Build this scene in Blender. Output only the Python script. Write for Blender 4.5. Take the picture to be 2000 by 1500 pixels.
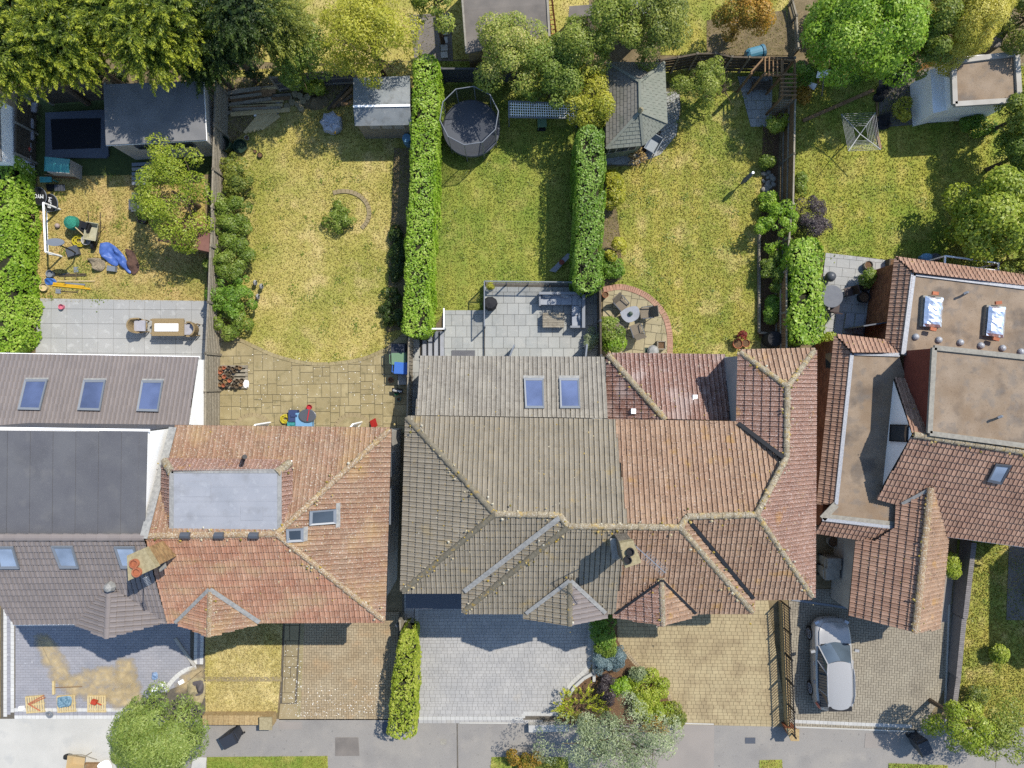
import bpy, math, random
import numpy as np
from mathutils import Vector, Matrix, Euler

# ---------------------------------------------------------------- camera, sky, sun, exposure
scene = bpy.context.scene
for _o in list(bpy.data.objects): bpy.data.objects.remove(_o, do_unlink=True)
S = 0.0245          # metres per photograph pixel at ground level
H = 34.0            # height of the drone camera above the ground
cam = bpy.data.cameras.new("camera"); camo = bpy.data.objects.new("camera", cam)
scene.collection.objects.link(camo)
cam.sensor_width = 36.0; cam.lens = 36.0 * (H / S) / 2000.0
cam.clip_start = 0.1; cam.clip_end = 2000.0
camo.location = (0, 0, H); camo.rotation_euler = (0, 0, 0)
scene.camera = camo
SUN = Vector((-0.551, -0.539, -1.0))
sun = bpy.data.lights.new("sun", 'SUN'); sun.energy = 4.3; sun.angle = math.radians(0.5); sun.color = (1.0, 0.945, 0.85)
suno = bpy.data.objects.new("sun", sun); scene.collection.objects.link(suno)
suno.rotation_euler = SUN.to_track_quat('-Z', 'Y').to_euler(); suno.location = (20, 20, 40)
world = bpy.data.worlds.new("World"); scene.world = world; world.use_nodes = True
wn = world.node_tree; wn.nodes.clear()
_sky = wn.nodes.new('ShaderNodeTexSky'); _sky.sky_type = 'NISHITA'; _sky.sun_disc = False; _sky.ozone_density = 3.5; _sky.air_density = 1.2; _sky.dust_density = 0.5
_sky.sun_elevation = math.radians(52.4); _sky.sun_rotation = math.radians(45.6)
_bg = wn.nodes.new('ShaderNodeBackground'); _bg.inputs[1].default_value = 0.145
_wo = wn.nodes.new('ShaderNodeOutputWorld')
wn.links.new(_sky.outputs[0], _bg.inputs[0]); wn.links.new(_bg.outputs[0], _wo.inputs[0])
scene.view_settings.view_transform = 'Standard'; scene.view_settings.look = 'None'
scene.view_settings.exposure = 0.70; scene.view_settings.gamma = 1.0
try: scene.view_settings.use_curve_mapping = False
except Exception: pass
scene.cycles.use_denoising = False
scene.cycles.max_bounces = 6; scene.cycles.transparent_max_bounces = 12

# ---------------------------------------------------------------- helpers
RND = random.Random(7)
COL = scene.collection
def P(px, py, z=0.0):
    k = (1 - z / H) * S
    return Vector(((px - 1000) * k, -(py - 750) * k, z))
def plane3(a, b, c):
    n = (b - a).cross(c - a).normalized()
    if n.z < 0: n = -n
    return n, n.dot(a)
def onplane(px, py, pl):
    n, d = pl
    A = Vector(((px - 1000) * S, -(py - 750) * S, 0)); B = Vector((-A.x / H, -A.y / H, 1))
    return A + B * ((d - n.dot(A)) / n.dot(B))
class MB:
    def __init__(s): s.v = []; s.f = []
    def add(s, vs, fs):
        o = len(s.v); s.v.extend([tuple(x) for x in vs]); s.f.extend([tuple(i + o for i in f) for f in fs]); return s
    def poly(s, pts): return s.add(pts, [tuple(range(len(pts)))])
    def prism(s, pts, z0, z1):
        n = len(pts); p = [Vector((q[0], q[1])) for q in pts]
        if sum(p[i].x * p[(i + 1) % n].y - p[(i + 1) % n].x * p[i].y for i in range(n)) < 0: p.reverse()
        vs = [(q.x, q.y, z0) for q in p] + [(q.x, q.y, z1) for q in p]
        fs = [tuple(range(n - 1, -1, -1)), tuple(range(n, 2 * n))] + [(i, (i + 1) % n, n + (i + 1) % n, n + i) for i in range(n)]
        return s.add(vs, fs)
    def box(s, c, sz, rz=0.0, rx=0.0, ry=0.0):
        R = Euler((rx, ry, rz)).to_matrix(); c = Vector(c); h = Vector(sz) / 2
        vs = [c + R @ Vector((x * h.x, y * h.y, z * h.z)) for z in (-1, 1) for x, y in ((-1, -1), (1, -1), (1, 1), (-1, 1))]
        return s.add(vs, [(3, 2, 1, 0), (4, 5, 6, 7), (0, 1, 5, 4), (1, 2, 6, 5), (2, 3, 7, 6), (3, 0, 4, 7)])
    def bar(s, a, b, w, h, up=Vector((0, 0, 1))):
        a, b = Vector(a), Vector(b); d = (b - a).normalized()
        r = d.cross(up)
        if r.length < 1e-4: r = Vector((1, 0, 0))
        r.normalize(); u = r.cross(d).normalized()
        vs = [p + r * (x * w / 2) + u * (y * h / 2) for p in (a, b) for x, y in ((-1, -1), (1, -1), (1, 1), (-1, 1))]
        return s.add(vs, [(0, 1, 2, 3), (7, 6, 5, 4), (0, 4, 5, 1), (1, 5, 6, 2), (2, 6, 7, 3), (3, 7, 4, 0)])
    def tube(s, pts, r, n=6, cap=True):
        pts = [Vector(p) for p in pts]; rs = r if isinstance(r, (list, tuple)) else [r] * len(pts)
        vs = []; fs = []; ref = None
        for i, p in enumerate(pts):
            d = (pts[min(i + 1, len(pts) - 1)] - pts[max(i - 1, 0)]).normalized()
            if ref is None: ref = Vector((0, 0, 1)) if abs(d.z) < 0.9 else Vector((1, 0, 0))
            a = d.cross(ref).normalized(); b = a.cross(d).normalized(); ref = b if abs(b.dot(d)) < .9 else ref
            for k in range(n):
                t = 2 * math.pi * k / n; vs.append(p + (a * math.cos(t) + b * math.sin(t)) * rs[i])
        for i in range(len(pts) - 1):
            for k in range(n):
                k2 = (k + 1) % n; fs.append((i * n + k, i * n + k2, (i + 1) * n + k2, (i + 1) * n + k))
        if cap: fs.append(tuple(range(n - 1, -1, -1))); m = (len(pts) - 1) * n; fs.append(tuple(range(m, m + n)))
        return s.add(vs, fs)
    def lathe(s, c, prof, n=16, sx=1.0, sy=1.0, R=None):
        c = Vector(c); vs = []; fs = []
        for r, z in prof:
            for k in range(n):
                t = 2 * math.pi * k / n; q = Vector((r * sx * math.cos(t), r * sy * math.sin(t), z))
                vs.append(c + (R @ q if R else q))
        for i in range(len(prof) - 1):
            for k in range(n):
                k2 = (k + 1) % n; fs.append((i * n + k, i * n + k2, (i + 1) * n + k2, (i + 1) * n + k))
        if prof[0][0] > 1e-4: fs.append(tuple(range(n - 1, -1, -1)))
        if prof[-1][0] > 1e-4: m = (len(prof) - 1) * n; fs.append(tuple(range(m, m + n)))
        return s.add(vs, fs)
    def sheet(s, pxs, z): return s.poly(ccw([P(a, b, 0).xy for a, b in pxs], z))
    def xf(s, M):
        s.v = [tuple(M @ Vector(v)) for v in s.v]; return s
def ccw(p2, z):
    n = len(p2)
    if sum(p2[i].x * p2[(i + 1) % n].y - p2[(i + 1) % n].x * p2[i].y for i in range(n)) < 0: p2 = p2[::-1]
    return [(q.x, q.y, z) for q in p2]
def mesh_of(name, mb, mat, smooth=False):
    me = bpy.data.meshes.new(name); me.from_pydata(mb.v, [], mb.f)
    if mat: me.materials.append(mat)
    if smooth: me.polygons.foreach_set('use_smooth', [True] * len(me.polygons))
    me.update(); return me
LOC = {}
def attach(o, parent):
    COL.objects.link(o)
    if parent is not None:
        o.parent = parent
        if parent in LOC: o.matrix_parent_inverse = Matrix.Translation(-LOC[parent])
    return o
def put(name, mb, mat, parent=None, smooth=False, label=None):
    o = bpy.data.objects.new(name, mesh_of(name, mb, mat, smooth)); attach(o, parent)
    if label: o['label'] = label
    return o
def tag(o, label, cat, group=None):
    o['label'] = label; o['category'] = cat
    if group: o['group'] = group
    return o
def thing(name, label, cat, loc=(0, 0, 0), group=None):
    o = bpy.data.objects.new(name, None); COL.objects.link(o); o.empty_display_size = .2
    o.location = loc; LOC[o] = Vector(loc); return tag(o, label, cat, group)
def solo(name, mb, mat, label, cat, group=None, smooth=False):
    vs = np.array(mb.v); c = Vector(((vs[:, 0].min() + vs[:, 0].max()) / 2, (vs[:, 1].min() + vs[:, 1].max()) / 2, vs[:, 2].min()))
    mb.v = [tuple(Vector(v) - c) for v in mb.v]
    o = put(name, mb, mat, None, smooth); o.location = c; return tag(o, label, cat, group)
def struct(name, mb, mat):
    o = put(name, mb, mat); o['kind'] = 'structure'; return o
def place(parts, name, label, cat, loc, rz=0, group=None, scale=1):
    """a thing from (part name, MB in local coordinates, material) rows"""
    t = bpy.data.objects.new(name, None); COL.objects.link(t); t.location = loc; t.rotation_euler = (0, 0, rz); t.scale = (scale,) * 3
    t.empty_display_size = .2; tag(t, label, cat, group); made = {}
    for row in parts:
        n, mb, m = row[:3]; par = made[row[3]] if len(row) > 3 and row[3] else t
        o = bpy.data.objects.new(n, mesh_of(n, mb, m) if isinstance(mb, MB) else mb); COL.objects.link(o); o.parent = par
        made.setdefault(n, o)
    return t
def copy_thing(t, label, loc, rz):
    c = t.copy(); COL.objects.link(c); c.location = loc; c.rotation_euler = (0, 0, rz); c['label'] = label
    for ch in t.children:
        d = ch.copy(); COL.objects.link(d); d.parent = c
        for g in ch.children:
            e = g.copy(); COL.objects.link(e); e.parent = d
    return c

# ---------------------------------------------------------------- materials
def lin(c): return tuple((x / 255 / 12.92 if x / 255 <= .04045 else ((x / 255 + .055) / 1.055) ** 2.4) for x in c)
GAIN = 1.95
def C(r, g, b, k=1.0): return tuple(min(.82, x / GAIN * k) for x in lin((r, g, b)))
def mat(name, c1, c2=None, scale=3.0, rough=.8, layers=(), bump=0, bscale=40, rand=0.0, metal=0.0, tone=None, spec=.3, detail=3.0, trans=0, fade=False, stripes=None):
    """procedural material: two colours mixed by noise, extra layers (colour, scale, lo, hi, strength), per-object variation"""
    m = bpy.data.materials.new(name); m.use_nodes = True; nt = m.node_tree; N = nt.nodes; L = nt.links
    bs = N['Principled BSDF']; bs.inputs['Roughness'].default_value = rough; bs.inputs['Metallic'].default_value = metal
    bs.inputs['Specular IOR Level'].default_value = spec
    geo = N.new('ShaderNodeNewGeometry')
    def noise(sc, det=detail):
        t = N.new('ShaderNodeTexNoise'); t.inputs['Scale'].default_value = sc; t.inputs['Detail'].default_value = det
        L.new(geo.outputs['Position'], t.inputs['Vector']); return t.outputs['Fac']
    def ramp(src, lo, hi):
        r = N.new('ShaderNodeMapRange'); r.inputs[1].default_value = lo; r.inputs[2].default_value = hi; L.new(src, r.inputs[0]); return r.outputs[0]
    def mixc(f, a, b):
        x = N.new('ShaderNodeMix'); x.data_type = 'RGBA'
        if isinstance(f, float): x.inputs[0].default_value = f
        else: L.new(f, x.inputs[0])
        for k, q in ((6, a), (7, b)):
            if isinstance(q, tuple): x.inputs[k].default_value = (*q, 1)
            else: L.new(q, x.inputs[k])
        return x.outputs[2]
    col = c1
    if c2 is not None: col = mixc(ramp(noise(scale), .35, .65), c1, c2)
    if tone:   # per-piece tone attribute (stuff meshes) or per-object random
        at = N.new('ShaderNodeAttribute'); at.attribute_name = 'tone'
        oi = N.new('ShaderNodeObjectInfo'); lt = N.new('ShaderNodeMath'); lt.operation = 'LESS_THAN'; lt.inputs[1].default_value = 0.0
        L.new(at.outputs['Fac'], lt.inputs[0]); mu = N.new('ShaderNodeMath'); mu.operation = 'MULTIPLY'
        L.new(lt.outputs[0], mu.inputs[0]); L.new(oi.outputs['Random'], mu.inputs[1])
        mx = N.new('ShaderNodeMath'); mx.operation = 'MAXIMUM'; L.new(mu.outputs[0], mx.inputs[0]); L.new(at.outputs['Fac'], mx.inputs[1])
        cr = N.new('ShaderNodeValToRGB'); L.new(mx.outputs[0], cr.inputs[0])
        el = cr.color_ramp.elements
        while len(el) < len(tone): el.new(.5)
        for i, (p, c) in enumerate(tone): el[i].position = p; el[i].color = (*c, 1)
        if c2 is not None or True:
            mm = N.new('ShaderNodeMix'); mm.data_type = 'RGBA'; mm.blend_type = 'MULTIPLY'; mm.inputs[0].default_value = 1.0
            if isinstance(col, tuple): mm.inputs[6].default_value = (*col, 1)
            else: L.new(col, mm.inputs[6])
            L.new(cr.outputs[0], mm.inputs[7]); col = mm.outputs[2]
    for lc, sc, lo, hi, st in layers:
        f = ramp(noise(sc, 4.0), lo, hi)
        g = N.new('ShaderNodeMath'); g.operation = 'MULTIPLY'; g.inputs[1].default_value = st; L.new(f, g.inputs[0])
        g.use_clamp = True; col = mixc(g.outputs[0], col, lc)
    if stripes:
        wv = N.new('ShaderNodeTexWave'); wv.bands_direction = 'X'; wv.inputs['Scale'].default_value = stripes[1]; wv.inputs['Distortion'].default_value = 2.5; wv.inputs['Detail Scale'].default_value = .6
        L.new(geo.outputs['Position'], wv.inputs['Vector']); g = N.new('ShaderNodeMath'); g.operation = 'MULTIPLY'; g.inputs[1].default_value = stripes[2]; L.new(wv.outputs['Fac'], g.inputs[0]); col = mixc(g.outputs[0], col, stripes[0])
    if rand:
        oi = N.new('ShaderNodeObjectInfo'); r = N.new('ShaderNodeMapRange'); r.inputs[3].default_value = 1 - rand; r.inputs[4].default_value = 1 + rand
        L.new(oi.outputs['Random'], r.inputs[0]); h = N.new('ShaderNodeHueSaturation'); L.new(r.outputs[0], h.inputs['Value'])
        if isinstance(col, tuple): h.inputs['Color'].default_value = (*col, 1)
        else: L.new(col, h.inputs['Color'])
        col = h.outputs[0]
    if isinstance(col, tuple): bs.inputs['Base Color'].default_value = (*col, 1)
    else: L.new(col, bs.inputs['Base Color'])
    if fade:
        at = N.new('ShaderNodeAttribute'); at.attribute_name = 'fade'; ad = N.new('ShaderNodeMath'); ad.operation = 'ADD'; L.new(at.outputs['Fac'], ad.inputs[0]); L.new(noise(2.6, 8.0), ad.inputs[1]); L.new(ramp(ad.outputs[0], .66, 1.30), bs.inputs['Alpha'])
    if bump:
        b = N.new('ShaderNodeBump'); b.inputs['Strength'].default_value = bump; b.inputs['Distance'].default_value = .03
        L.new(noise(bscale), b.inputs['Height']); L.new(b.outputs[0], bs.inputs['Normal'])
    if trans:
        td = N.new('ShaderNodeBsdfTranslucent'); ms = N.new('ShaderNodeMixShader'); ms.inputs[0].default_value = trans
        if isinstance(col, tuple): td.inputs[0].default_value = (*col, 1)
        else: L.new(col, td.inputs[0])
        L.new(bs.outputs[0], ms.inputs[1]); L.new(td.outputs[0], ms.inputs[2]); L.new(ms.outputs[0], N['Material Output'].inputs[0])
    return m
def glass(name, col, rough=.05, alpha=1.0):
    m = mat(name, col, tuple(min(1, x * 1.7) for x in col), .9, rough=rough, spec=.8, rand=.3)
    m.node_tree.nodes['Principled BSDF'].inputs['Alpha'].default_value = alpha
    return m
W1 = (1.0, 1.0, 1.0)
def tones(d, l, mid=None): return ((0.0, (d,) * 3), (1.0, (l,) * 3))
M = {}
def tilemat(name, a, b, layers, d=.72, l=1.18, rough=.85):
    d, l = 1 - (1 - d) * .55, 1 + (l - 1) * .55
    return mat(name, a, b, 1.3, rough, layers, bump=.25, bscale=60, tone=tones(d, l))
LICH = C(205, 165, 70)
M['tile_orange'] = tilemat('tile_orange', C(178, 144, 118), C(170, 130, 104), ((C(198, 176, 144), 14, .54, .66, .7), (C(228, 220, 206), 22, .61, .65, .85), (C(128, 96, 76), 9, .60, .68, .5), (C(204, 170, 116), .8, .54, .7, .45)))
M['tile_orange_front'] = tilemat('tile_orange_front', C(206, 160, 130), C(194, 140, 112), ((C(200, 176, 132), 1.2, .52, .68, .5), (C(228, 214, 196), 22, .61, .66, .75), (C(130, 92, 74), 7, .60, .68, .45)))  # redder copy, lightened in colour to make up for weak sun on front slopes
M['tile_grey'] = tilemat('tile_grey', C(164, 153, 134), C(152, 142, 124), ((C(204, 170, 84), 1.1, .62, .72, .35), (C(206, 170, 84), 24, .62, .67, .6), (C(212, 208, 198), 50, .60, .66, .6), (C(122, 114, 100), 3, .56, .7, .35)), .9, 1.07)
M['tile_ext'] = tilemat('tile_ext', C(158, 150, 138), C(172, 164, 150), ((C(200, 198, 188), 36, .54, .64, .7), (C(112, 104, 94), 5, .55, .7, .4)), .78, 1.16)
M['tile_brown'] = tilemat('tile_brown', C(188, 156, 129), C(175, 141, 115), ((C(84, 66, 56), 12, .60, .66, .75), (C(226, 212, 198), 22, .62, .66, .75), (C(208, 160, 84), 1.5, .60, .70, .45)), .76, 1.15)
M['tile_red'] = tilemat('tile_red', C(166, 127, 107), C(152, 112, 94), ((C(230, 212, 204), 36, .55, .62, .85), (C(206, 155, 86), 1.3, .62, .72, .5)), .75, 1.2)
M['tile_wet'] = tilemat('tile_wet', C(142, 100, 84), C(160, 118, 100), ((C(222, 206, 200), 26, .54, .64, .65), (C(215, 198, 190), 1.2, .52, .66, .4)), .75, 1.15, .5)  # pale specks paint sun glare into the tile colour
M['tile_new'] = tilemat('tile_new', C(154, 144, 140), C(146, 137, 134), ((C(176, 170, 166), 60, .66, .72, .5),), .90, 1.06)
M['tile_right'] = tilemat('tile_right', C(196, 157, 132), C(178, 138, 115), ((C(228, 216, 206), 44, .61, .67, .75), (C(90, 70, 60), 9, .62, .70, .5)), .72, 1.2)
M['bricks_red'] = mat('bricks_red', C(186, 122, 86), C(168, 104, 72), 3, .9, ((C(130, 90, 70), 2, .58, .72, .4),), tone=tones(.7, 1.25)); M['bricks_buff'] = mat('bricks_buff', C(186, 152, 106), C(164, 128, 88), 5, .9, ((C(150, 124, 92), 6, .56, .7, .5),), tone=tones(.7, 1.2)); M['bricks_grey'] = mat('bricks_grey', C(150, 140, 126), C(130, 120, 108), 5, .9, tone=tones(.75, 1.2))
M['moss'] = mat('moss', W1, rough=.95, tone=((0, C(120, 116, 60)), (.35, C(204, 172, 84)), (1, C(226, 220, 200)))); M['moss'].node_tree.nodes['Principled BSDF'].inputs['Specular IOR Level'].default_value = .1
M['underlay'] = mat('underlay', C(60, 52, 46), rough=.9)
M['ridge_pale'] = mat('ridge_pale', C(176, 162, 134), C(150, 134, 108), 9, .9, ((C(212, 176, 92), 4, .54, .66, .6), (C(230, 224, 210), 26, .55, .63, .7), (C(120, 106, 90), 16, .60, .68, .6)), bump=.4, rand=.08)
M['ridge_grey'] = mat('ridge_grey', C(142, 133, 114), C(126, 118, 100), 8, .9, ((C(205, 165, 60), 5, .58, .68, .6), (C(200, 190, 170), 34, .62, .68, .5)), bump=.4, rand=.08)
M['ridge_orange'] = mat('ridge_orange', C(184, 158, 122), C(164, 132, 102), 9, .9, ((C(230, 220, 200), 22, .52, .62, .8), (C(206, 172, 96), 4, .56, .66, .45), (C(130, 104, 84), 18, .60, .68, .5)), bump=.4, rand=.08)
M['ridge_new'] = mat('ridge_new', C(150, 140, 136), rough=.8, rand=.05, bump=.1)
M['render_white'] = mat('render_white', (.78, .78, .77), (.72, .72, .71), 2.0, .85, bump=.05)
M['render_grey'] = mat('render_grey', C(188, 186, 188), C(178, 176, 178), 2, .9)
M['render_cream'] = mat('render_cream', C(205, 200, 190), C(190, 184, 174), 1.5, .9)
M['upvc'] = mat('upvc', (.76, .76, .76), rough=.35)
M['lead'] = mat('lead', C(182, 180, 174), C(156, 155, 151), 8, .6, ((C(205, 204, 200), 20, .6, .7, .6),))
M['flash'] = mat('flash', C(196, 197, 200), C(170, 173, 180), 14, .5, metal=.15)
M['felt_dark'] = mat('felt_dark', C(114, 114, 117), C(104, 104, 109), .8, .9, ((C(134, 132, 130), 1.3, .55, .7, .4), (C(92, 92, 96), .9, .55, .7, .4), (C(160, 158, 154), 60, .62, .66, .6)), bump=.12, bscale=120, rand=.03)
M['felt_grey'] = mat('felt_grey', C(178, 180, 186), C(166, 169, 176), 1.0, .75, ((C(146, 146, 148), 1.6, .54, .70, .45), (C(196, 198, 202), 4, .56, .7, .4), (C(120, 116, 108), 30, .66, .70, .5)), rand=.02)
M['felt_brown'] = mat('felt_brown', C(176, 156, 134), C(160, 140, 118), 1.5, .95, ((C(88, 84, 82), .9, .54, .66, .55), (C(148, 122, 94), .5, .48, .64, .55), (C(136, 128, 120), 2.4, .54, .66, .5), (C(120, 100, 82), 14, .60, .70, .5), (C(205, 190, 170), 30, .64, .7, .4)), bump=.35, bscale=60)
M['felt_shed'] = mat('felt_shed', C(148, 147, 147), C(132, 132, 133), 1.3, .85, ((C(150, 150, 150), 40, .7, .74, .5),), bump=.1)
M['felt_weather'] = mat('felt_weather', C(140, 132, 124), C(122, 116, 110), 1.2, .95, ((C(140, 132, 124), 5, .58, .72, .5), (C(160, 150, 140), 50, .68, .72, .5)), bump=.2, rand=.10)
M['brick_red'] = mat('brick_red', C(176, 112, 78), C(156, 92, 62), 30, .9, ((C(120, 84, 66), 3, .6, .75, .4),), bump=.3, rand=.12)
M['brick_buff'] = mat('brick_buff', C(206, 180, 130), C(180, 150, 104), 12, .9, ((C(150, 130, 100), 4, .6, .72, .5), (C(226, 214, 184), 24, .62, .7, .5)), bump=.3, rand=.12)
M['brick_grey'] = mat('brick_grey', C(150, 144, 140), C(134, 128, 126), 10, .9, rand=.12, bump=.2)
M['red_paint'] = mat('red_paint', C(150, 78, 62), C(138, 70, 56), 4, .8)
M['frame_grey'] = mat('frame_grey', C(140, 146, 154), rough=.45, spec=.4)
M['frame_dark'] = mat('frame_dark', C(96, 100, 108), rough=.4)
M['black'] = mat('black', C(34, 34, 36), rough=.5)
M['black_soft'] = mat('black_soft', C(44, 44, 47), C(36, 36, 39), 6, .8)
M['pane'] = glass('pane', (.05, .065, .12), .03)
M['pane_sky'] = glass('pane_sky', C(176, 192, 214, .6), .06)  # pale sky reflection painted into the glass colour
M['pane_dark'] = glass('pane_dark', (.02, .025, .03), .04)
M['white'] = mat('white', (.76, .76, .75), rough=.5)
M['terracotta'] = mat('terracotta', C(205, 128, 92), C(186, 110, 78), 8, .85, rand=.12)
M['gutter'] = mat('gutter', C(40, 40, 42), rough=.5)
M['mortar'] = mat('mortar', C(192, 178, 140), C(170, 156, 120), 9, .95, ((C(150, 140, 110), 20, .6, .7, .5),), bump=.4)
# ground
def lawn_layers(dry, green): return ((green, .35, .44, .64, .75), (dry, .9, .52, .70, .65), (green, 3.0, .54, .70, .35), (dry, 7, .56, .70, .35), (C(84, 96, 36), 13, .64, .70, .4))
def lawnmat(n, g, t, dry, green, sc=.55):
    return mat(n, g, t, sc, .95, lawn_layers(dry, green), bump=.6, bscale=70, stripes=(green, .32, .35) if n in ('lawn_c', 'lawn_d', 'lawn_e') else None)
LK = 1.38
def CL(r, g, b): return C(r, g, b, LK)
LAWN = {'b': (CL(188, 174, 102), CL(176, 164, 86), CL(212, 190, 132), CL(144, 148, 62)), 'c': (CL(146, 152, 62), CL(158, 158, 72), CL(186, 174, 98), CL(108, 134, 48)), 'd': (CL(172, 160, 76), CL(162, 156, 70), CL(218, 194, 130), CL(126, 140, 56)), 'e': (CL(160, 158, 64), CL(172, 164, 78), CL(196, 180, 104), CL(108, 136, 42)), 'a': (CL(190, 166, 104), CL(178, 158, 92), CL(206, 176, 122), CL(140, 144, 64)), 'dry': (CL(194, 178, 122), CL(186, 170, 110), CL(228, 210, 150), CL(176, 164, 80))}
for _k, (_g, _t, _d, _gr) in LAWN.items(): M['lawn_' + _k] = lawnmat('lawn_' + _k, _g, _t, _d, _gr)
M['turf'] = mat('turf', C(84, 98, 50), C(74, 88, 46), 4, .95, bump=.4, bscale=60)
M['soil'] = mat('soil', C(154, 136, 104), C(126, 112, 82), 2.2, .98, ((C(176, 150, 110), 12, .56, .7, .6), (C(86, 72, 52), 18, .58, .68, .6)), bump=.8, bscale=30)
M['mulch'] = mat('mulch', C(136, 104, 76), C(108, 84, 62), 14, .98, ((C(186, 150, 108), 34, .56, .66, .6), (C(70, 48, 34), 24, .56, .68, .6)), bump=1, bscale=40)
M['tarmac'] = mat('tarmac', C(170, 164, 155), C(160, 155, 149), .5, .95, ((C(184, 176, 164), 1.2, .52, .7, .5), (C(136, 132, 128), .7, .56, .72, .4), (C(120, 118, 116), 50, .58, .66, .45), (C(206, 202, 196), 70, .60, .66, .5), (C(104, 102, 100), 6, .66, .72, .5)), bump=.15, bscale=120)
M['tarmac_warm'] = mat('tarmac_warm', C(172, 163, 154), C(164, 156, 148), .8, .95, ((C(140, 134, 128), 60, .6, .7, .4),), bump=.15, bscale=120)
M['concrete'] = mat('concrete', C(222, 218, 208), C(208, 205, 196), .6, .95, ((C(190, 190, 186), 1.1, .55, .72, .6), (C(232, 222, 190), .8, .62, .74, .4)), bump=.1)
M['joint'] = mat('joint', C(120, 112, 100), C(104, 98, 88), 8, .98)
M['joint_dark'] = mat('joint_dark', C(128, 120, 100), C(108, 104, 82), 3, .98); M['brick_edge'] = mat('brick_edge', C(204, 160, 136), C(186, 142, 118), 12, .9, rand=.10)
def pav(n, a, b, layers=(), r=.07): return mat(n, a, b, 1.0, .9, layers, bump=.12, bscale=60, tone=tones(1 - r, 1 + r))
M['slab_grey'] = pav('slab_grey', C(190, 189, 185), C(182, 182, 179), ((C(212, 212, 208), 3.0, .58, .66, .5),), .03)
M['slab_deck'] = pav('slab_deck', C(188, 188, 182), C(176, 178, 174), ((C(200, 198, 190), 5, .56, .7, .5), (C(150, 152, 150), 2, .6, .75, .45)), .06)
M['flag'] = pav('flag', C(182, 166, 124), C(170, 154, 112), ((C(202, 186, 142), 2.2, .53, .68, .5), (C(128, 120, 84), 3.0, .56, .70, .5), (C(238, 234, 220), 40, .65, .69, .6)), .06)
M['flag_d'] = pav('flag_d', C(194, 180, 144), C(178, 166, 132), ((C(160, 150, 118), 3, .58, .72, .5), (C(214, 202, 164), 5, .6, .72, .4)), .09)
M['block_c'] = pav('block_c', C(196, 193, 188), C(184, 182, 179), ((C(206, 194, 172), .9, .62, .76, .4), (C(216, 214, 210), 40, .62, .7, .5)), .06)
M['block_c_edge'] = pav('block_c_edge', C(214, 212, 206), C(206, 204, 198), (), .04)
M['block_d'] = pav('block_d', C(198, 180, 140), C(184, 164, 126), ((C(162, 144, 112), 1.0, .52, .68, .5), (C(150, 128, 100), 4, .58, .7, .35)), .07)
M['block_b'] = pav('block_b', C(192, 174, 142), C(180, 158, 124), ((C(206, 170, 126), 1.3, .56, .7, .5), (C(228, 220, 200), 55, .66, .71, .8), (C(112, 104, 86), 1.5, .64, .76, .5)), .10)
M['block_e'] = pav('block_e', C(176, 166, 146), C(164, 154, 136), ((C(190, 182, 162), 1.2, .56, .72, .5), (C(130, 122, 108), 1.0, .6, .75, .4)), .08)
M['block_a'] = pav('block_a', C(178, 176, 180), C(166, 166, 172), ((C(232, 232, 230), 9, .68, .72, .7),), .05)
M['block_white'] = pav('block_white', C(236, 234, 228), C(226, 224, 218), (), .03)
M['sand'] = mat('sand', C(222, 198, 152), C(212, 188, 144), 3, .95, ((C(196, 184, 164), 5, .52, .66, .6),), bump=.2, fade=True)
M['slab_path'] = pav('slab_path', C(178, 160, 122), C(164, 148, 112), ((C(236, 228, 206), 60, .65, .70, .85),), .06)
# wood, fabric, misc
M['wood_grey'] = mat('wood_grey', C(176, 166, 146), C(150, 140, 122), 9, .9, ((C(200, 192, 172), 30, .58, .68, .5),), bump=.2, rand=.12)
M['wood_dark'] = mat('wood_dark', C(112, 100, 84), C(92, 82, 70), 8, .9, bump=.2, rand=.12)
M['wood_brown'] = mat('wood_brown', C(168, 134, 96), C(146, 114, 80), 7, .9, bump=.2, rand=.10)
M['wood_new'] = mat('wood_new', C(234, 212, 160), C(222, 196, 140), 8, .85, rand=.06)
M['wood_slate'] = mat('wood_slate', C(104, 104, 106), C(92, 92, 95), 7, .9, rand=.08)
M['conc_post'] = mat('conc_post', C(178, 172, 158), C(160, 154, 142), 9, .95, bump=.2)
M['bark'] = mat('bark', C(128, 110, 88), C(98, 84, 66), 14, .95, bump=.6, bscale=30)
M['hedge_core'] = mat('hedge_core', C(62, 60, 38), C(48, 50, 30), 6, .95)
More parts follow.
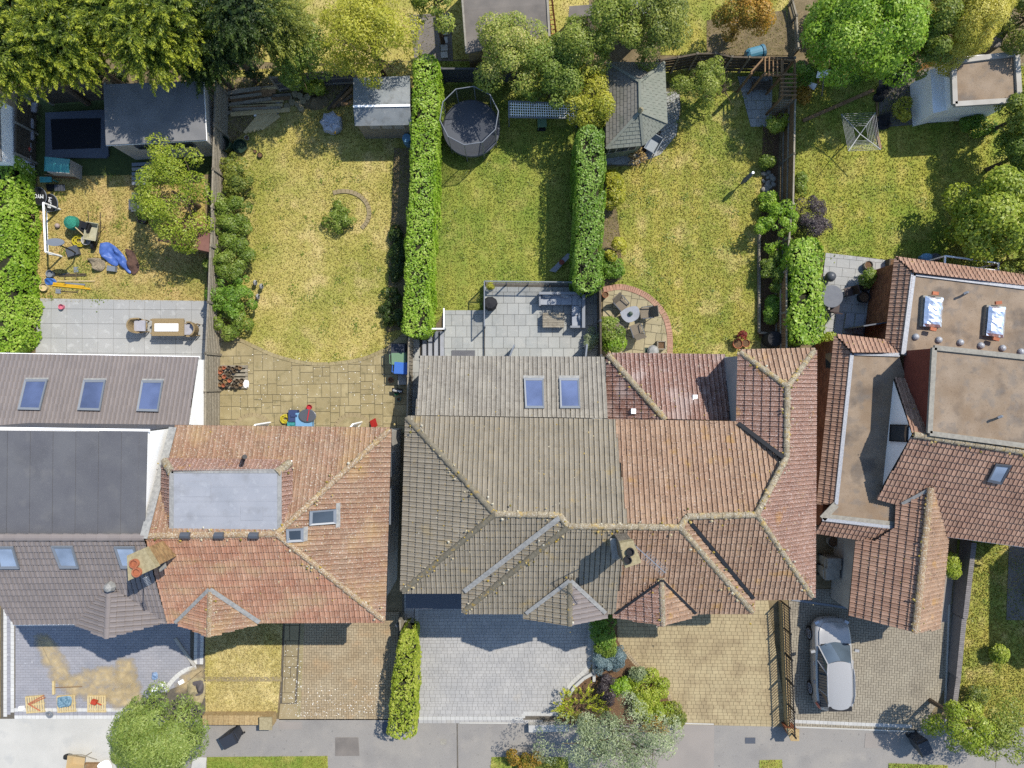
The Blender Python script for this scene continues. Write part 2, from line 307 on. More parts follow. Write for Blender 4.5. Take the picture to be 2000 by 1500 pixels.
# ---------------------------------------------------------------- roofs
def inside(poly, x, y):
    c = False; n = len(poly)
    for i in range(n):
        x0, y0 = poly[i]; x1, y1 = poly[(i + 1) % n]
        if (y0 > y) != (y1 > y) and x < (x1 - x0) * (y - y0) / (y1 - y0) + x0: c = not c
    return c
PROF_T = (0.0, .14, .50, .86, 1.0); PROF_H = (-.012, .046, .028, .046, -.012)
TILE_MESH = {}
class Roof:
    """tile-covered roof of one house: slab part, the best-seen tiles as sub-parts, the rest one stuff part"""
    def __init__(s, house, name='roof'):
        s.house = house; s.under = MB(); s.full = []; s.cut = {}; s.name = name; s.ridges = []
    def plane(s, pts, tm, w=.20, L=.30, lift=.05):
        zs = [q for q in pts if len(q) == 3]; pl = plane3(*[P(*q) for q in zs[:3]])
        n = pl[0]; w3 = [onplane(q[0], q[1], pl) for q in pts]
        down = (n * n.z - Vector((0, 0, 1))); down = (down.normalized() if down.length > 1e-5 else Vector((0, -1, 0)))
        u = n.cross(down).normalized()             # u, down, n
        o = w3[0]; poly = [((q - o).dot(u), (q - o).dot(down)) for q in w3]
        s.under.poly(w3 if (w3[1] - w3[0]).cross(w3[2] - w3[1]).z > 0 or len(w3) > 4 else w3[::-1])
        vmax = max(q[1] for q in poly); umin = min(q[0] for q in poly); umax = max(q[0] for q in poly)
        h0 = .012; out = s.cut.setdefault(tm, [[], [], []])
        nc = int((umax - umin) / w) + 2; jit = random.Random(len(s.full) + len(out[0]))
        for ci in range(nc):
            u0 = umin + ci * w; strips = []
            for k in range(4):
                um = u0 + w * (PROF_T[k] + PROF_T[k + 1]) / 2; xs = []
                for i in range(len(poly)):
                    (a, b), (c, d) = poly[i], poly[(i + 1) % len(poly)]
                    if (a > um) != (c > um): xs.append(b + (d - b) * (um - a) / (c - a))
                xs.sort(); strips.append([(xs[i], xs[i + 1]) for i in range(0, len(xs) - 1, 2)])
            if not any(strips): continue
            lo = min(a for st in strips for a, b in st); nrow = int((vmax - lo) / L) + 2
            for r in range(nrow):
                vb = vmax + .04 - r * L; vt = vb - L; ok = True; pieces = []
                for k in range(4):
                    for a, b in strips[k]:
                        t0, t1 = max(vt, a), min(vb, b + .04)
                        if t1 - t0 < .02: continue
                        pieces.append((k, t0, t1))
                        if t0 > vt + 1e-4 or t1 < vb - 1e-4: ok = False
                if len(pieces) < 4: ok = False
                if not pieces: continue
                if ok:
                    Mx = Matrix((u, down, n)).transposed().to_4x4(); Mx.translation = o + u * u0 + down * vt + n * h0
                    ctr = Mx @ Vector((w / 2, L / 2, 0)); view = (Vector((0, 0, H)) - ctr)
                    sc = w * L * n.dot(view.normalized()) / view.length_squared
                    s.full.append((sc, Mx, tm, w, L)); continue
                tn = jit.random()
                for k, t0, t1 in pieces:
                    s.strip(out, tn, o, u, down, n, h0, u0, w, k, t0, t1, vt, L, abs(t1 - vb) < 1e-3)
    def strip(s, out, tn, o, u, down, n, h0, u0, w, k, t0, t1, vt, L, lip):
        V, F, T = out; b = len(V); a0, a1 = u0 + w * PROF_T[k], u0 + w * PROF_T[k + 1]; g0, g1 = PROF_H[k], PROF_H[k + 1]
        f0, f1 = (t0 - vt) / L * .046, (t1 - vt) / L * .046
        for aa, gg, tt, ff in ((a0, g0, t0, f0), (a1, g1, t0, f0), (a1, g1, t1, f1), (a0, g0, t1, f1)):
            V.append(tuple(o + u * aa + down * tt + n * (h0 + gg + ff)))
        F.append((b + 3, b + 2, b + 1, b)); T.append(tn)
        if lip:
            V.append(tuple(o + u * a1 + down * t1 + n * (h0 - .005))); V.append(tuple(o + u * a0 + down * t1 + n * (h0 - .005)))
            F.append((b + 2, b + 3, b + 5, b + 4)); T.append(tn)
    def tile_mesh(s, tm, w, L):
        key = (tm, w, L)
        if key not in TILE_MESH:
            out = [[], [], []]
            for k in range(4): s.strip(out, -1.0, Vector((0, 0, 0)), Vector((1, 0, 0)), Vector((0, 1, 0)), Vector((0, 0, 1)), 0, 0, w, k, 0, L, 0, L, True)
            mb = MB(); mb.v, mb.f = out[0], out[1]; me = mesh_of('roof_tile', mb, M[tm])
            at = me.attributes.new('tone', 'FLOAT', 'FACE'); at.data.foreach_set('value', out[2]); TILE_MESH[key] = me
        return TILE_MESH[key]
    def ridge(s, pts, rm, r=.15, step=.40, lift=.02):
        """half-round ridge or hip tiles along a line of 3-D points"""
        key = (rm, r, step)
        if key not in TILE_MESH:
            mb = MB(); n = 6
            for y, rr in ((0, r * 1.08), (.16 * step, r * 1.07), (step * 1.03, r * .90)):
                for k in range(n + 1):
                    t = math.pi * k / n; mb.v.append((math.cos(t) * rr, y, math.sin(t) * rr * .8 - .02))
            for i in range(2):
                for k in range(n): a = i * (n + 1) + k; mb.f.append((a, a + n + 1, a + n + 2, a + 1))
            mb.f.append(tuple(range(n + 1))); TILE_MESH[key] = mesh_of('ridge_tile', mb, M[rm])
        s.ridges.append((pts, key, step, lift))
    def clump(s, mb, tn, p, r, rj):
        t = rj.random(); k = 5; a0 = rj.random() * 6; v = [(p.x + r * math.cos(a0 + i * 1.2566) * rj.uniform(.6, 1.3), p.y + r * math.sin(a0 + i * 1.2566) * rj.uniform(.6, 1.3), p.z - .02) for i in range(k)] + [(p.x, p.y, p.z + r * .35)]
        mb.add(v, [(i, (i + 1) % k, k) for i in range(k)]); tn += [t] * k
    def finish(s, most=300):
        roof = put(s.name, s.under, M['underlay'], s.house)
        s.full.sort(key=lambda q: -q[0]); rj = random.Random(3)
        for sc, Mx, tm, w, L in s.full[:most]:
            o = bpy.data.objects.new('roof_tile', s.tile_mesh(tm, w, L)); COL.objects.link(o); o.parent = roof; o.matrix_basis = Mx @ Matrix.Rotation(rj.gauss(0, .012), 4, 'Z') @ Matrix.Rotation(rj.gauss(0, .012), 4, 'X')
        for sc, Mx, tm, w, L in s.full[most:]:
            out = s.cut.setdefault(tm, [[], [], []]); tn = rj.random(); Mx = Mx @ Matrix.Rotation(rj.gauss(0, .012), 4, 'Z') @ Matrix.Rotation(rj.gauss(0, .012), 4, 'X')
            o = Mx.translation; u, d, n = (Mx.col[i].to_3d() for i in range(3))
            for k in range(4): s.strip(out, tn, o, u, d, n, 0, 0, w, k, 0, L, 0, L, True)
        for tm, (V, F, T) in s.cut.items():
            if not V: continue
            mb = MB(); mb.v, mb.f = V, F; ob = put('roof_tiles', mb, M[tm], roof); ob['kind'] = 'stuff'
            at = ob.data.attributes.new('tone', 'FLOAT', 'FACE'); at.data.foreach_set('value', T)
        ms = MB(); tn = []
        for sc, Mx, tm, w, L in s.full:
            if tm == 'tile_new' or rj.random() > .16: continue
            for _ in range(rj.choice((1, 1, 2, 3))): s.clump(ms, tn, Mx @ Vector((rj.random() * w, rj.random() * L, .05)), rj.uniform(.018, .05), rj)
        for pts, key, step, lift in s.ridges:
            if 'new' in key[0]: continue
            for a, b in zip(pts, pts[1:]):
                for _ in range(int((b - a).length * 9)):
                    p = a + (b - a) * rj.random() + Vector((rj.gauss(0, .16), rj.gauss(0, .16), .06)); s.clump(ms, tn, p, rj.uniform(.02, .06), rj)
        if ms.f:
            o = put('moss', ms, M['moss'], roof); o['kind'] = 'stuff'; at = o.data.attributes.new('tone', 'FLOAT', 'FACE'); at.data.foreach_set('value', tn)
        for pts, key, step, lift in s.ridges:
            for a, b in zip(pts, pts[1:]):
                d = b - a; ln = d.length; nn = max(1, round(ln / step)); d.normalize()
                x = d.cross(Vector((0, 0, 1))).normalized(); z = x.cross(d)
                for i in range(nn):
                    Mx = Matrix((x, d, z)).transposed().to_4x4(); Mx = Matrix.Translation(a + d * (i * ln / nn) + z * lift) @ Mx @ Matrix.Diagonal((1, ln / nn / step, 1, 1))
                    o = bpy.data.objects.new('ridge_tile', TILE_MESH[key]); COL.objects.link(o); o.parent = roof; o.matrix_basis = Mx
        return roof
def skylight(house, px4, pl, pane='pane', fr='frame_grey', label=None, lift=.11, fw=.09, flash=None):
    """roof window: frame of four bars with glass, laid on a roof plane; px4 = four corner pixels in order"""
    q = [onplane(a, b, pl) for a, b in px4]; n = pl[0]; c = sum(q, Vector()) / 4
    t = [p + n * lift for p in q]; mb = MB(); inner = [p + (c + n * lift - p).normalized() * fw * 1.5 for p in t]
    for i in range(4):
        j = (i + 1) % 4; a, b, ai, bi = t[i], t[j], inner[i], inner[j]
        mb.add([a, b, bi, ai, a + n * .07, b + n * .07, bi + n * .05, ai + n * .05], [(4, 5, 6, 7), (0, 1, 5, 4), (2, 3, 7, 6), (1, 2, 6, 5), (3, 0, 4, 7)])
    f = put('skylight', mb, M[fr], house, label=label)
    put('pane', MB().poly([p + n * .035 for p in inner]), M[pane], f)
    if flash:
        a, b = flash; q2 = [onplane(x, y, pl) + n * .10 for x, y in a]; put('flashing', MB().poly(q2), M['lead'], f)
    return f
def walls(house, px, z, mat_, name='wall', z0=0.0, inset=0.0):
    pts = [P(a, b, z).xy for a, b in px]
    if inset:
        c = sum(pts, Vector((0, 0))) / len(pts); pts = [p + (c - p).normalized() * inset for p in pts]
    return put(name, MB().prism(pts, z0, z - .02), mat_, house)
def bricks(parent, poly2, z0, z1, m, bl=.225, bh=.075):
    """brick courses laid proud of the faces of a wall, joined into one stuff part"""
    mb = MB(); p = [Vector(q) for q in poly2]; tn = []; rj = random.Random(6)
    if area2([tuple(q) for q in p]) < 0: p.reverse()
    for a, b in zip(p, p[1:] + p[:1]):
        d = b - a; L = d.length; d.normalize(); nr = Vector((d.y, -d.x)); nz = int((z1 - z0) / bh)
        for j in range(nz):
            x = -bl / 2 * (j % 2)
            while x < L:
                s, e = max(0, x + .006), min(L, x + bl - .006); x += bl
                if e - s < .03: continue
                zz, o = z0 + j * bh + .006, rj.uniform(.006, .012); q = [a + d * s, a + d * e]
                v = [(*q[0], zz), (*q[1], zz), (*q[1], zz + bh - .012), (*q[0], zz + bh - .012)]; w = [(u[0] + nr.x * o, u[1] + nr.y * o, u[2]) for u in v]
                mb.add(v + w, [(4, 5, 6, 7), (0, 1, 5, 4), (2, 3, 7, 6), (1, 2, 6, 5), (3, 0, 4, 7)]); tn += [rj.random()] * 5
    o = put('bricks', mb, m, parent); o['kind'] = 'stuff'; at = o.data.attributes.new('tone', 'FLOAT', 'FACE'); at.data.foreach_set('value', tn); return o
def gutter(house, pts, m='gutter', r=.06): return put('gutter', MB().tube(pts, r, 5), M[m], house)
def mid(a, b, t=.5): return a + (b - a) * t

# ---------------------------------------------------------------- paving
def clip_convex(sub, clipp):
    out = sub
    for i in range(len(clipp)):
        a, b = clipp[i], clipp[(i + 1) % len(clipp)]; inp = out; out = []
        if not inp: return out
        def side(p): return (b[0] - a[0]) * (p[1] - a[1]) - (b[1] - a[1]) * (p[0] - a[0])
        for k in range(len(inp)):
            p, q = inp[k], inp[(k + 1) % len(inp)]; sp, sq = side(p), side(q)
            if sp >= 0: out.append(p)
            if sp * sq < 0: t = sp / (sp - sq); out.append((p[0] + (q[0] - p[0]) * t, p[1] + (q[1] - p[1]) * t))
    return out
def area2(p): return sum(p[i][0] * p[(i + 1) % len(p)][1] - p[(i + 1) % len(p)][0] * p[i][1] for i in range(len(p))) / 2
def pieces_out(parent, polys, name, m, z, th, most=300, uneven=.004, seed=1):
    """each polygon a piece of its own; past the limit the rest go into one stuff part"""
    rj = random.Random(seed); polys = [p for p in polys if len(p) >= 3 and abs(area2(p)) > 1e-3]
    polys.sort(key=lambda p: -abs(area2(p))); shared = {}
    st = MB(); tn = []
    for i, p in enumerate(polys):
        if area2(p) < 0: p = p[::-1]
        zz = z + rj.uniform(-uneven, uneven)
        if i < most:
            c = (sum(q[0] for q in p) / len(p), sum(q[1] for q in p) / len(p))
            key = tuple(round(v, 3) for q in p for v in (q[0] - c[0], q[1] - c[1]))
            if key not in shared:
                mb = MB().prism([(q[0] - c[0], q[1] - c[1]) for q in p], -th, 0); me = mesh_of(name, mb, m)
                at = me.attributes.new('tone', 'FLOAT', 'FACE'); at.data.foreach_set('value', [-1.0] * len(me.polygons)); shared[key] = me
            o = bpy.data.objects.new(name, shared[key]); COL.objects.link(o); o.parent = parent; o.location = (c[0], c[1], zz)
        else:
            k = len(st.f); st.prism(p, zz - th, zz); tn += [rj.random()] * (len(st.f) - k)
    if st.f:
        o = put(name + 's', st, m, parent); o['kind'] = 'stuff'
        at = o.data.attributes.new('tone', 'FLOAT', 'FACE'); at.data.foreach_set('value', tn)
def W2(px): 
    p = [tuple(P(a, b).xy) for a, b in px]
    return p if area2(p) > 0 else p[::-1]
def grid_polys(region, w, h, gap, ang=0.0, bond=.5, origin=None, split=None, seed=2):
    """rows of rectangular pieces filling a convex region (world xy)"""
    ca, sa = math.cos(ang), math.sin(ang); o = origin or region[0]
    loc = [((x - o[0]) * ca + (y - o[1]) * sa, -(x - o[0]) * sa + (y - o[1]) * ca) for x, y in region]
    x0, x1 = min(p[0] for p in loc), max(p[0] for p in loc); y0, y1 = min(p[1] for p in loc), max(p[1] for p in loc)
    rj = random.Random(seed); out = []; y = y0; r = 0
    while y < y1:
        hh = h if not split else h * rj.choice(split); x = x0 - ((bond * w * (r % 2)) if not split else rj.random() * w)
        while x < x1:
            ww = w if not split else w * rj.choice(split)
            q = clip_convex([(x + gap / 2, y + gap / 2), (x + ww - gap / 2, y + gap / 2), (x + ww - gap / 2, y + hh - gap / 2), (x + gap / 2, y + hh - gap / 2)], loc)
            if len(q) >= 3: out.append([(o[0] + a * ca - b * sa, o[1] + a * sa + b * ca) for a, b in q])
            x += ww
        y += hh; r += 1
    return out
def herring(region, w, gap, ang=0.0, seed=3):
    """basket-like herringbone of 2:1 blocks"""
    ca, sa = math.cos(ang), math.sin(ang); o = region[0]
    loc = [((x - o[0]) * ca + (y - o[1]) * sa, -(x - o[0]) * sa + (y - o[1]) * ca) for x, y in region]
    x0, x1 = min(p[0] for p in loc), max(p[0] for p in loc); y0, y1 = min(p[1] for p in loc), max(p[1] for p in loc); out = []
    nx, ny = int((x1 - x0) / w) + 3, int((y1 - y0) / w) + 3
    for j in range(-2, ny):
        for i in range(-2, nx):
            k = (i - j) % 4
            if k == 0: r = (i, j, 2, 1)
            elif k == 3: r = (i, j, 1, 2)     # vertical block that starts here
            else: continue
            a, b = x0 + r[0] * w, y0 + r[1] * w
            q = clip_convex([(a + gap / 2, b + gap / 2), (a + r[2] * w - gap / 2, b + gap / 2), (a + r[2] * w - gap / 2, b + r[3] * w - gap / 2), (a + gap / 2, b + r[3] * w - gap / 2)], loc)
            if len(q) >= 3: out.append([(o[0] + s * ca - t * sa, o[1] + s * sa + t * ca) for s, t in q])
    return out
def strip_polys(path, w, ln, gap, off=0.0):
    """bricks laid side by side along a polyline (world xy): each ln long along the path, w across"""
    out = []
    for a, b in zip(path, path[1:]):
        a, b = Vector(a), Vector(b); d = b - a; L = d.length; d.normalize(); nrm = Vector((-d.y, d.x)); k = max(1, round(L / ln))
        for i in range(k):
            s0, s1 = a + d * (i * L / k + gap / 2) + nrm * off, a + d * ((i + 1) * L / k - gap / 2) + nrm * off
            out.append([tuple(s0 - nrm * w / 2), tuple(s1 - nrm * w / 2), tuple(s1 + nrm * w / 2), tuple(s0 + nrm * w / 2)])
    return out
def ashlar(region, size, gap, seed=4, ang=0.0):
    """random rectangular flagstones: the region's box split again and again"""
    rj = random.Random(seed); ca, sa = math.cos(ang), math.sin(ang); o = region[0]
    loc = [((x - o[0]) * ca + (y - o[1]) * sa, -(x - o[0]) * sa + (y - o[1]) * ca) for x, y in region]; out = []
    def rec(x0, y0, x1, y1):
        w, h = x1 - x0, y1 - y0; lim = size * rj.uniform(.9, 1.5)
        if max(w, h) > lim * 1.3 or (max(w, h) > lim and rj.random() < .6):
            t = rj.uniform(.36, .64)
            if w > h * rj.uniform(.8, 1.2): rec(x0, y0, x0 + w * t, y1); rec(x0 + w * t, y0, x1, y1)
            else: rec(x0, y0, x1, y0 + h * t); rec(x0, y0 + h * t, x1, y1)
            return
        q = clip_convex([(x0 + gap / 2, y0 + gap / 2), (x1 - gap / 2, y0 + gap / 2), (x1 - gap / 2, y1 - gap / 2), (x0 + gap / 2, y1 - gap / 2)], loc)
        if len(q) >= 3: out.append([(o[0] + a * ca - b * sa, o[1] + a * sa + b * ca) for a, b in q])
    rec(min(p[0] for p in loc), min(p[1] for p in loc), max(p[0] for p in loc), max(p[1] for p in loc)); return out
def arc_px(pts, n=8):
    """smooth Catmull-Rom line through pixels"""
    p = [Vector(q) for q in pts]; p = [p[0] * 2 - p[1]] + p + [p[-1] * 2 - p[-2]]; out = []
    for i in range(1, len(p) - 2):
        for k in range(n):
            t = k / n; a, b, c, d = p[i - 1], p[i], p[i + 1], p[i + 2]
            out.append(tuple(.5 * ((2 * b) + (c - a) * t + (2 * a - 5 * b + 4 * c - d) * t * t + (3 * b - a - 3 * c + d) * t ** 3)))
    return out + [tuple(pts[-1])]

# ---------------------------------------------------------------- foliage
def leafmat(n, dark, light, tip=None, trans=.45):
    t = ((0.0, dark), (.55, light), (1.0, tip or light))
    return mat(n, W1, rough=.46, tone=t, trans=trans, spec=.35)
def G(r, g, b): return C(r, g, b, 1.5)
FM = {
 'laurel': leafmat('leaf_laurel', G(104, 142, 32), G(146, 182, 46), G(192, 214, 96)),
 'hedge_dark': leafmat('leaf_hedge_dark', G(82, 118, 32), G(122, 160, 48), G(164, 192, 88)),
 'lime': leafmat('leaf_lime', G(122, 144, 36), G(164, 180, 54), G(204, 208, 96)),
 'green': leafmat('leaf_green', G(92, 116, 38), G(132, 154, 56), G(174, 186, 94)),
 'mid': leafmat('leaf_mid', G(104, 124, 42), G(152, 166, 64), G(188, 190, 94)),
 'yellow': leafmat('leaf_yellow', G(142, 150, 40), G(192, 190, 62), G(216, 208, 96)),
 'palegold': leafmat('leaf_palegold', G(120, 146, 50), G(176, 182, 84), G(220, 208, 132)),
 'gold': leafmat('leaf_gold', G(186, 182, 62), G(212, 202, 84), G(228, 216, 110)),
 'conifer': leafmat('leaf_conifer', G(72, 94, 28), G(132, 150, 44), G(206, 210, 72)),
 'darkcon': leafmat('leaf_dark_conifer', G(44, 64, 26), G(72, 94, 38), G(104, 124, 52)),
 'olive': leafmat('leaf_olive', G(92, 112, 44), G(140, 150, 62), G(178, 180, 80)),
 'orange': leafmat('leaf_orange', G(126, 130, 44), G(190, 148, 56), G(216, 166, 70)),
 'silver': leafmat('leaf_silver', G(120, 136, 92), G(170, 182, 136), G(206, 212, 172)),
 'blue': leafmat('leaf_blue', G(84, 108, 112), G(136, 160, 164), G(178, 196, 196)),
 'purple': leafmat('leaf_purple', G(62, 54, 58), G(96, 86, 88), G(122, 108, 104)),
 'juniper': leafmat('leaf_juniper', G(120, 140, 30), G(188, 196, 48), G(220, 216, 80)),
 'willow': leafmat('leaf_willow', G(106, 130, 54), G(146, 166, 78), G(186, 198, 114)),
 'straw': leafmat('leaf_straw', G(170, 140, 80), G(200, 170, 106), G(220, 196, 130)),
 'red': leafmat('leaf_red', G(120, 40, 44), G(164, 66, 60), G(190, 100, 84)),
}
def leaves(pos, nrm, size, rng, asp=.55, fold=.25, jitter=.6, tone=None, along=None):
    n = len(pos); nn = nrm + rng.normal(0, jitter, (n, 3)); nn /= np.linalg.norm(nn, axis=1)[:, None] + 1e-9
    t = rng.normal(0, 1, (n, 3)) if along is None else along + rng.normal(0, .25, (n, 3))
    t -= nn * (t * nn).sum(1)[:, None]; t /= np.linalg.norm(t, axis=1)[:, None] + 1e-9; b = np.cross(nn, t)
    s = (size * rng.uniform(.5, 1.45, n))[:, None]
    v = np.stack([pos - t * s * .5, pos + b * s * asp * .5 + nn * s * fold * .3, pos + t * s * .5, pos - b * s * asp * .5 + nn * s * fold * .3], 1).reshape(-1, 3)
    tn = rng.uniform(0, 1, n) if tone is None else np.clip(tone, 0, 1)
    return v, tn
def leaf_obj(name, chunks, m, parent):
    v = np.concatenate([c[0] for c in chunks]).astype(np.float32); tn = np.concatenate([c[1] for c in chunks]).astype(np.float32)
    n = len(v) // 4; me = bpy.data.meshes.new(name); me.vertices.add(len(v)); me.vertices.foreach_set('co', v.ravel())
    me.loops.add(n * 4); me.loops.foreach_set('vertex_index', np.arange(n * 4, dtype=np.int32)); me.polygons.add(n)
    me.polygons.foreach_set('loop_start', np.arange(0, n * 4, 4, dtype=np.int32)); me.polygons.foreach_set('loop_total', np.full(n, 4, np.int32))
    me.update(calc_edges=True); at = me.attributes.new('tone', 'FLOAT', 'FACE'); at.data.foreach_set('value', tn)
    me.materials.append(m); o = bpy.data.objects.new(name, me); attach(o, parent); return o
def unit(a): return a / (np.linalg.norm(a, axis=1)[:, None] + 1e-9)
def blob_leaves(rng, c, R, lumps, lr, per, size, asp=.55, zmin=-.5, jitter=.5, hollow=.62, tvar=.25):
    """leaf clumps spread through an ellipsoid: lumps of leaves on uneven shells"""
    d = unit(rng.normal(0, 1, (lumps, 3))); d[:, 2] = np.where(d[:, 2] < zmin, -d[:, 2], d[:, 2])
    rad = rng.uniform(hollow, 1.2, lumps)[:, None]; ctr = np.array(c) + d * rad * (np.array(R) - lr * .55)
    out = []; per, size = per * 1.7, size * .77
    for i in range(lumps):
        k = int(per * rng.uniform(.6, 1.4)); q = unit(rng.normal(0, 1, (k, 3)) + d[i] * .5 + np.array([0, 0, .35])); r = lr * rng.uniform(.5, 1.35); k = int(k * (r / lr) ** 2) + 6; q = unit(rng.normal(0, 1, (k, 3)) + d[i] * .5 + np.array([0, 0, .35]))
        pos = ctr[i] + q * r * rng.uniform(.78, 1.05, k)[:, None] * np.array([1, 1, .8])
        tone = rng.normal(.45 + rng.uniform(-tvar, tvar), .22, k)
        out.append(leaves(pos, q + np.array([0, 0, .6]), size, rng, asp, jitter=jitter * .8, tone=tone))
    return out
def frond_leaves(rng, c, R, n, ln, per, size, droop=.25, asp=.26, tip=.3):
    """feathery sprays that stick outwards from a crown"""
    out = []; d = unit(rng.normal(0, 1, (n, 3)) * np.array([1, 1, .8])); d[:, 2] = np.abs(d[:, 2]) * 1.0 - .15; d = unit(d)
    base = np.array(c) + d * rng.uniform(.45, .9, n)[:, None] * np.array(R)
    for i in range(n):
        ax = unit((d[i] * np.array([1, 1, .35]) + rng.normal(0, .25, 3))[None])[0]; side = unit(np.cross(ax, [0, 0, 1])[None])[0]
        L = ln * rng.uniform(.6, 1.3); t = rng.uniform(0, 1, per); w = (1 - t) * .38 * L * rng.uniform(-1, 1, per)
        pos = base[i] + ax * (t * L)[:, None] + side * w[:, None]; pos[:, 2] += -droop * (t ** 2) * L + rng.normal(0, .03, per)
        al = ax + side * (np.sign(w) * .7)[:, None]
        out.append(leaves(pos, np.tile([0, 0, 1.0], (per, 1)), size, rng, asp, jitter=.45, tone=rng.normal(.1 + .84 * t ** 1.2, .15), along=al))  # tone darkens towards the frond base, painting shade between sprays; tips stay paler
    return out
def trunk_mb(rng, base, top, r, limbs, R):
    mb = MB(); b, t = Vector(base), Vector(top); m = mid(b, t, .5) + Vector((rng.normal(0, .06), rng.normal(0, .06), 0))
    mb.tube([b, m, t], [r, r * .75, r * .4], 7)
    for i in range(limbs):
        a = mid(b, t, rng.uniform(.35, .95)); ang = rng.uniform(0, 6.28); e = a + Vector((math.cos(ang) * R[0] * rng.uniform(.5, .85), math.sin(ang) * R[1] * rng.uniform(.5, .85), R[2] * rng.uniform(.1, .7)))
        mm = mid(a, e, .5) + Vector((0, 0, R[2] * .12)); mb.tube([a, mm, e], [r * .45, r * .28, r * .08], 5)
        for k in range(2):
            e2 = mid(mm, e, rng.uniform(.1, .6)) ; f = e2 + Vector((rng.normal(0, R[0] * .3), rng.normal(0, R[1] * .3), R[2] * rng.uniform(.05, .35))); mb.tube([e2, f], [r * .2, r * .05], 4)
    return mb
SEED = [10]
def tree(name, label, cat, px, py, zc, rpx, rz, fm, kind='blob', size=.15, lumps=34, per=220, trunk=.12, group=None, ry=None, limbs=6, lr=None, asp=.55, base=None, **kw):
    """crown centre given by the pixel where it is seen at height zc; radii in pixels at that height"""
    SEED[0] += 1; rng = np.random.default_rng(SEED[0]); k = S * (1 - zc / H); c = P(px, py, zc); R = (rpx * k, (ry or rpx) * k, rz)
    b = Vector((c.x, c.y, 0)) if base is None else P(*base)
    t = thing(name, label, cat, b, group)
    put('trunk', trunk_mb(rng, b, (c.x, c.y, zc + rz * .3), trunk, limbs, R), M['bark'], t)
    if kind == 'blob': ch = blob_leaves(rng, c, R, lumps, lr or min(R[0], R[1]) * .36, per, size, asp, **kw)
    elif kind == 'frond':
        ch = frond_leaves(rng, c, R, lumps, lr or .8, per, size, **kw); q = unit(rng.normal(0, 1, (1800, 3))) * (rng.uniform(.1, .62, 1800) ** .5)[:, None] * np.array(R) * np.array([1, 1, .75])
        ch.append(leaves(np.array(c) + q, q + np.array([0, 0, .8]), .24, rng, .5, tone=rng.uniform(0, .15, 1800)))  # dark-toned inner leaves paint shade into the gaps of the crown
    leaf_obj('crown', ch, FM[fm], t); return t
def shrub(name, label, px, py, rpx, h, fm, kind='blob', size=.12, lumps=16, per=150, group=None, ry=None, cat='shrub', asp=.55, lr=None, stems=5, **kw):
    SEED[0] += 1; rng = np.random.default_rng(SEED[0]); zc = h * .5; k = S * (1 - zc / H); c = P(px, py, zc); R = (rpx * k, (ry or rpx) * k, h * .5)
    b = Vector((c.x, c.y, 0)); t = thing(name, label, cat, b, group); mb = MB()
    for i in range(stems):
        a = rng.uniform(0, 6.28); mb.tube([b + Vector((math.cos(a) * .04, math.sin(a) * .04, 0)), b + Vector((math.cos(a) * R[0] * .5, math.sin(a) * R[1] * .5, h * .6))], [.025, .01], 4)
    put('stem', mb, M['bark'], t)
    if kind == 'blob': ch = blob_leaves(rng, c, R, lumps, lr or min(R[0], R[1]) * .42, per, size, asp, zmin=-.2, **kw)
    else: ch = frond_leaves(rng, c, R, lumps, lr or .4, per, size, **kw)
    leaf_obj('foliage', ch, FM[fm], t); return t
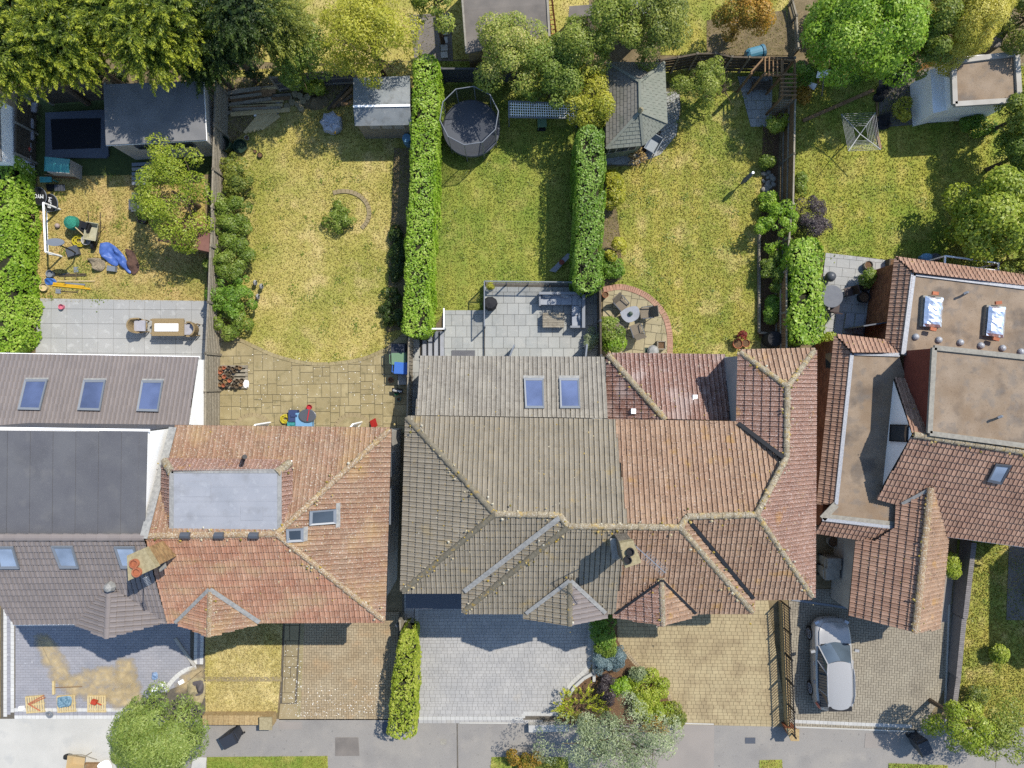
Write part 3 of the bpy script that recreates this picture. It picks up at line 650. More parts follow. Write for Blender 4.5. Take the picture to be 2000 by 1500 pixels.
def hedge(label, line, width, h, fm, size=.13, dens=330, group='clipped garden hedges', lump=.10, name='hedge', widths=None):
    """clipped hedge: rounded-box cross section swept along a line of pixels seen at the top of the hedge"""
    SEED[0] += 1; rng = np.random.default_rng(SEED[0]); pts = [P(a, b, h) for a, b in line]
    cum = [0]
    for a, b in zip(pts, pts[1:]): cum.append(cum[-1] + (b - a).length)
    L = cum[-1]; per = width + 2 * h; n = int((L + width) * per * dens * 1.25)
    s = rng.uniform(-width * .35, L + width * .35, n); s_in = np.clip(s, 0, L - 1e-4)
    idx = np.searchsorted(cum, s_in, 'right') - 1; idx = np.clip(idx, 0, len(pts) - 2)
    A = np.array([tuple(p) for p in pts]); C_ = np.array(cum); d = unit(A[idx + 1] - A[idx]); ctr = A[idx] + d * (s - C_[idx])[:, None]
    endf = np.sqrt(np.clip(1 - (np.maximum(np.maximum(-s, s - L), 0) / (width * .36)) ** 2, .02, 1))
    wd = np.interp(s_in, cum, widths) if widths else np.full(n, width)
    q = rng.uniform(0, per, n); hw = wd / 2 * endf
    x = np.where(q < h, -1.0, np.where(q > h + width, 1.0, (q - h) / width * 2 - 1)); z = np.where(q < h, q, np.where(q > h + width, per - q, h))
    rim = np.abs(x) ** 6 * .12; side = np.stack([-d[:, 1], d[:, 0], np.zeros(n)], 1)
    bump = lump * np.sin(s * 3.1 + z * 2.3) * np.sin(s * 1.7 + x * 3) + rng.normal(0, lump * .22, n)
    top = (q >= h) & (q <= h + width)
    pos = ctr.copy(); pos[:, 2] = 0; pos += side * (x * (hw + np.where(top, 0, bump)))[:, None]
    pos[:, 2] = z * (.97 + .03 * endf) - np.where(top, rim, 0) + np.where(top, bump, 0) * .7
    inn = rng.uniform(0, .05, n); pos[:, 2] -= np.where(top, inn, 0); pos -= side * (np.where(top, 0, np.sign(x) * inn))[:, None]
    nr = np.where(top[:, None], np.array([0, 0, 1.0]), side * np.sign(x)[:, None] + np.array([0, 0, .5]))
    tone = rng.normal(.62, .25, n) - inn * 2 + .22 * np.sin(s * 1.9 + 1.3) * np.sin(s * .8 + x * 2 + z)  # leaves set deeper get a darker tone as painted shade
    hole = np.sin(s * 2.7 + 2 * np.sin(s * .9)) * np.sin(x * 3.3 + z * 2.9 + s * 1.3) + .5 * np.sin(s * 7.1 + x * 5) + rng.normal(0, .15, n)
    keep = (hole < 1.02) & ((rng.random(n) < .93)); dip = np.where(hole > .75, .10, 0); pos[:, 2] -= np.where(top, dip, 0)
    pos, nr, tone = pos[keep], nr[keep], (tone - dip * 2)[keep]  # leaves in the dips are toned down too, shade put into colour
    c = P(line[len(line) // 2][0], line[len(line) // 2][1], h); t = thing(name, label, 'hedge', (c.x, c.y, 0), group)
    mb = MB(); W = [(p.x, p.y) for p in pts]
    for a, b in zip(pts, pts[1:]):
        e = (b - a).normalized(); mb.bar(Vector((a.x, a.y, h * .46)) - e * .1, Vector((b.x, b.y, h * .46)) + e * .1, width * .62, h * .86)
    put('light_block', mb, M['hedge_core'], t)  # solid dark core added inside the leaves to block light
    leaf_obj('foliage', [leaves(pos, nr, size, rng, .6, jitter=.26, tone=tone)], FM[fm], t); return t
# ================================================================ the setting: ground, lawns, paving
big = 90
struct('ground', MB().poly([(-big, -big, 0), (big, -big, 0), (big, big, 0), (-big, big, 0)]), M['soil'])
def region(name, px, z, m): return struct(name, MB().sheet(px, z), M[m])
lawns = {}
def lawn(px, z, m, key): lawns[key] = (W2(px), z, m); return region('lawn', px, z, m)
# front pavement and kerbside
region('pavement', [(-400, 1404), (2400, 1404), (2400, 1560), (-400, 1560)], .012, 'tarmac')
region('pavement', [(-400, 1405), (232, 1403), (225, 1560), (-400, 1560)], .018, 'concrete')
region('pavement', [(1155, 1408), (1395, 1412), (1393, 1560), (1155, 1560)], .018, 'tarmac_warm')
region('road', [(-900, 1560), (2900, 1560), (2900, 1900), (-900, 1900)], .004, 'tarmac')
for q in ([(405, 1478), (640, 1476), (642, 1540), (403, 1540)], [(1483, 1484), (1527, 1483), (1530, 1540), (1482, 1540)], [(1735, 1490), (1850, 1494), (1855, 1545), (1733, 1545)], [(960, 1478), (1110, 1478), (1110, 1540), (955, 1540)]):
    region('grass_verge', q, .03, 'lawn_c'); lawns['v%d' % q[0][0]] = (W2(q), .03, 'lawn_c')
for q in ([(378, 1478), (404, 1479), (402, 1500), (374, 1500)],):
    k = struct('pavement', MB().prism(W2(q), 0, .035), M['concrete'])
for q, m_ in (([(545, 1410), (590, 1410), (590, 1424), (545, 1424)], 'tarmac_warm'), ([(655, 1440), (700, 1440), (702, 1476), (655, 1476)], 'felt_weather'), ([(1455, 1440), (1475, 1440), (1475, 1452), (1455, 1452)], 'frame_dark'), ([(892, 1412), (894, 1412), (896, 1560), (893, 1560)], 'joint'), ([(1690, 1432), (1760, 1434), (1758, 1462), (1688, 1460)], 'tarmac_warm'), ([(860, 1444), (872, 1444), (872, 1454), (860, 1454)], 'conc_post')): region('pavement_patch', q, .0225, m_)
# rear gardens
lawn([(74, 345), (400, 340), (405, 590), (74, 590)], .02, 'lawn_a', 'a')
region('artificial_turf', [(28, 180), (420, 180), (420, 340), (60, 345)], .024, 'turf')
lawn(arc_px([(425, 270), (440, 640)], 2) + arc_px([(470, 662), (545, 694), (620, 708), (700, 700), (752, 680)], 6) + [(800, 640), (812, 120), (425, 140)], .045, 'lawn_b', 'b')
lawn([(850, 120), (1140, 120), (1130, 560), (946, 562), (946, 612), (868, 610), (840, 650), (838, 400)], .02, 'lawn_c', 'c')
lawn([(1178, 130), (1525, 130), (1500, 400), (1484, 700), (1305, 695), (1260, 580), (1190, 555), (1176, 400)], .02, 'lawn_d', 'd')
lawn([(1545, 130), (2150, 130), (2150, 540), (1760, 512), (1612, 500), (1550, 480)], .02, 'lawn_e', 'e')
lawn([(380, -200), (1150, -200), (1150, 110), (560, 125), (400, 110)], .015, 'lawn_b', 'n')
lawn([(1290, -200), (1560, -200), (1530, 108), (1290, 108)], .015, 'lawn_d', 'n2')
region('soil_bed', [(1490, 200), (1522, 200), (1512, 660), (1482, 660)], .034, 'mulch')
region('soil_bed', [(770, 290), (812, 290), (800, 640), (755, 650)], .058, 'soil')
region('soil_bed', [(430, 150), (700, 160), (690, 200), (560, 196), (440, 290)], .052, 'soil')
region('soil_bed', [(1380, 40), (1535, 20), (1540, 108), (1380, 108)], .028, 'soil')
region('soil_bed', [(1176, 340), (1196, 340), (1212, 470), (1215, 545), (1176, 560)], .03, 'soil')
# front lawns
lawn([(402, 1200), (553, 1200), (548, 1326), (402, 1326)], .05, 'lawn_dry', 'f1')
lawn([(402, 1326), (548, 1326), (542, 1392), (402, 1392)], .034, 'lawn_dry', 'f2')
lawn([(1870, 1045), (2300, 1045), (2300, 1420), (1850, 1420)], .02, 'lawn_d', 'f3')

# paved areas: a joint-coloured bed with every stone or block laid on it
def paved(name, px, z, bed, polys, piece, m, th=.03, most=300, uneven=.003, seed=1):
    o = struct(name, MB().sheet(px, z), M[bed]); pieces_out(o, polys, piece, M[m], z + th, th + .002, most, uneven, seed); return o
# far-left porcelain patio
q = [(74, 583), (408, 588), (412, 720), (70, 716)]
paved('patio', q, .02, 'joint_dark', grid_polys(W2(q), .745, .70, .012, ang=-.008, bond=0), 'slab', 'slab_grey', .025, uneven=.001)
# cream flagstone patio
q = [(428, 648), (795, 640), (797, 846), (428, 846)]
pt = paved('patio', q, .01, 'joint_dark', ashlar(W2(q), .56, .022, ang=.01), 'flagstone', 'flag', .025, uneven=.004)
edge = [tuple(P(a, b).xy) for a, b in arc_px([(470, 664), (545, 697), (620, 711), (700, 703), (753, 683)], 7)]
pieces_out(pt, strip_polys(edge, .17, .2, .012), 'edging_stone', M['flag'], .058, .03)
for cx_ in (494, 690):      # half-round brick steps outside the doors
    ring = [tuple(P(cx_ + 34 * math.cos(t), 838 - 28 * math.sin(t)).xy) for t in np.linspace(0, math.pi, 15)]
    pieces_out(pt, strip_polys(ring, .2, .19, .012), 'edging_stone', M['slab_path'], .075, .04)
    put('step', MB().prism(W2([(cx_ + 30 * math.cos(t), 838 - 24 * math.sin(t)) for t in np.linspace(0, math.pi, 15)]), .02, .07), M['flag'], pt)
# half-round patio of the brown-roofed house
arc = arc_px([(1178, 566), (1216, 561), (1262, 578), (1295, 612), (1307, 650), (1308, 695)], 6)
reg = W2(arc + [(1300, 705), (1176, 705)])
pd = paved('patio', arc + [(1300, 705), (1176, 705)], .03, 'joint', ashlar(reg, .52, .02, ang=-.12), 'flagstone', 'flag_d', .02, uneven=.003)
pieces_out(pd, strip_polys([tuple(P(a, b).xy) for a, b in arc], .27, .115, .014), 'edging_brick', M['brick_edge'], .075, .05, uneven=.003)
# summerhouse setts and slabs
q = [(1180, 325), (1240, 325), (1290, 300), (1322, 262), (1330, 215), (1326, 160), (1180, 160)]
ps = paved('paved_area', q, .03, 'joint_dark', grid_polys(W2([(1236, 324), (1290, 302), (1320, 265), (1328, 210), (1326, 180), (1290, 180), (1260, 270)]), .16, .13, .02, ang=.5, split=(.8, 1, 1.2)), 'sett', 'slab_deck', .025)
pieces_out(ps, grid_polys(W2([(1182, 322), (1240, 322), (1282, 304), (1290, 285), (1240, 285), (1182, 300)]), .5, .3, .015, ang=.45), 'slab', M['slab_deck'], .07, .04)
q = [(1436, 190), (1506, 190), (1506, 248), (1462, 248), (1460, 200)]
paved('paved_area', [(1440, 150), (1508, 150), (1506, 248), (1466, 248)], .03, 'joint_dark', grid_polys(W2([(1440, 150), (1508, 150), (1506, 248), (1466, 248)]), .42, .42, .015, ang=.03), 'slab', 'slab_deck', .02)
# right-hand garden patio
q = [(1612, 494), (1688, 502), (1760, 512), (1760, 690), (1590, 690), (1604, 560)]
pe = paved('patio', q, .03, 'joint_dark', grid_polys(W2([(1612, 494), (1760, 512), (1760, 690), (1590, 690)]), .62, .42, .012, ang=-.10, bond=.5), 'slab', 'slab_grey', .02, uneven=.001)
# driveways
q = [(2, 1110), (402, 1110), (402, 1404), (2, 1404)]
da = paved('driveway', q, .012, 'joint', grid_polys(W2([(31, 1112), (372, 1112), (372, 1330), (240, 1384), (31, 1384)]), .245, .125, .008, bond=.5), 'paver', 'block_a', .02, uneven=.002)
for off, m_ in ((11, 'block_white'), (18, 'block_a'), (25, 'block_white')):
    pieces_out(da, strip_polys([tuple(P(off, 1112).xy), tuple(P(off, 1406 - off * .6).xy)], .165, .2, .01), 'edging_paver', M[m_], .036, .03, seed=off)
for off, m_ in ((1400, 'block_white'), (1393, 'block_a'), (1386, 'block_white')):
    pieces_out(da, strip_polys([tuple(P(29, off).xy), tuple(P(268, off).xy)], .165, .2, .01), 'edging_paver', M[m_], .036, .03, seed=off)
for off, m_ in ((386, 'block_white'), (392, 'block_a'), (398, 'block_white')):
    pieces_out(da, strip_polys([tuple(P(off, 1112).xy), tuple(P(off - 4, 1297).xy)], .16, .21, .01), 'edging_paver', M[m_], .036, .03, seed=off)
cv = [tuple(P(a, b).xy) for a, b in arc_px([(384, 1302), (360, 1310), (338, 1328), (322, 1350)], 4)]
pieces_out(da, strip_polys(cv, .2, .2, .01), 'edging_paver', M['block_white'], .038, .03)
def splat(name, px, z, m, lab):
    r = [Vector(P(a, b).xy) for a, b in arc_px(px + [px[0]], 4)[:-1]]; r = [Vector(q[:2]) for q in ccw(r, 0)]; n = len(r); mb = MB(); nr = []
    for i in range(n): d = (r[(i + 1) % n] - r[i - 1]).normalized(); nr.append(Vector((d.y, -d.x)))
    mb.v = [(*(q - k * .12), z) for q, k in zip(r, nr)] + [(*(q + k * .32), z) for q, k in zip(r, nr)]; mb.f = [tuple(range(n))] + [(i, n + i, n + (i + 1) % n, (i + 1) % n) for i in range(n)]
    o = struct(name, mb, M[m]); at = o.data.attributes.new('fade', 'FLOAT', 'POINT'); at.data.foreach_set('value', [.62] * n + [0.0] * n); return o
for n_, q in enumerate(([(70, 1243), (95, 1246), (118, 1280), (140, 1330), (118, 1336), (90, 1296)], [(124, 1328), (170, 1312), (230, 1306), (262, 1318), (268, 1350), (240, 1366), (150, 1356), (124, 1344)], [(232, 1291), (256, 1290), (262, 1330), (234, 1334)], [(214, 1350), (268, 1346), (274, 1374), (224, 1378)], [(398, 1304), (372, 1313), (348, 1334), (352, 1348), (378, 1334), (398, 1322)])): splat('sand_spread', q, .039 + .0025 * n_, 'sand', '')
q = [(556, 1195), (782, 1195), (776, 1406), (545, 1406)]
db = paved('driveway', q, .012, 'joint', herring(W2([(596, 1195), (780, 1195), (772, 1404), (585, 1404)]), .118, .016), 'paver', 'block_b', .02, uneven=.003)
pieces_out(db, strip_polys([tuple(P(592, 1195).xy), tuple(P(583, 1404).xy)], .2, .11, .008), 'edging_paver', M['flag'], .034, .03)
pieces_out(db, grid_polys(W2([(558, 1200), (586, 1200), (576, 1372), (552, 1372)]), .68, .62, .03, split=(.8, 1, 1.2)), 'slab', M['slab_path'], .08, .06)
pieces_out(db, grid_polys(W2([(548, 1374), (582, 1374), (580, 1404), (545, 1404)]), .9, .8, .02), 'slab', M['slab_path'], .05, .04)
q = [(786, 1120), (1166, 1120), (1166, 1412), (786, 1412)]
dc = paved('driveway', q, .02, 'joint', grid_polys(W2([(818, 1122), (1150, 1122), (1150, 1398), (818, 1398)]), .25, .165, .009, split=(.6, .85, 1, 1.15)), 'paver', 'block_c', .02, uneven=.002)
for pth in ([(814, 1122), (814, 1402)], [(818, 1402), (1022, 1402), (1022, 1393), (1090, 1393)], [(1152, 1122), (1152, 1298), (1140, 1312), (1120, 1330), (1104, 1350), (1092, 1392)]):
    pieces_out(dc, strip_polys([tuple(P(a, b).xy) for a, b in pth], .18, .22, .008), 'edging_paver', M['block_c_edge'], .046, .03)
pieces_out(dc, grid_polys(W2([(790, 1122), (809, 1122), (809, 1410), (790, 1410)]), .22, .16, .009), 'paver', M['block_c'], .04, .02, 0)
pieces_out(dc, grid_polys(W2([(818, 1405), (1060, 1405), (1060, 1412), (818, 1412)]), .22, .16, .009), 'paver', M['block_c'], .04, .02, 0)
q = [(1150, 1150), (1496, 1150), (1538, 1419), (1150, 1410)]
dd = paved('driveway', q, .02, 'joint', grid_polys(W2(q), .262, .172, .013, ang=-.015, split=(.8, 1, 1.1)), 'paver', 'block_d', .022, uneven=.003)
q = [(1540, 1150), (1858, 1150), (1856, 1320), (1830, 1372), (1795, 1430), (1545, 1419)]
de = paved('driveway', q, .02, 'joint', herring(W2(q), .122, .016, ang=-.05), 'paver', 'block_e', .02, uneven=.002)
pieces_out(de, strip_polys([tuple(P(1550, 1408).xy), tuple(P(1780, 1418).xy)], .16, .2, .008), 'edging_paver', M['block_c_edge'], .046, .03)
struct('kerb', MB().bar(P(1546, 1419, .03), P(1800, 1429, .03), .06, .06), M['concrete'])
struct('kerb', MB().bar(P(1322, 1412, .03), P(1394, 1414, .03), .06, .06), M['concrete'])
struct('kerb', MB().bar(P(897, 1411.5, .03), P(998, 1412, .03), .06, .06), M['concrete'])
struct('kerb', MB().bar(P(1853, 1180, .04), P(1846, 1375, .04), .07, .08), M['concrete'])
region('side_path', [(1832, 1120), (1862, 1120), (1850, 1215), (1828, 1215)], .05, 'tarmac_warm')
# planting bed between the two middle drives
region('planting_bed', [(1158, 1190), (1204, 1200), (1206, 1250), (1225, 1285), (1270, 1312), (1298, 1342), (1314, 1380), (1325, 1412), (1090, 1412), (1092, 1390), (1106, 1350), (1158, 1312)], .07, 'mulch')
be = MB()
for pth in ([(1160, 1215), (1160, 1330)], [(1158, 1314), (1140, 1324), (1122, 1340), (1110, 1358)]):
    for a, b in zip(pth, pth[1:]): be.bar(P(*a, .1), P(*b, .1), .14, .2)
struct('bed_kerb', be, M['block_c_edge'])
be = MB(); ln = arc_px([(1222, 1272), (1245, 1298), (1276, 1318), (1300, 1345), (1316, 1385)], 4)
kb = struct('bed_edging', MB().tube([P(a, b, .04) for a, b in ln], .05, 5), M['joint'])
pieces_out(kb, strip_polys([tuple(P(a, b).xy) for a, b in ln], .2, .12, .012), 'edging_paver', M['block_b'], .085, .05)
# dry border lines in the front lawn and the street-side walls
def low_wall(name, label, pts, w, h, m, cap=None, brick=None, cat='wall', group=None):
    c = P(*pts[0]); t = thing(name, label, cat, c, group); mb = MB()
    for a, b in zip(pts, pts[1:]): mb.bar(P(*a, 0) + Vector((0, 0, h / 2)), P(*b, 0) + Vector((0, 0, h / 2)), w, h)
    put('wall_core', mb, M[m], t)
    if cap:
        for a, b in zip(pts, pts[1:]):
            pl_ = strip_polys([tuple(P(*a).xy), tuple(P(*b).xy)], w + .03, cap, .012); pieces_out2(t, pl_, 'coping_brick', M[brick or m], h + .05, .06)
    return t
def pieces_out2(t, polys, name, m, z, th):
    c = LOC[t]; rj = random.Random(5); sh = {}
    for p in polys:
        cx, cy = sum(q[0] for q in p) / 4, sum(q[1] for q in p) / 4; key = tuple(round(v, 2) for q in p for v in (q[0] - cx, q[1] - cy))
        if key not in sh: sh[key] = mesh_of(name, MB().prism([(q[0] - cx, q[1] - cy) for q in p] if area2(p) > 0 else [(q[0] - cx, q[1] - cy) for q in p][::-1], -th, 0), m)
        o = bpy.data.objects.new(name, sh[key]); COL.objects.link(o); o.parent = t; o.location = Vector((cx, cy, z + rj.uniform(-.004, .004))) - c
w = low_wall('front_wall', 'buff brick front garden wall with pier below the dry front lawn', [(404, 1397), (526, 1397)], .42, .45, 'brick_buff', .24)
put('pier', MB().prism(W2([(520, 1388), (540, 1388), (540, 1408), (520, 1408)]), 0, .72), M['brick_buff'], w)
put('pier_cap', MB().prism(W2([(518, 1386), (542, 1386), (542, 1410), (518, 1410)]), .72, .80), M['mortar'], w)
struct('lawn_step', MB().bar(P(402, 1326, .03), P(550, 1326, .03), .22, .06), M['slab_path'])
low_wall('side_wall', 'long grey brick garden wall with soldier coping beside the right drive', [(1879, 1052), (1862, 1196)], .2, .85, 'brick_grey', .095)
low_wall('side_wall', 'middle length of stepped grey brick wall right of the silver car', [(1864, 1198), (1853, 1310)], .2, .7, 'brick_grey', .095)
low_wall('side_wall', 'lowest length of stepped grey brick wall near the bottom right bush', [(1857, 1312), (1848, 1380)], .2, .55, 'brick_grey', .095)
low_wall('retaining_wall', 'pale stone block wall along the bottom of the grey drive beside the juniper', [(1032, 1416), (1110, 1414)], .3, .35, 'concrete', .5, 'block_c_edge')

# ================================================================ houses
def gable(R, top, tip, left, right, zr, ze, tl, tr, rm, w=.2, L=.3, vl=None, vr=None):
    R.plane([(top[0], top[1], zr), (tip[0], tip[1], zr), (left[0], left[1], ze), (left[0], (vl or left[1] - 8))], tl, w, L)
    R.plane([(top[0], top[1], zr), (tip[0], tip[1], zr), (right[0], right[1], ze), (right[0], (vr or right[1] - 8))], tr, w, L)
    R.ridge([P(top[0], top[1], zr), P(tip[0], tip[1], zr)], rm, .115, .4)
    a, b, c = P(left[0], left[1], ze), P(right[0], right[1], ze), P(tip[0], tip[1], zr)
    i = Vector((0, .25, 0)); j = Vector((.25, 0, 0)); mb = MB(); q = [a + i + j, b + i - j, c + i - Vector((0, 0, .25))]
    v = [(q[0].x, q[0].y, 0), (q[1].x, q[1].y, 0), tuple(q[1]), tuple(q[2]), tuple(q[0])]; bk = [(x, y + 1.2, z) for x, y, z in v]
    mb.add(v + bk, [(0, 1, 2, 3, 4), (5, 9, 8, 7, 6), (0, 4, 9, 5), (1, 6, 7, 2)])
    put('bay_wall', mb, M['render_white'], R.house)
def valley(house, a, b, w=.14, m='lead', z=.15):
    put('valley_flashing', MB().bar(a + Vector((0, 0, z)), b + Vector((0, 0, z)), w, .03), M[m], house)
def chimney(house, px, zt, zb, m, pots, potm, flaunch='mortar', pr=.13, ph=.25):
    ch = put('chimney', MB().prism([P(a, b, zt).xy for a, b in px], zb, zt), M[m], house)
    c = sum((P(a, b, zt) for a, b in px), Vector()) / 4
    bricks(ch, [P(a, b, zt).xy for a, b in px], zb, zt - .26, M['bricks_buff' if m == 'brick_buff' else 'bricks_grey'])
    put('chimney_cap', MB().prism([c.xy + (P(a, b, zt).xy - c.xy) * 1.12 for a, b in px], zt - .25, zt + .06), M[flaunch], ch)
    for a, b in pots:
        q = P(a, b, zt + ph); mb = MB().lathe((q.x, q.y, zt + .05), [(pr, 0), (pr * .9, ph * .8), (pr, ph), (pr * .75, ph), (pr * .7, ph * .4), (0, ph * .4)], 14); put('chimney_pot', mb, M[potm], ch)
    return ch

# ---- left pair, far-left house: new brown-grey tiles, felt dormer, extension
hA = thing('house', 'far-left house with new brown-grey tiles, dark felt flat dormer and three rear skylights', 'house', P(150, 1000))
RA = Roof(hA)
plx = plane3(P(-60, 692, 2.2), P(388, 700, 2.2), P(368, 836, 3.2))
RA.plane([(-60, 692, 2.2), (388, 700, 2.2), (368, 836, 3.2), (-60, 832)], 'tile_new', .2, .33)
plf = plane3(P(283, 1056, 6.85), P(328, 1214, 5.2), P(28, 1216, 5.2))
RA.plane([(283, 1056, 6.85), (328, 1214, 5.2), (28, 1216, 5.2), (-83, 1056)], 'tile_new', .2, .30)
gable(RA, (213, 1147), (208, 1246), (152, 1221), (323, 1215), 6.05, 5.2, 'tile_new', 'tile_new', 'ridge_new', .2, .3)
RA.ridge([P(-80, 1050, 6.9), P(283, 1050, 6.9)], 'ridge_new', .15, .45)
RA.finish()
walls(hA, [(-60, 702), (386, 708), (386, 836), (-60, 836)], 2.15, M['render_white'], 'extension_wall')
put('verge_wall', MB().add([P(387, 702, 2.2), P(368, 836, 3.18), Vector((P(387, 702, 2.2).x, P(368, 836, 3.18).y, 0)), Vector((P(387, 702, 2.2).x, P(387, 702, 2.2).y, 0))], [(0, 1, 2, 3)]), M['render_white'], hA)
walls(hA, [(-75, 880), (300, 880), (318, 1205), (40, 1205)], 5.2, M['render_white'])
fl = walls(hA, [(-60, 838), (287, 843), (280, 1052), (-60, 1052)], 6.7, M['render_white'], 'dormer_wall', 3.0)
put('cladding', MB().bar(P(-60, 837.5, 6.65) - Vector((0, 0, 1.9)) + Vector((0, .03, 0)), P(288, 842, 6.65) - Vector((0, 0, 1.9)) + Vector((0, .03, 0)), .03, 3.6), M['frame_dark'], hA)
fr_ = put('dormer_roof', MB().prism([P(a, b, 6.75).xy for a, b in [(-60, 840), (285, 844), (279, 1046), (-60, 1046)]], 6.69, 6.735), M['felt_dark'], hA)
for i in range(8):
    a, b = -54 + i * 44.5 - 20, -54 + (i + 1) * 44.5 - 20
    if b > 276: b = 276
    o = put('felt_strip', MB().prism([P(a + .5, 842, 6.75).xy, P(b - .5, 842.5, 6.75).xy, P(b - 2.5, 1045, 6.75).xy, P(a - 1.5, 1045, 6.75).xy], 6.74, 6.752 + .003 * (i % 2)), M['felt_dark'], fr_)
put('dormer_edge', MB().bar(P(281, 843, 6.76), P(276, 1046, 6.76), .28, .05), M['felt_dark'], fr_)
gutter(hA, [P(-60, 836, 6.65), P(292, 841, 6.65)], 'upvc', .07); gutter(hA, [P(-60, 690, 2.15), P(390, 698, 2.15)], 'upvc', .06); gutter(hA, [P(28, 1219, 5.15), P(152, 1218, 5.15)], 'upvc', .06)
for k, q in enumerate(([(53, 743), (97, 743), (82, 803), (39, 802)], [(167, 744), (210, 744), (199, 804), (155, 803)], [(280, 745), (322, 745), (312, 806), (270, 805)])):
    skylight(hA, q, plx, flash=([(q[0][0] - 1, q[0][1] - 4), (q[1][0] + 1, q[1][1] - 4), (q[1][0], q[1][1] + 2), (q[0][0], q[0][1] + 2)], 0), label='grey framed roof window in the rear extension roof')
for q in ([(-6, 1063), (30, 1063), (43, 1106), (4, 1106)], [(104, 1062), (146, 1062), (158, 1105), (121, 1105)], [(226, 1063), (266, 1063), (278, 1105), (240, 1105)]):
    skylight(hA, q, plf, 'pane_sky', label='pale sky-coloured roof window in the front slope')
put('lead_cap', MB().lathe(P(213, 1147, 6.3), [(.22, -.1), (.16, .12), (.04, .2)], 8), M['lead'], hA)
# ---- left pair, right house: orange tiles
hB = thing('house', 'left-centre house with orange lichen-flecked tiles and light grey flat dormer roof', 'house', P(550, 1020))
RB = Roof(hB)
RB.plane([(342, 833, 5.2), (762, 838, 5.2), (540, 1045, 6.8), (283, 1050)], 'tile_orange', .2, .32)
plr = plane3(P(762, 838, 5.2), P(750, 1212, 5.2), P(540, 1045, 6.8))
RB.plane([(762, 838, 5.2), (750, 1212, 5.2), (540, 1045, 6.8)], 'tile_orange', .2, .32)
RB.plane([(285, 1050, 6.8), (540, 1045, 6.8), (750, 1212, 5.2), (329, 1214)], 'tile_orange_front', .2, .32)
gable(RB, (411, 1149), (408, 1243), (343, 1217), (510, 1217), 6.05, 5.2, 'tile_orange_front', 'tile_orange', 'ridge_orange', .2, .3)
RB.ridge([P(285, 1047, 6.85), P(540, 1043, 6.85)], 'ridge_orange', .125, .42)
RB.ridge([P(540, 1043, 6.85), P(761, 839, 5.25)], 'ridge_orange', .115, .42); RB.ridge([P(540, 1043, 6.85), P(749, 1211, 5.25)], 'ridge_orange', .115, .42)
# mansard skirt of the rear dormer
RB.plane([(320, 899, 6.3), (568, 902, 6.3), (546, 921, 6.77), (336, 921)], 'tile_red', .18, .25)
RB.plane([(320, 899, 6.3), (336, 921, 6.77), (336, 1036, 6.77), (316, 1004)], 'tile_red', .18, .25)
RB.plane([(568, 902, 6.3), (546, 921, 6.77), (546, 1034, 6.77), (566, 1004)], 'tile_red', .18, .25)
RB.ridge([P(335, 922, 6.80), P(321, 900, 6.35)], 'ridge_pale', .16, .4); RB.ridge([P(540, 924, 6.80), P(567, 903, 6.35)], 'ridge_pale', .16, .4)
RB.finish()
walls(hB, [(350, 850), (745, 852), (735, 1200), (350, 1203)], 5.2, M['render_cream'])
walls(hB, [(324, 906), (564, 908), (562, 1030), (322, 1030)], 6.3, M['brick_red'], 'dormer_wall', 4.8)
fb = put('dormer_roof', MB().prism([P(a, b, 6.8).xy for a, b in [(335, 921), (546, 921), (546, 1037), (335, 1038)]], 6.7, 6.80), M['felt_grey'], hB)
for a, b in (((335, 920), (546, 920)), ((335, 920), (335, 1038)), ((546, 920), (546, 1030))): put('flashing', MB().bar(P(*a, 6.8), P(*b, 6.8), .16, .03), M['lead'], fb)
gutter(hB, [P(320, 898, 6.25), P(570, 901, 6.25), P(568, 1004, 6.25)], 'upvc', .05); gutter(hB, [P(342, 832, 5.15), P(763, 837, 5.15)]); gutter(hB, [P(763, 838, 5.15), P(752, 1212, 5.15)]); gutter(hB, [P(510, 1214, 5.15), P(750, 1213, 5.15)])
skylight(hB, [(604, 997), (656, 993), (656, 1021), (603, 1025)], plr, 'pane_dark', flash=([(656, 982), (664, 981), (664, 1028), (655, 1030)], 0), label='speckled roof window nearest the eaves')
skylight(hB, [(558, 1032), (592, 1030), (592, 1056), (559, 1058)], plr, 'pane_dark', flash=([(592, 1028), (601, 1027), (600, 1055), (591, 1057)], 0), label='small speckled roof window by the hip')
for x in (362, 428, 496): put('ridge_vent', MB().tube([P(x - 9, 1046, 6.98), P(x + 9, 1046, 6.98)], .13, 8), M['frame_dark'], hB)
put('vent_pipe', MB().tube([P(476, 894, 6.35), P(478, 892, 7.4)], .09, 8), M['black'], hB)
ch = chimney(hB, [(252, 1086), (282, 1073), (303, 1107), (254, 1130)], 8.2, 5.8, 'brick_buff', [(262, 1101), (267, 1118)], 'terracotta', pr=.17, ph=.14)
put('chimney_flashing', MB().bar(P(310, 1074, 6.77), P(318, 1112, 7.3), .3, .06), M['lead'], hB)
valley(hB, P(411, 1149, 6.0), P(345, 1214, 5.2)); valley(hB, P(413, 1149, 6.0), P(509, 1213, 5.2), .18)
valley(hB, P(341, 834, 5.25), P(284, 1050, 6.85), .3)
aer = put('aerial', MB().tube([P(282, 1122, 6.9), P(286, 1128, 9.6)], .02, 5), M['frame_grey'], hB)
mbx = MB(); mbx.bar(P(283, 1127, 9.5), P(290, 1144, 9.5), .03, .03)
for i in range(6): mbx.bar(P(279 + i * 1.4, 1130 + i * 2.6, 9.52), P(289 + i * 1.4, 1126 + i * 2.6, 9.52), .02, .02)
put('aerial_elements', mbx, M['frame_grey'], aer)
for y in (906, 985): put('window', MB().box(P(757, y, 3.6) + Vector((.17, 0, 0)), (.12, 1.5 if y > 950 else 1.0, 1.2)), M['frame_grey'], hB)
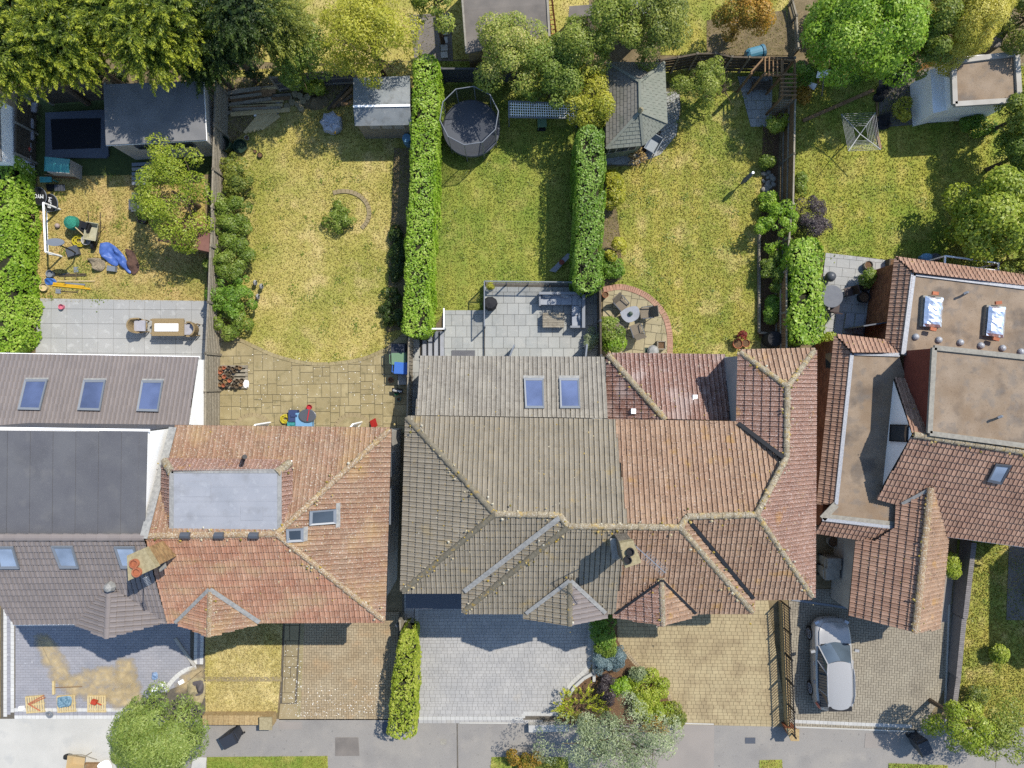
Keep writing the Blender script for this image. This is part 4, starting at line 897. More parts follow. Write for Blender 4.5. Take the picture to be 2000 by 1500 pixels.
for i in range(1, 4): put('felt_lap', MB().bar(P(335, 921 + i * 29, 6.8), P(546, 921 + i * 29 - 1, 6.8), .06, .012), M['felt_grey'], fb)
for a, b, c_, d_ in ((352, 940, 60, 30), (470, 990, 44, 26)): put('felt_patch', MB().prism([P(a, b, 6.8).xy, P(a + c_, b + 1, 6.8).xy, P(a + c_ - 1, b + d_, 6.8).xy, P(a, b + d_, 6.8).xy], 6.80, 6.812), M['felt_grey'], fb)
# ---- middle pair, left house: grey-brown tiles
ze, z1, z2 = 5.2, 6.75, 6.94
hC = thing('house', 'middle house with grey-brown tiles, yellow lichen and two blue rear skylights', 'house', P(1000, 950))
RC = Roof(hC)
RC.plane([(795, 815, ze), (1201, 822, ze), (1226, 1030), (1110, 1028), (1092, 1007), (968, 1004, z1)], 'tile_grey', .2, .31)
RC.plane([(795, 815, ze), (785, 1155, ze), (968, 1004, z1)], 'tile_grey', .2, .33)
RC.plane([(785, 1155, ze), (905, 1155, ze), (1092, 1009), (968, 1006, z1)], 'tile_grey', .2, .31)
RC.plane([(1092, 1009), (1110, 1030, z2), (905, 1195, ze), (905, 1152, ze)], 'tile_grey', .2, .33)
RC.plane([(1110, 1030, z2), (1226, 1031), (1202, 1195, ze), (905, 1195, ze)], 'tile_grey', .2, .31)
gable(RC, (1113, 1131), (1113, 1222), (1025, 1208), (1183, 1205), 6.05, ze, 'tile_grey', 'tile_new', 'ridge_grey', .2, .33)
RC.ridge([P(795, 816, ze + .05), P(967, 1004, z1 + .05)], 'ridge_grey', .115, .42); RC.ridge([P(967, 1004, z1 + .05), P(787, 1154, ze + .05)], 'ridge_grey', .115, .42)
RC.ridge([P(967, 1004, z1 + .05), P(1092, 1006, z1 + .05), P(1110, 1028, z2 + .05), P(1226, 1029, z2 + .05)], 'ridge_pale', .125, .42)
RC.ridge([P(1110, 1029, z2 + .05), P(906, 1194, ze + .05)], 'ridge_grey', .115, .42)
plc = plane3(P(820, 698, 2.5), P(1180, 700, 2.5), P(1187, 818, 3.6))
RC.plane([(820, 698, 2.5), (1180, 700, 2.5), (1187, 818, 3.6), (812, 812)], 'tile_ext', .2, .31)
RC.finish()
walls(hC, [(802, 826), (1200, 830), (1200, 1185), (912, 1185), (912, 1150), (796, 1150)], ze, M['render_white'])
walls(hC, [(828, 708), (1174, 710), (1178, 830), (826, 826)], 2.45, M['render_white'], 'extension_wall')
skylight(hC, [(1023, 741), (1061, 741), (1063, 800), (1026, 800)], plc, label='left of the two blue roof windows', flash=([(1022, 735), (1063, 735), (1063, 742), (1022, 742)], 0))
skylight(hC, [(1092, 741), (1130, 741), (1133, 800), (1094, 800)], plc, label='right of the two blue roof windows', flash=([(1091, 735), (1131, 735), (1131, 742), (1091, 742)], 0))
gutter(hC, [P(818, 697, 2.45), P(1184, 699, 2.45)]); gutter(hC, [P(794, 814, ze - .05), P(1201, 821, ze - .05)]); gutter(hC, [P(794, 815, ze - .05), P(784, 1155, ze - .05)]); gutter(hC, [P(785, 1156, ze - .05), P(905, 1156, ze - .05)]); gutter(hC, [P(905, 1196, ze - .05), P(1025, 1196, ze - .05)])
valley(hC, P(1092, 1010, z1 + .02), P(907, 1153, ze + .02), .2); valley(hC, P(1112, 1132, 6.0), P(1027, 1196, ze), .16); valley(hC, P(1114, 1132, 6.0), P(1182, 1195, ze), .16)
ch = chimney(hC, [(1212, 1062), (1236, 1058), (1250, 1096), (1222, 1106)], 8.5, 5.8, 'brick_grey', [(1231, 1078), (1226, 1094)], 'black_soft', pr=.15, ph=.12)
put('chimney_flashing', MB().bar(P(1197, 1052, 7.15), P(1201, 1092, 7.6), .22, .05), M['lead'], hC)
aer = put('aerial', MB().tube([P(1240, 1064, 9.2), P(1243, 1068, 10.6)], .02, 5), M['frame_grey'], hC)
mbx = MB(); a, b = P(1243, 1068, 10.5), P(1300, 1119, 10.5); mbx.bar(a, b, .03, .03); nd = (b - a).normalized().cross(Vector((0, 0, 1)))
for i in range(12): c_ = mid(a, b, .3 + i * .06); mbx.bar(c_ - nd * .16, c_ + nd * .16, .012, .012)
put('aerial_elements', mbx, M['frame_grey'], aer)
put('porch_roof', MB().prism([P(a, b, 2.6).xy for a, b in [(792, 1150), (905, 1150), (905, 1190), (792, 1190)]], 2.45, 2.55), M['frame_dark'], hC)
# ---- middle pair, right house: brown-red tiles
hD = thing('house', 'middle-right house with brown-red tiles, rear wing and speckled right roof slope', 'house', P(1400, 950))
RD = Roof(hD); zw = 6.0
RD.plane([(1201, 822, ze), (1440, 826, ze), (1528, 894), (1478, 1003), (1342, 1008), (1328, 1028), (1226, 1030, z2)], 'tile_brown', .2, .31)
RD.plane([(1591, 683, ze), (1588, 1167, ze), (1478, 1004, 6.8), (1537, 892), (1538, 754)], 'tile_red', .17, .22)
RD.plane([(1443, 686, ze), (1591, 683, ze), (1538, 754, zw)], 'tile_brown', .2, .3)
RD.plane([(1443, 686, ze), (1538, 754, zw), (1535, 892), (1528, 893), (1440, 824, ze)], 'tile_red', .2, .33)
RD.plane([(1342, 1012), (1476, 1008, 6.8), (1587, 1167, ze), (1470, 1168, ze)], 'tile_brown', .2, .31)
RD.plane([(1328, 1030, z2), (1342, 1012), (1470, 1165, ze), (1470, 1195, ze)], 'tile_brown', .2, .31)
RD.plane([(1226, 1031, z2), (1328, 1031), (1470, 1195, ze), (1201, 1195, ze)], 'tile_brown', .2, .31)
gable(RD, (1292, 1129), (1295, 1222), (1200, 1206), (1358, 1202), 6.05, ze, 'tile_red', 'tile_brown', 'ridge_pale', .2, .33)
RD.ridge([P(1226, 1029, z2 + .05), P(1328, 1030, z2 + .05), P(1342, 1009, 6.85), P(1478, 1005, 6.85), P(1536, 893, zw + .05), P(1538, 755, zw + .05)], 'ridge_pale', .125, .42)
RD.ridge([P(1538, 755, zw + .05), P(1446, 688, ze + .05)], 'ridge_pale', .115, .42); RD.ridge([P(1538, 755, zw + .05), P(1590, 685, ze + .05)], 'ridge_pale', .115, .42)
RD.ridge([P(1478, 1005, 6.85), P(1586, 1165, ze + .05)], 'ridge_pale', .115, .42); RD.ridge([P(1328, 1030, z2 + .05), P(1469, 1194, ze + .05)], 'ridge_pale', .115, .42)
RD.plane([(1187, 692, 2.6), (1415, 695, 2.6), (1424, 822), (1300, 820, 3.9)], 'tile_wet', .2, .31)
RD.plane([(1187, 692, 2.6), (1187, 820, 2.6), (1300, 820, 3.9)], 'tile_wet', .2, .33)
RD.ridge([P(1188, 693, 2.65), P(1300, 820, 3.95)], 'ridge_pale', .13, .42)
RD.finish()
walls(hD, [(1202, 830), (1446, 832), (1450, 694), (1582, 692), (1578, 1158), (1464, 1160), (1464, 1186), (1202, 1186)], ze, M['render_grey'])
walls(hD, [(1194, 702), (1408, 704), (1410, 830), (1194, 828)], 2.55, M['render_white'], 'extension_wall')
put('flat_roof', MB().prism([P(a, b, 2.7).xy for a, b in [(1414, 697), (1446, 697), (1448, 830), (1424, 830)]], 0, 2.7), M['felt_grey'], hD)
gutter(hD, [P(1186, 691, 2.55), P(1416, 694, 2.55)]); gutter(hD, [P(1201, 821, ze - .05), P(1440, 825, ze - .05)]); gutter(hD, [P(1443, 685, ze - .05), P(1592, 682, ze - .05)]); gutter(hD, [P(1592, 683, ze - .05), P(1589, 1167, ze - .05)]); gutter(hD, [P(1470, 1169, ze - .05), P(1587, 1168, ze - .05)]); gutter(hD, [P(1360, 1197, ze - .05), P(1470, 1196, ze - .05)]); gutter(hD, [P(1186, 692, 2.55), P(1186, 820, 2.55)])
for a, b, z in ((1237, 803, 3.3), (1357, 776, 3.5)): put('roof_vent', MB().box(P(a, b, z), (.2, .22, .16)), M['upvc'], hD)
valley(hD, P(1440, 826, ze), P(1528, 893, zw), .16, 'gutter'); valley(hD, P(1343, 1014, 6.75), P(1470, 1167, ze), .14, 'gutter'); valley(hD, P(1292, 1131, 6.0), P(1202, 1196, ze), .1, 'gutter'); valley(hD, P(1292, 1131, 6.0), P(1358, 1196, ze), .1, 'gutter')
# ---- right-hand house: flat brown roofs with tiled skirts
hE = thing('house', 'right-hand brick house with brown flat roofs, tiled skirts and white gable', 'house', P(1830, 850))
RE = Roof(hE)
RE.plane([(1750, 505, 2.55), (1732, 665, 2.55), (1765, 690, 3.12), (1784, 534)], 'tile_right', .2, .28)
RE.plane([(1750, 505, 2.55), (2050, 547, 2.55), (2050, 567, 3.12), (1784, 534)], 'tile_right', .2, .28)
RE.plane([(1632, 656, 2.5), (1598, 985, 2.5), (1633, 985, 3.02), (1664, 690)], 'tile_right', .2, .28)
RE.plane([(1632, 656, 2.5), (1736, 668, 2.5), (1757, 692, 3.02), (1664, 690)], 'tile_right', .2, .28)
RE.plane([(1592, 1038, 2.5), (1712, 1056, 2.5), (1750, 1031, 3.02), (1606, 1014)], 'tile_right', .2, .28)
plE = plane3(P(1782, 848, 5.0), P(2050, 890, 5.0), P(1850, 1045, 2.6))
RE.plane([(1782, 848, 5.0), (2050, 890, 5.0), (2050, 1072), (1850, 1045, 2.6), (1816, 955), (1758, 984), (1712, 972)], 'tile_right', .2, .32)
RE.plane([(1782, 848, 5.0), (1815, 853, 5.0), (1786, 745), (1745, 740, 3.05)], 'tile_right', .2, .3)
RE.plane([(1817, 951, 3.9), (1787, 1235, 3.9), (1660, 1203, 2.4), (1674, 1052), (1712, 1056), (1750, 1030), (1752, 984)], 'tile_right', .2, .33)
RE.plane([(1817, 951, 3.9), (1787, 1235, 3.9), (1832, 1228, 2.4), (1850, 1045)], 'tile_brown', .2, .3)
RE.ridge([P(1784, 849, 5.05), P(2040, 889, 5.05)], 'ridge_pale', .125, .42); RE.ridge([P(1817, 953, 3.95), P(1787, 1235, 3.95)], 'ridge_orange', .15, .42)
RE.finish()
wE = walls(hE, [(1758, 512), (2050, 556), (2050, 720), (1740, 660)], 2.5, M['brick_red'], 'extension_wall'); bricks(wE, [P(a, b, 2.5).xy for a, b in [(1758, 512), (2050, 556), (2050, 720), (1740, 660)]], 0, 2.45, M['bricks_red'])
wE = walls(hE, [(1638, 664), (1760, 680), (1760, 1045), (1604, 1028)], 2.45, M['brick_red']); bricks(wE, [P(a, b, 2.45).xy for a, b in [(1638, 664), (1760, 680), (1760, 1045), (1604, 1028)]], 0, 2.4, M['bricks_red'])
walls(hE, [(1752, 850), (2050, 890), (2050, 1062), (1850, 1035), (1752, 1010)], 2.6, M['brick_red'])
walls(hE, [(1680, 1040), (1846, 1050), (1828, 1222), (1784, 1226), (1668, 1198)], 2.35, M['render_cream'], 'garage_wall')
def flat(px, z, m='felt_brown', th=.3, nm='flat_roof'): return put(nm, MB().prism([P(a, b, z).xy for a, b in px], z - th, z), M[m], hE)
f1 = flat([(1784, 534), (2050, 567), (2050, 720), (1820, 700), (1764, 694)], 3.1)
f2 = flat([(1664, 690), (1756, 695), (1770, 740), (1770, 1000), (1752, 1030), (1606, 1014), (1633, 985)], 3.0)
def edge(a, b, z, w_=.16, m='flash', par=None): put('flashing', MB().bar(P(*a, z), P(*b, z), w_, .05), M[m], par or f2)
edge((1784, 534), (2050, 567), 3.14, .2, 'flash', f1); edge((1784, 534), (1764, 692), 3.14, .2, 'flash', f1); edge((1664, 690), (1633, 985), 3.05, .16); edge((1664, 690), (1757, 693), 3.05, .16); edge((1606, 1014), (1751, 1031), 3.05, .14); edge((1633, 985), (1606, 1013), 3.05, .3, 'conc_post')
edge((1607, 1010), (1752, 1026), 3.03, .3, 'conc_post')
put('gable_wall', MB().poly([P(1745, 743, 3.0), P(1724, 948, 3.0), P(1781, 848, 4.95)]), M['render_white'], hE)
gp = plane3(P(1745, 743, 3.0), P(1724, 948, 3.0), P(1781, 848, 4.95))
skylight(hE, [(1742, 829), (1776, 830), (1774, 864), (1740, 862)], (gp[0] if gp[0].x < 0 else -gp[0], gp[1] if gp[0].x < 0 else -gp[1]), 'pane_dark', 'black', 'black framed window in the white gable', lift=.02, fw=.05)
dm = put('dormer_wall', MB().prism([P(a, b, 5.15).xy for a, b in [(1826, 680), (2050, 704), (2050, 874), (1817, 846)]], 2.9, 5.1), M['red_paint'], hE)
f3 = flat([(1824, 678), (2050, 702), (2050, 877), (1814, 846)], 5.16, 'felt_brown', .1)
for a, b in (((1824, 679), (2050, 703)), ((1824, 679), (1815, 846)), ((1815, 846), (2050, 877))): put('parapet', MB().bar(P(*a, 5.2), P(*b, 5.2), .2, .12), M['conc_post'], f3)
skylight(hE, [(1941, 902), (1972, 905), (1952, 942), (1924, 936)], plE, 'pane_sky', 'frame_dark', 'roof window on the front slope')
for q in ([(1807, 578), (1843, 582), (1838, 640), (1803, 637)], [(1931, 597), (1965, 600), (1960, 660), (1926, 655)]):
    up = put('skylight_upstand', MB().prism([P(a, b, 3.3).xy for a, b in [(q[0][0] - 3, q[0][1] - 2), (q[1][0], q[1][1] - 2), (q[2][0], q[2][1]), (q[3][0] - 3, q[3][1])]], 3.1, 3.28), M['conc_post'], hE)
    v = []; f_ = []; rj = random.Random(q[0][0]); pq = [P(a, b, 3.35) for a, b in q]
    for j in range(13):
        for i in range(7):
            s_, t_ = i / 6, j / 12; p = mid(mid(pq[0], pq[1], s_), mid(pq[3], pq[2], s_), t_); e = min(s_, 1 - s_, t_ * 2, 2 - 2 * t_)
            v.append((p.x, p.y, 3.36 + min(.14, e * .6) + rj.uniform(-.02, .02)))
    f_ = [(j * 7 + i, (j + 1) * 7 + i, (j + 1) * 7 + i + 1, j * 7 + i + 1) for j in range(12) for i in range(6)]
    put('foil_cover', MB().add(v, f_), mat('foil%d' % q[0][0], (.75, .77, .82), rough=.28, metal=.85), up)
    for a, b in ((mid(pq[0], pq[1]), .15), (mid(pq[2], pq[3]), -.1)): put('brick', MB().box(a + Vector((0, b, .06)), (.26, .14, .1), RND.uniform(-.3, .3)), M['terracotta'], up)
for i, (a, b) in enumerate(((1788, 658), (1833, 664), (1875, 669), (1915, 675), (1957, 680), (1993, 687))):
    put('dome_vent', MB().lathe(P(a, b, 3.1), [(.15, 0), (.15, .05), (.12, .11), (.06, .15), (.01, .16)], 10), M['flash'], hE)
for a, b, z in ((1890, 571, 3.1), (1957, 813, 5.16)): put('vent_pipe', MB().tube([P(a, b, z), P(a, b, z + .3) , P(a - 2, b, z + .38), P(a - 8, b + 3, z + .34)], .055, 6), M['frame_grey'], hE)
gutter(hE, [P(1712, 1057, 2.45), P(1590, 1039, 2.45)], 'upvc', .04); gutter(hE, [P(1850, 1047, 2.55), P(2050, 1074, 2.55)], 'upvc', .05); gutter(hE, [P(1658, 1204, 2.35), P(1673, 1052, 2.35)], 'gutter', .05)
valley(hE, P(1750, 1031, 3.05), P(1712, 1056, 2.55), .12); valley(hE, P(1758, 983, 3.25), P(1814, 953, 3.85), .14)
for y in (705, 812): put('window', MB().box(P(1602, y, 1.7) + Vector((.42, 0, 0)), (.1, .7, .6)), M['pane_dark'], hE)
od = put('patio_door', MB().bar(P(1666, 640, 1.1), P(1718, 632, 1.1), .06, 2.0), M['frame_dark'], hE)

# right-hand wing of the right house, beyond the photo edge (its gable shades the front lawn)
def rp_(x, y, z): return Vector((x * S, -y * S, z))
wg = MB(); x0, xm, x1, ya, yb, zl, zr3 = 1031, 1124, 1217, 250, 422, 4.5, 6.2
wg.add([rp_(x0 + 10, yb - 8, 0), rp_(x1 - 10, yb - 8, 0), rp_(x1 - 10, yb - 8, zl), rp_(xm, yb - 8, zr3 - .2), rp_(x0 + 10, yb - 8, zl), rp_(x0 + 10, ya, 0), rp_(x1 - 10, ya, 0), rp_(x1 - 10, ya, zl), rp_(xm, ya, zr3 - .2), rp_(x0 + 10, ya, zl)], [(0, 1, 2, 3, 4), (9, 8, 7, 6, 5), (0, 4, 9, 5), (1, 6, 7, 2)])
put('wing_wall', wg, M['render_white'], hE)
put('wing_roof', MB().add([rp_(x0, yb, zl), rp_(xm, yb, zr3), rp_(xm, ya, zr3), rp_(x0, ya, zl), rp_(x1, yb, zl), rp_(x1, ya, zl)], [(0, 1, 2, 3), (1, 4, 5, 2)]), M['tile_right'], hE)
region('garden_path', [(1970, 1050), (2200, 1050), (2200, 1214), (1964, 1210)], .05, 'felt_weather')
# ================================================================ fences
def fence(label, pts, h, style='h', m='wood_grey', post='wood_grey', bay=1.83, bw=.18, group='garden fences', name='fence', rail=None, lean=0):
    """fence along pixels seen at its top edge: posts and every board a part"""
    w = [P(a, b, h) for a, b in pts]; t = thing(name, label, 'fence', (w[0].x, w[0].y, 0), group); c = LOC[t]; sh = {}
    def ob(nm, key, mbf, mm, loc, rz):
        if key not in sh: sh[key] = mesh_of(nm, mbf(), M[mm])
        o = bpy.data.objects.new(nm, sh[key]); COL.objects.link(o); o.parent = t; o.location = Vector(loc) - c; o.rotation_euler = (0, 0, rz)
    rj = random.Random(len(label))
    for a, b in zip(w, w[1:]):
        d = (b - a).xy; L = d.length; rz = math.atan2(d.y, d.x); n = max(1, round(L / bay)); e = Vector((d.x / L, d.y / L, 0)); s = Vector((-e.y, e.x, 0))
        for i in range(n + 1): ob('post', 'p', lambda: MB().box((0, 0, (h + .06) / 2), (.1, .1, h + .06)), post, (a.x + e.x * i * L / n, a.y + e.y * i * L / n, 0), rz)
        for i in range(n):
            o = a + e * (i * L / n); bl = L / n
            if style == 'h':
                k = int(h / bw)
                for j in range(k): ob('board', ('h', round(bl, 3)), lambda: MB().box((bl / 2, 0, 0), (bl - .1, .03, bw - .025), rx=.12), m, (o.x + s.x * .02, o.y + s.y * .02, .08 + (j + .5) * bw * (h - .1) / (k * bw)), rz)
            elif style == 'v':
                k = int(bl / bw)
                for j in range(k): ob('board', ('v', 0), lambda: MB().box((0, 0, h / 2), (bw * .92, .025, h - .08), rz=.1), m, (o.x + e.x * (j + .5) * bl / k, o.y + e.y * (j + .5) * bl / k, 0), rz)
            if style == 'v' or rail:
                ob('rail', ('r', round(bl, 3)), lambda: MB().box((bl / 2, 0, 0), (bl, .07, .05)), post, (o.x, o.y, h), rz)
                for z in (.35, h * .6): ob('rail', ('q', round(bl, 3)), lambda: MB().box((bl / 2, -.045, 0), (bl, .05, .07)), post, (o.x, o.y, z), rz)
            else: ob('capping', ('c', round(bl, 3)), lambda: MB().box((bl / 2, 0, 0), (bl, .08, .03)), m, (o.x, o.y, h + .0), rz)
    return t
fence('weathered slatted fence between the far-left patio and the cream flagstones', [(401, 836), (402, 690), (407, 590), (411, 480)], 1.72, 'h', 'wood_grey')
fence('weathered fence running beside the far-left shed and tree', [(412, 478), (416, 330), (421, 160)], 1.65, 'h', 'wood_grey')
fence('dark panel fence with concrete posts behind the sunken trampoline', [(58, 176), (206, 165)], 1.7, 'h', 'wood_dark', 'conc_post', 1.75, .28)
fence('dark fence along the left side of the row of wicker chairs', [(30, 300), (32, 180)], 1.5, 'h', 'wood_dark', 'conc_post')
fence('leaning grey close-board fence behind the woodpile', [(528, 152), (610, 142), (690, 138)], 1.5, 'v', 'wood_slate', 'wood_grey', 1.83, .13)
fence('dark ribbed fence behind the trampoline', [(862, 134), (940, 134), (1010, 134)], 1.6, 'h', 'wood_slate', 'wood_slate', 1.83, .14)
fence('grey panel fence with sagging top behind the summerhouse lawn', [(1284, 118), (1325, 112), (1362, 105), (1398, 104), (1430, 111), (1464, 112), (1552, 113)], 1.6, 'h', 'wood_dark', 'wood_grey', 1.6, .3)
fence('brown close-board fence beside the rockery and rotary line', [(1553, 196), (1551, 300), (1549, 398)], 1.6, 'v', 'wood_brown', 'wood_grey', 1.83, .12)
fence('brown close-board fence between the bed and the right hedge', [(1547, 400), (1536, 530), (1536, 690)], 1.5, 'v', 'wood_brown', 'wood_grey', 1.83, .12)
fence('low timber fence behind the row of wheelie bins', [(799, 640), (795, 830)], 1.5, 'v', 'wood_grey', 'wood_grey', 1.83, .16)
fence('dark slatted screen beside the outdoor corner sofa', [(1172, 558), (1174, 694)], 1.75, 'h', 'wood_dark', 'wood_slate', 1.83, .16)
fence('grey boards along the top neighbour border right of the orange bush', [(1548, 0), (1556, 30), (1560, 95)], .5, 'h', 'wood_grey')
# ---- metal railings on a dwarf wall between the two right drives
rl = thing('railing', 'black metal railing on a dwarf brick wall between tan drive and silver car', 'railing', P(1529, 1170)); c0, c1 = P(1523, 1172), P(1534, 1416)
put('dwarf_wall', MB().bar(c0 + Vector((0, 0, .2)), c1 + Vector((0, 0, .2)), .16, .4), M['brick_buff'], rl)
for z in (.5, 1.15): put('rail', MB().bar(c0 + Vector((0, 0, z)), c1 + Vector((0, 0, z)), .045, .045), M['black'], rl)
n = 46; bm_ = mesh_of('baluster', MB().box((0, 0, .43), (.022, .022, .82)), M['black'])
for i in range(n + 1):
    o = bpy.data.objects.new('baluster', bm_); COL.objects.link(o); o.parent = rl; p = mid(c0, c1, i / n); o.location = p + Vector((0, 0, .4)) - LOC[rl]
pm = mesh_of('post', MB().box((0, 0, .65), (.06, .06, 1.3)), M['black'])
for i in range(6):
    o = bpy.data.objects.new('post', pm); COL.objects.link(o); o.parent = rl; o.location = mid(c0, c1, i / 5) - LOC[rl]
br = thing('gate_pier', 'short brick pier with sloped top at the street end of the railing', 'pier', P(1535, 1424))
put('pier', MB().prism(W2([(1524, 1409), (1546, 1411), (1546, 1429), (1534, 1429)]), 0, .75), M['brick_red'], br); put('pier_cap', MB().prism(W2([(1522, 1407), (1548, 1409), (1548, 1431), (1532, 1431)]), .75, .8), M['brick_buff'], br)
# timber edging of the raised bed
ed = MB()
for a, b in (((1482, 470), (1482, 650)), ((1482, 650), (1512, 652)), ((1482, 470), (1484, 440))): ed.bar(P(*a, .12), P(*b, .12), .1, .24)
solo('bed_edging', ed, M['wood_grey'], 'grey timber sleeper edging the dark bed along the right lawn', 'edging')

# ================================================================ hedges
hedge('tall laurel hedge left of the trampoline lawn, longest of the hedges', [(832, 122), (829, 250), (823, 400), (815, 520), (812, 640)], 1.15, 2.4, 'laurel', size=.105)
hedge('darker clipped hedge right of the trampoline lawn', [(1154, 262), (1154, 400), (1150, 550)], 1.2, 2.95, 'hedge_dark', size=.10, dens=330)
hedge('leafy hedge at the left edge of the photo beside the goal', [(-14, 322), (-8, 420), (-6, 560), (-4, 660)], 2.0, 1.5, 'laurel', size=.125, dens=300, lump=.16)
hedge('round-ended bright hedge standing between two front drives', [(796, 1245), (788, 1330), (784, 1430)], 1.0, 1.7, 'lime', size=.11, dens=300, lump=.07, widths=[.7, 1.1, 1.25])
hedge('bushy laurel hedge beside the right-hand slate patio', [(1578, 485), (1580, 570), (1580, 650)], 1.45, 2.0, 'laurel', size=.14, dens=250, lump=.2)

# ================================================================ trees and shrubs
gC = 'conifers at the top left'
for lab, x, y, r, rz in (('tall golden-green conifer in the top left corner', 40, 15, 80, 2.4), ('golden conifer second from the left along the top edge', 150, -5, 85, 2.6), ('golden conifer above the sunken trampoline', 130, 82, 66, 2.0), ('golden conifer along the top edge above the grey shed', 255, 20, 85, 2.5), ('rightmost golden conifer, over the shed roof', 345, 28, 78, 2.3), ('lowest golden conifer, beside the left photo edge', 30, 108, 58, 1.8), ('small golden conifer between shed and dark tree', 300, 84, 52, 1.7)):
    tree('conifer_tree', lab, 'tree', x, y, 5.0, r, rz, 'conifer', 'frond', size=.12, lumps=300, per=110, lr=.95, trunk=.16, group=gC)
for lab, x, y, r, fm, z in (('dark shaggy conifer right of the golden conifers', 435, 80, 66, 'darkcon', 4.0), ('dark conifer at the top edge with bare grey trunk', 470, 25, 70, 'darkcon', 5.0), ('mid-green conifer at the top edge near the dry lawn', 540, 45, 55, 'olive', 4.0), ('shadowy dark tree over the top of the left fence', 400, 112, 44, 'darkcon', 3.2)):
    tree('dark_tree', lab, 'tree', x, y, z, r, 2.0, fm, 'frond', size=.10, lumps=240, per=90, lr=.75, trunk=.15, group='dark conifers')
tree('garden_tree', 'round green shrub-tree behind the leaning grey fence', 'tree', 585, 108, 2.2, 56, 1.4, 'green', lumps=50, per=190, size=.12)
tree('garden_tree', 'airy yellow-green tree overhanging the grey shed', 'tree', 722, 78, 3.6, 88, 2.0, 'yellow', lumps=95, per=130, size=.13, lr=.5, ry=92, limbs=12, asp=.45, hollow=.35)
tree('garden_tree', 'green tree at the top edge above the broken paving', 'tree', 850, 8, 3.5, 45, 1.5, 'mid', lumps=24, per=120)
tree('garden_tree', 'pale flowering tree behind the round trampoline', 'tree', 1000, 112, 2.7, 66, 1.7, 'palegold', lumps=42, per=230, size=.12, ry=70)
tree('garden_tree', 'green tree between the pale tree and the climbing frame', 'tree', 1080, 150, 2.4, 62, 1.4, 'green', lumps=38, per=210, size=.12)
tree('garden_tree', 'yellow-tipped tree left of the summerhouse', 'tree', 1150, 195, 2.2, 50, 1.3, 'yellow', lumps=34, per=170, size=.12, ry=62)
tree('garden_tree', 'green tree over the top neighbour sheds', 'tree', 1135, 92, 3.0, 55, 1.6, 'mid', lumps=30, per=190, size=.12)
tree('garden_tree', 'leafy green tree left of the top lawn', 'tree', 1200, 45, 3.4, 58, 1.8, 'mid', lumps=34, per=170, size=.13)
tree('garden_tree', 'loose dark-green tree behind the summerhouse roof', 'tree', 1280, 60, 3.2, 58, 1.7, 'olive', lumps=60, per=170, size=.12, ry=66)
tree('garden_tree', 'orange-leaved bush above the blue barrel', 'tree', 1455, 30, 2.0, 56, 1.3, 'orange', lumps=34, per=170, size=.12, ry=48)
tree('garden_tree', 'large glossy green tree at the top right', 'tree', 1690, 66, 3.6, 110, 2.2, 'laurel', lumps=95, per=230, size=.16, ry=90)
tree('garden_tree', 'shaded green tree between the glossy tree and golden conifer', 'tree', 1795, 60, 3.2, 50, 1.8, 'mid', lumps=44, per=190, size=.13, ry=85)
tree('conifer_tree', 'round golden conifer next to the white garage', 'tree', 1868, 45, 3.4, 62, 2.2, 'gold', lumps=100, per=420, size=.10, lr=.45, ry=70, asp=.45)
tree('garden_tree', 'small tree with visible pale branches on the summerhouse lawn', 'tree', 1377, 166, 1.9, 52, 1.1, 'mid', lumps=44, per=90, size=.11, limbs=14, lr=.33, hollow=.3, base=(1378, 188))
tree('garden_tree', 'yellow-green tree leaning over the left garden fence', 'tree', 345, 378, 2.3, 70, 1.3, 'lime', lumps=56, per=150, size=.12, ry=100, lr=.5)
tree('garden_tree', 'big glossy laurel bush at the right photo edge', 'tree', 1945, 420, 2.4, 82, 1.8, 'lime', lumps=52, per=170, size=.19, ry=76)
tree('garden_tree', 'bush in the right corner above the tiled skirt', 'tree', 2000, 505, 2.0, 50, 1.3, 'mid', lumps=26, per=130, size=.14)
tree('garden_tree', 'sunlit tree right of the white garage', 'tree', 1992, 225, 2.4, 44, 1.5, 'mid', lumps=44, per=190, size=.12, ry=58)
tree('garden_tree', 'shrubby tree at the right edge above the laurel', 'tree', 1985, 305, 2.0, 44, 1.3, 'green', lumps=44, per=180, size=.12, ry=54)
tree('garden_tree', 'autumn-tinted tree in the top right corner', 'tree', 1995, 45, 2.8, 46, 1.5, 'olive', lumps=50, per=190, size=.12, ry=70)
tree('willow_tree', 'dense round willow standing on the front pavement', 'tree', 316, 1426, 2.4, 84, 1.8, 'willow', lumps=90, per=210, size=.17, asp=.28, lr=.55, ry=82)
tree('silver_tree', 'silvery grey-leaved tree spreading over the pavement', 'tree', 1200, 1440, 3.0, 140, 1.4, 'silver', lumps=85, per=110, size=.11, lr=.42, ry=66, hollow=.3, limbs=12, asp=.42)
tree('garden_tree', 'yellow-green street tree at the bottom right beside the bin', 'tree', 1872, 1410, 2.2, 50, 1.3, 'lime', lumps=30, per=130, size=.13)
tree('garden_tree', 'loose green tree in the bottom right corner', 'tree', 1952, 1428, 2.2, 58, 1.3, 'mid', lumps=40, per=90, size=.12, hollow=.3)
gs = 'garden shrubs'
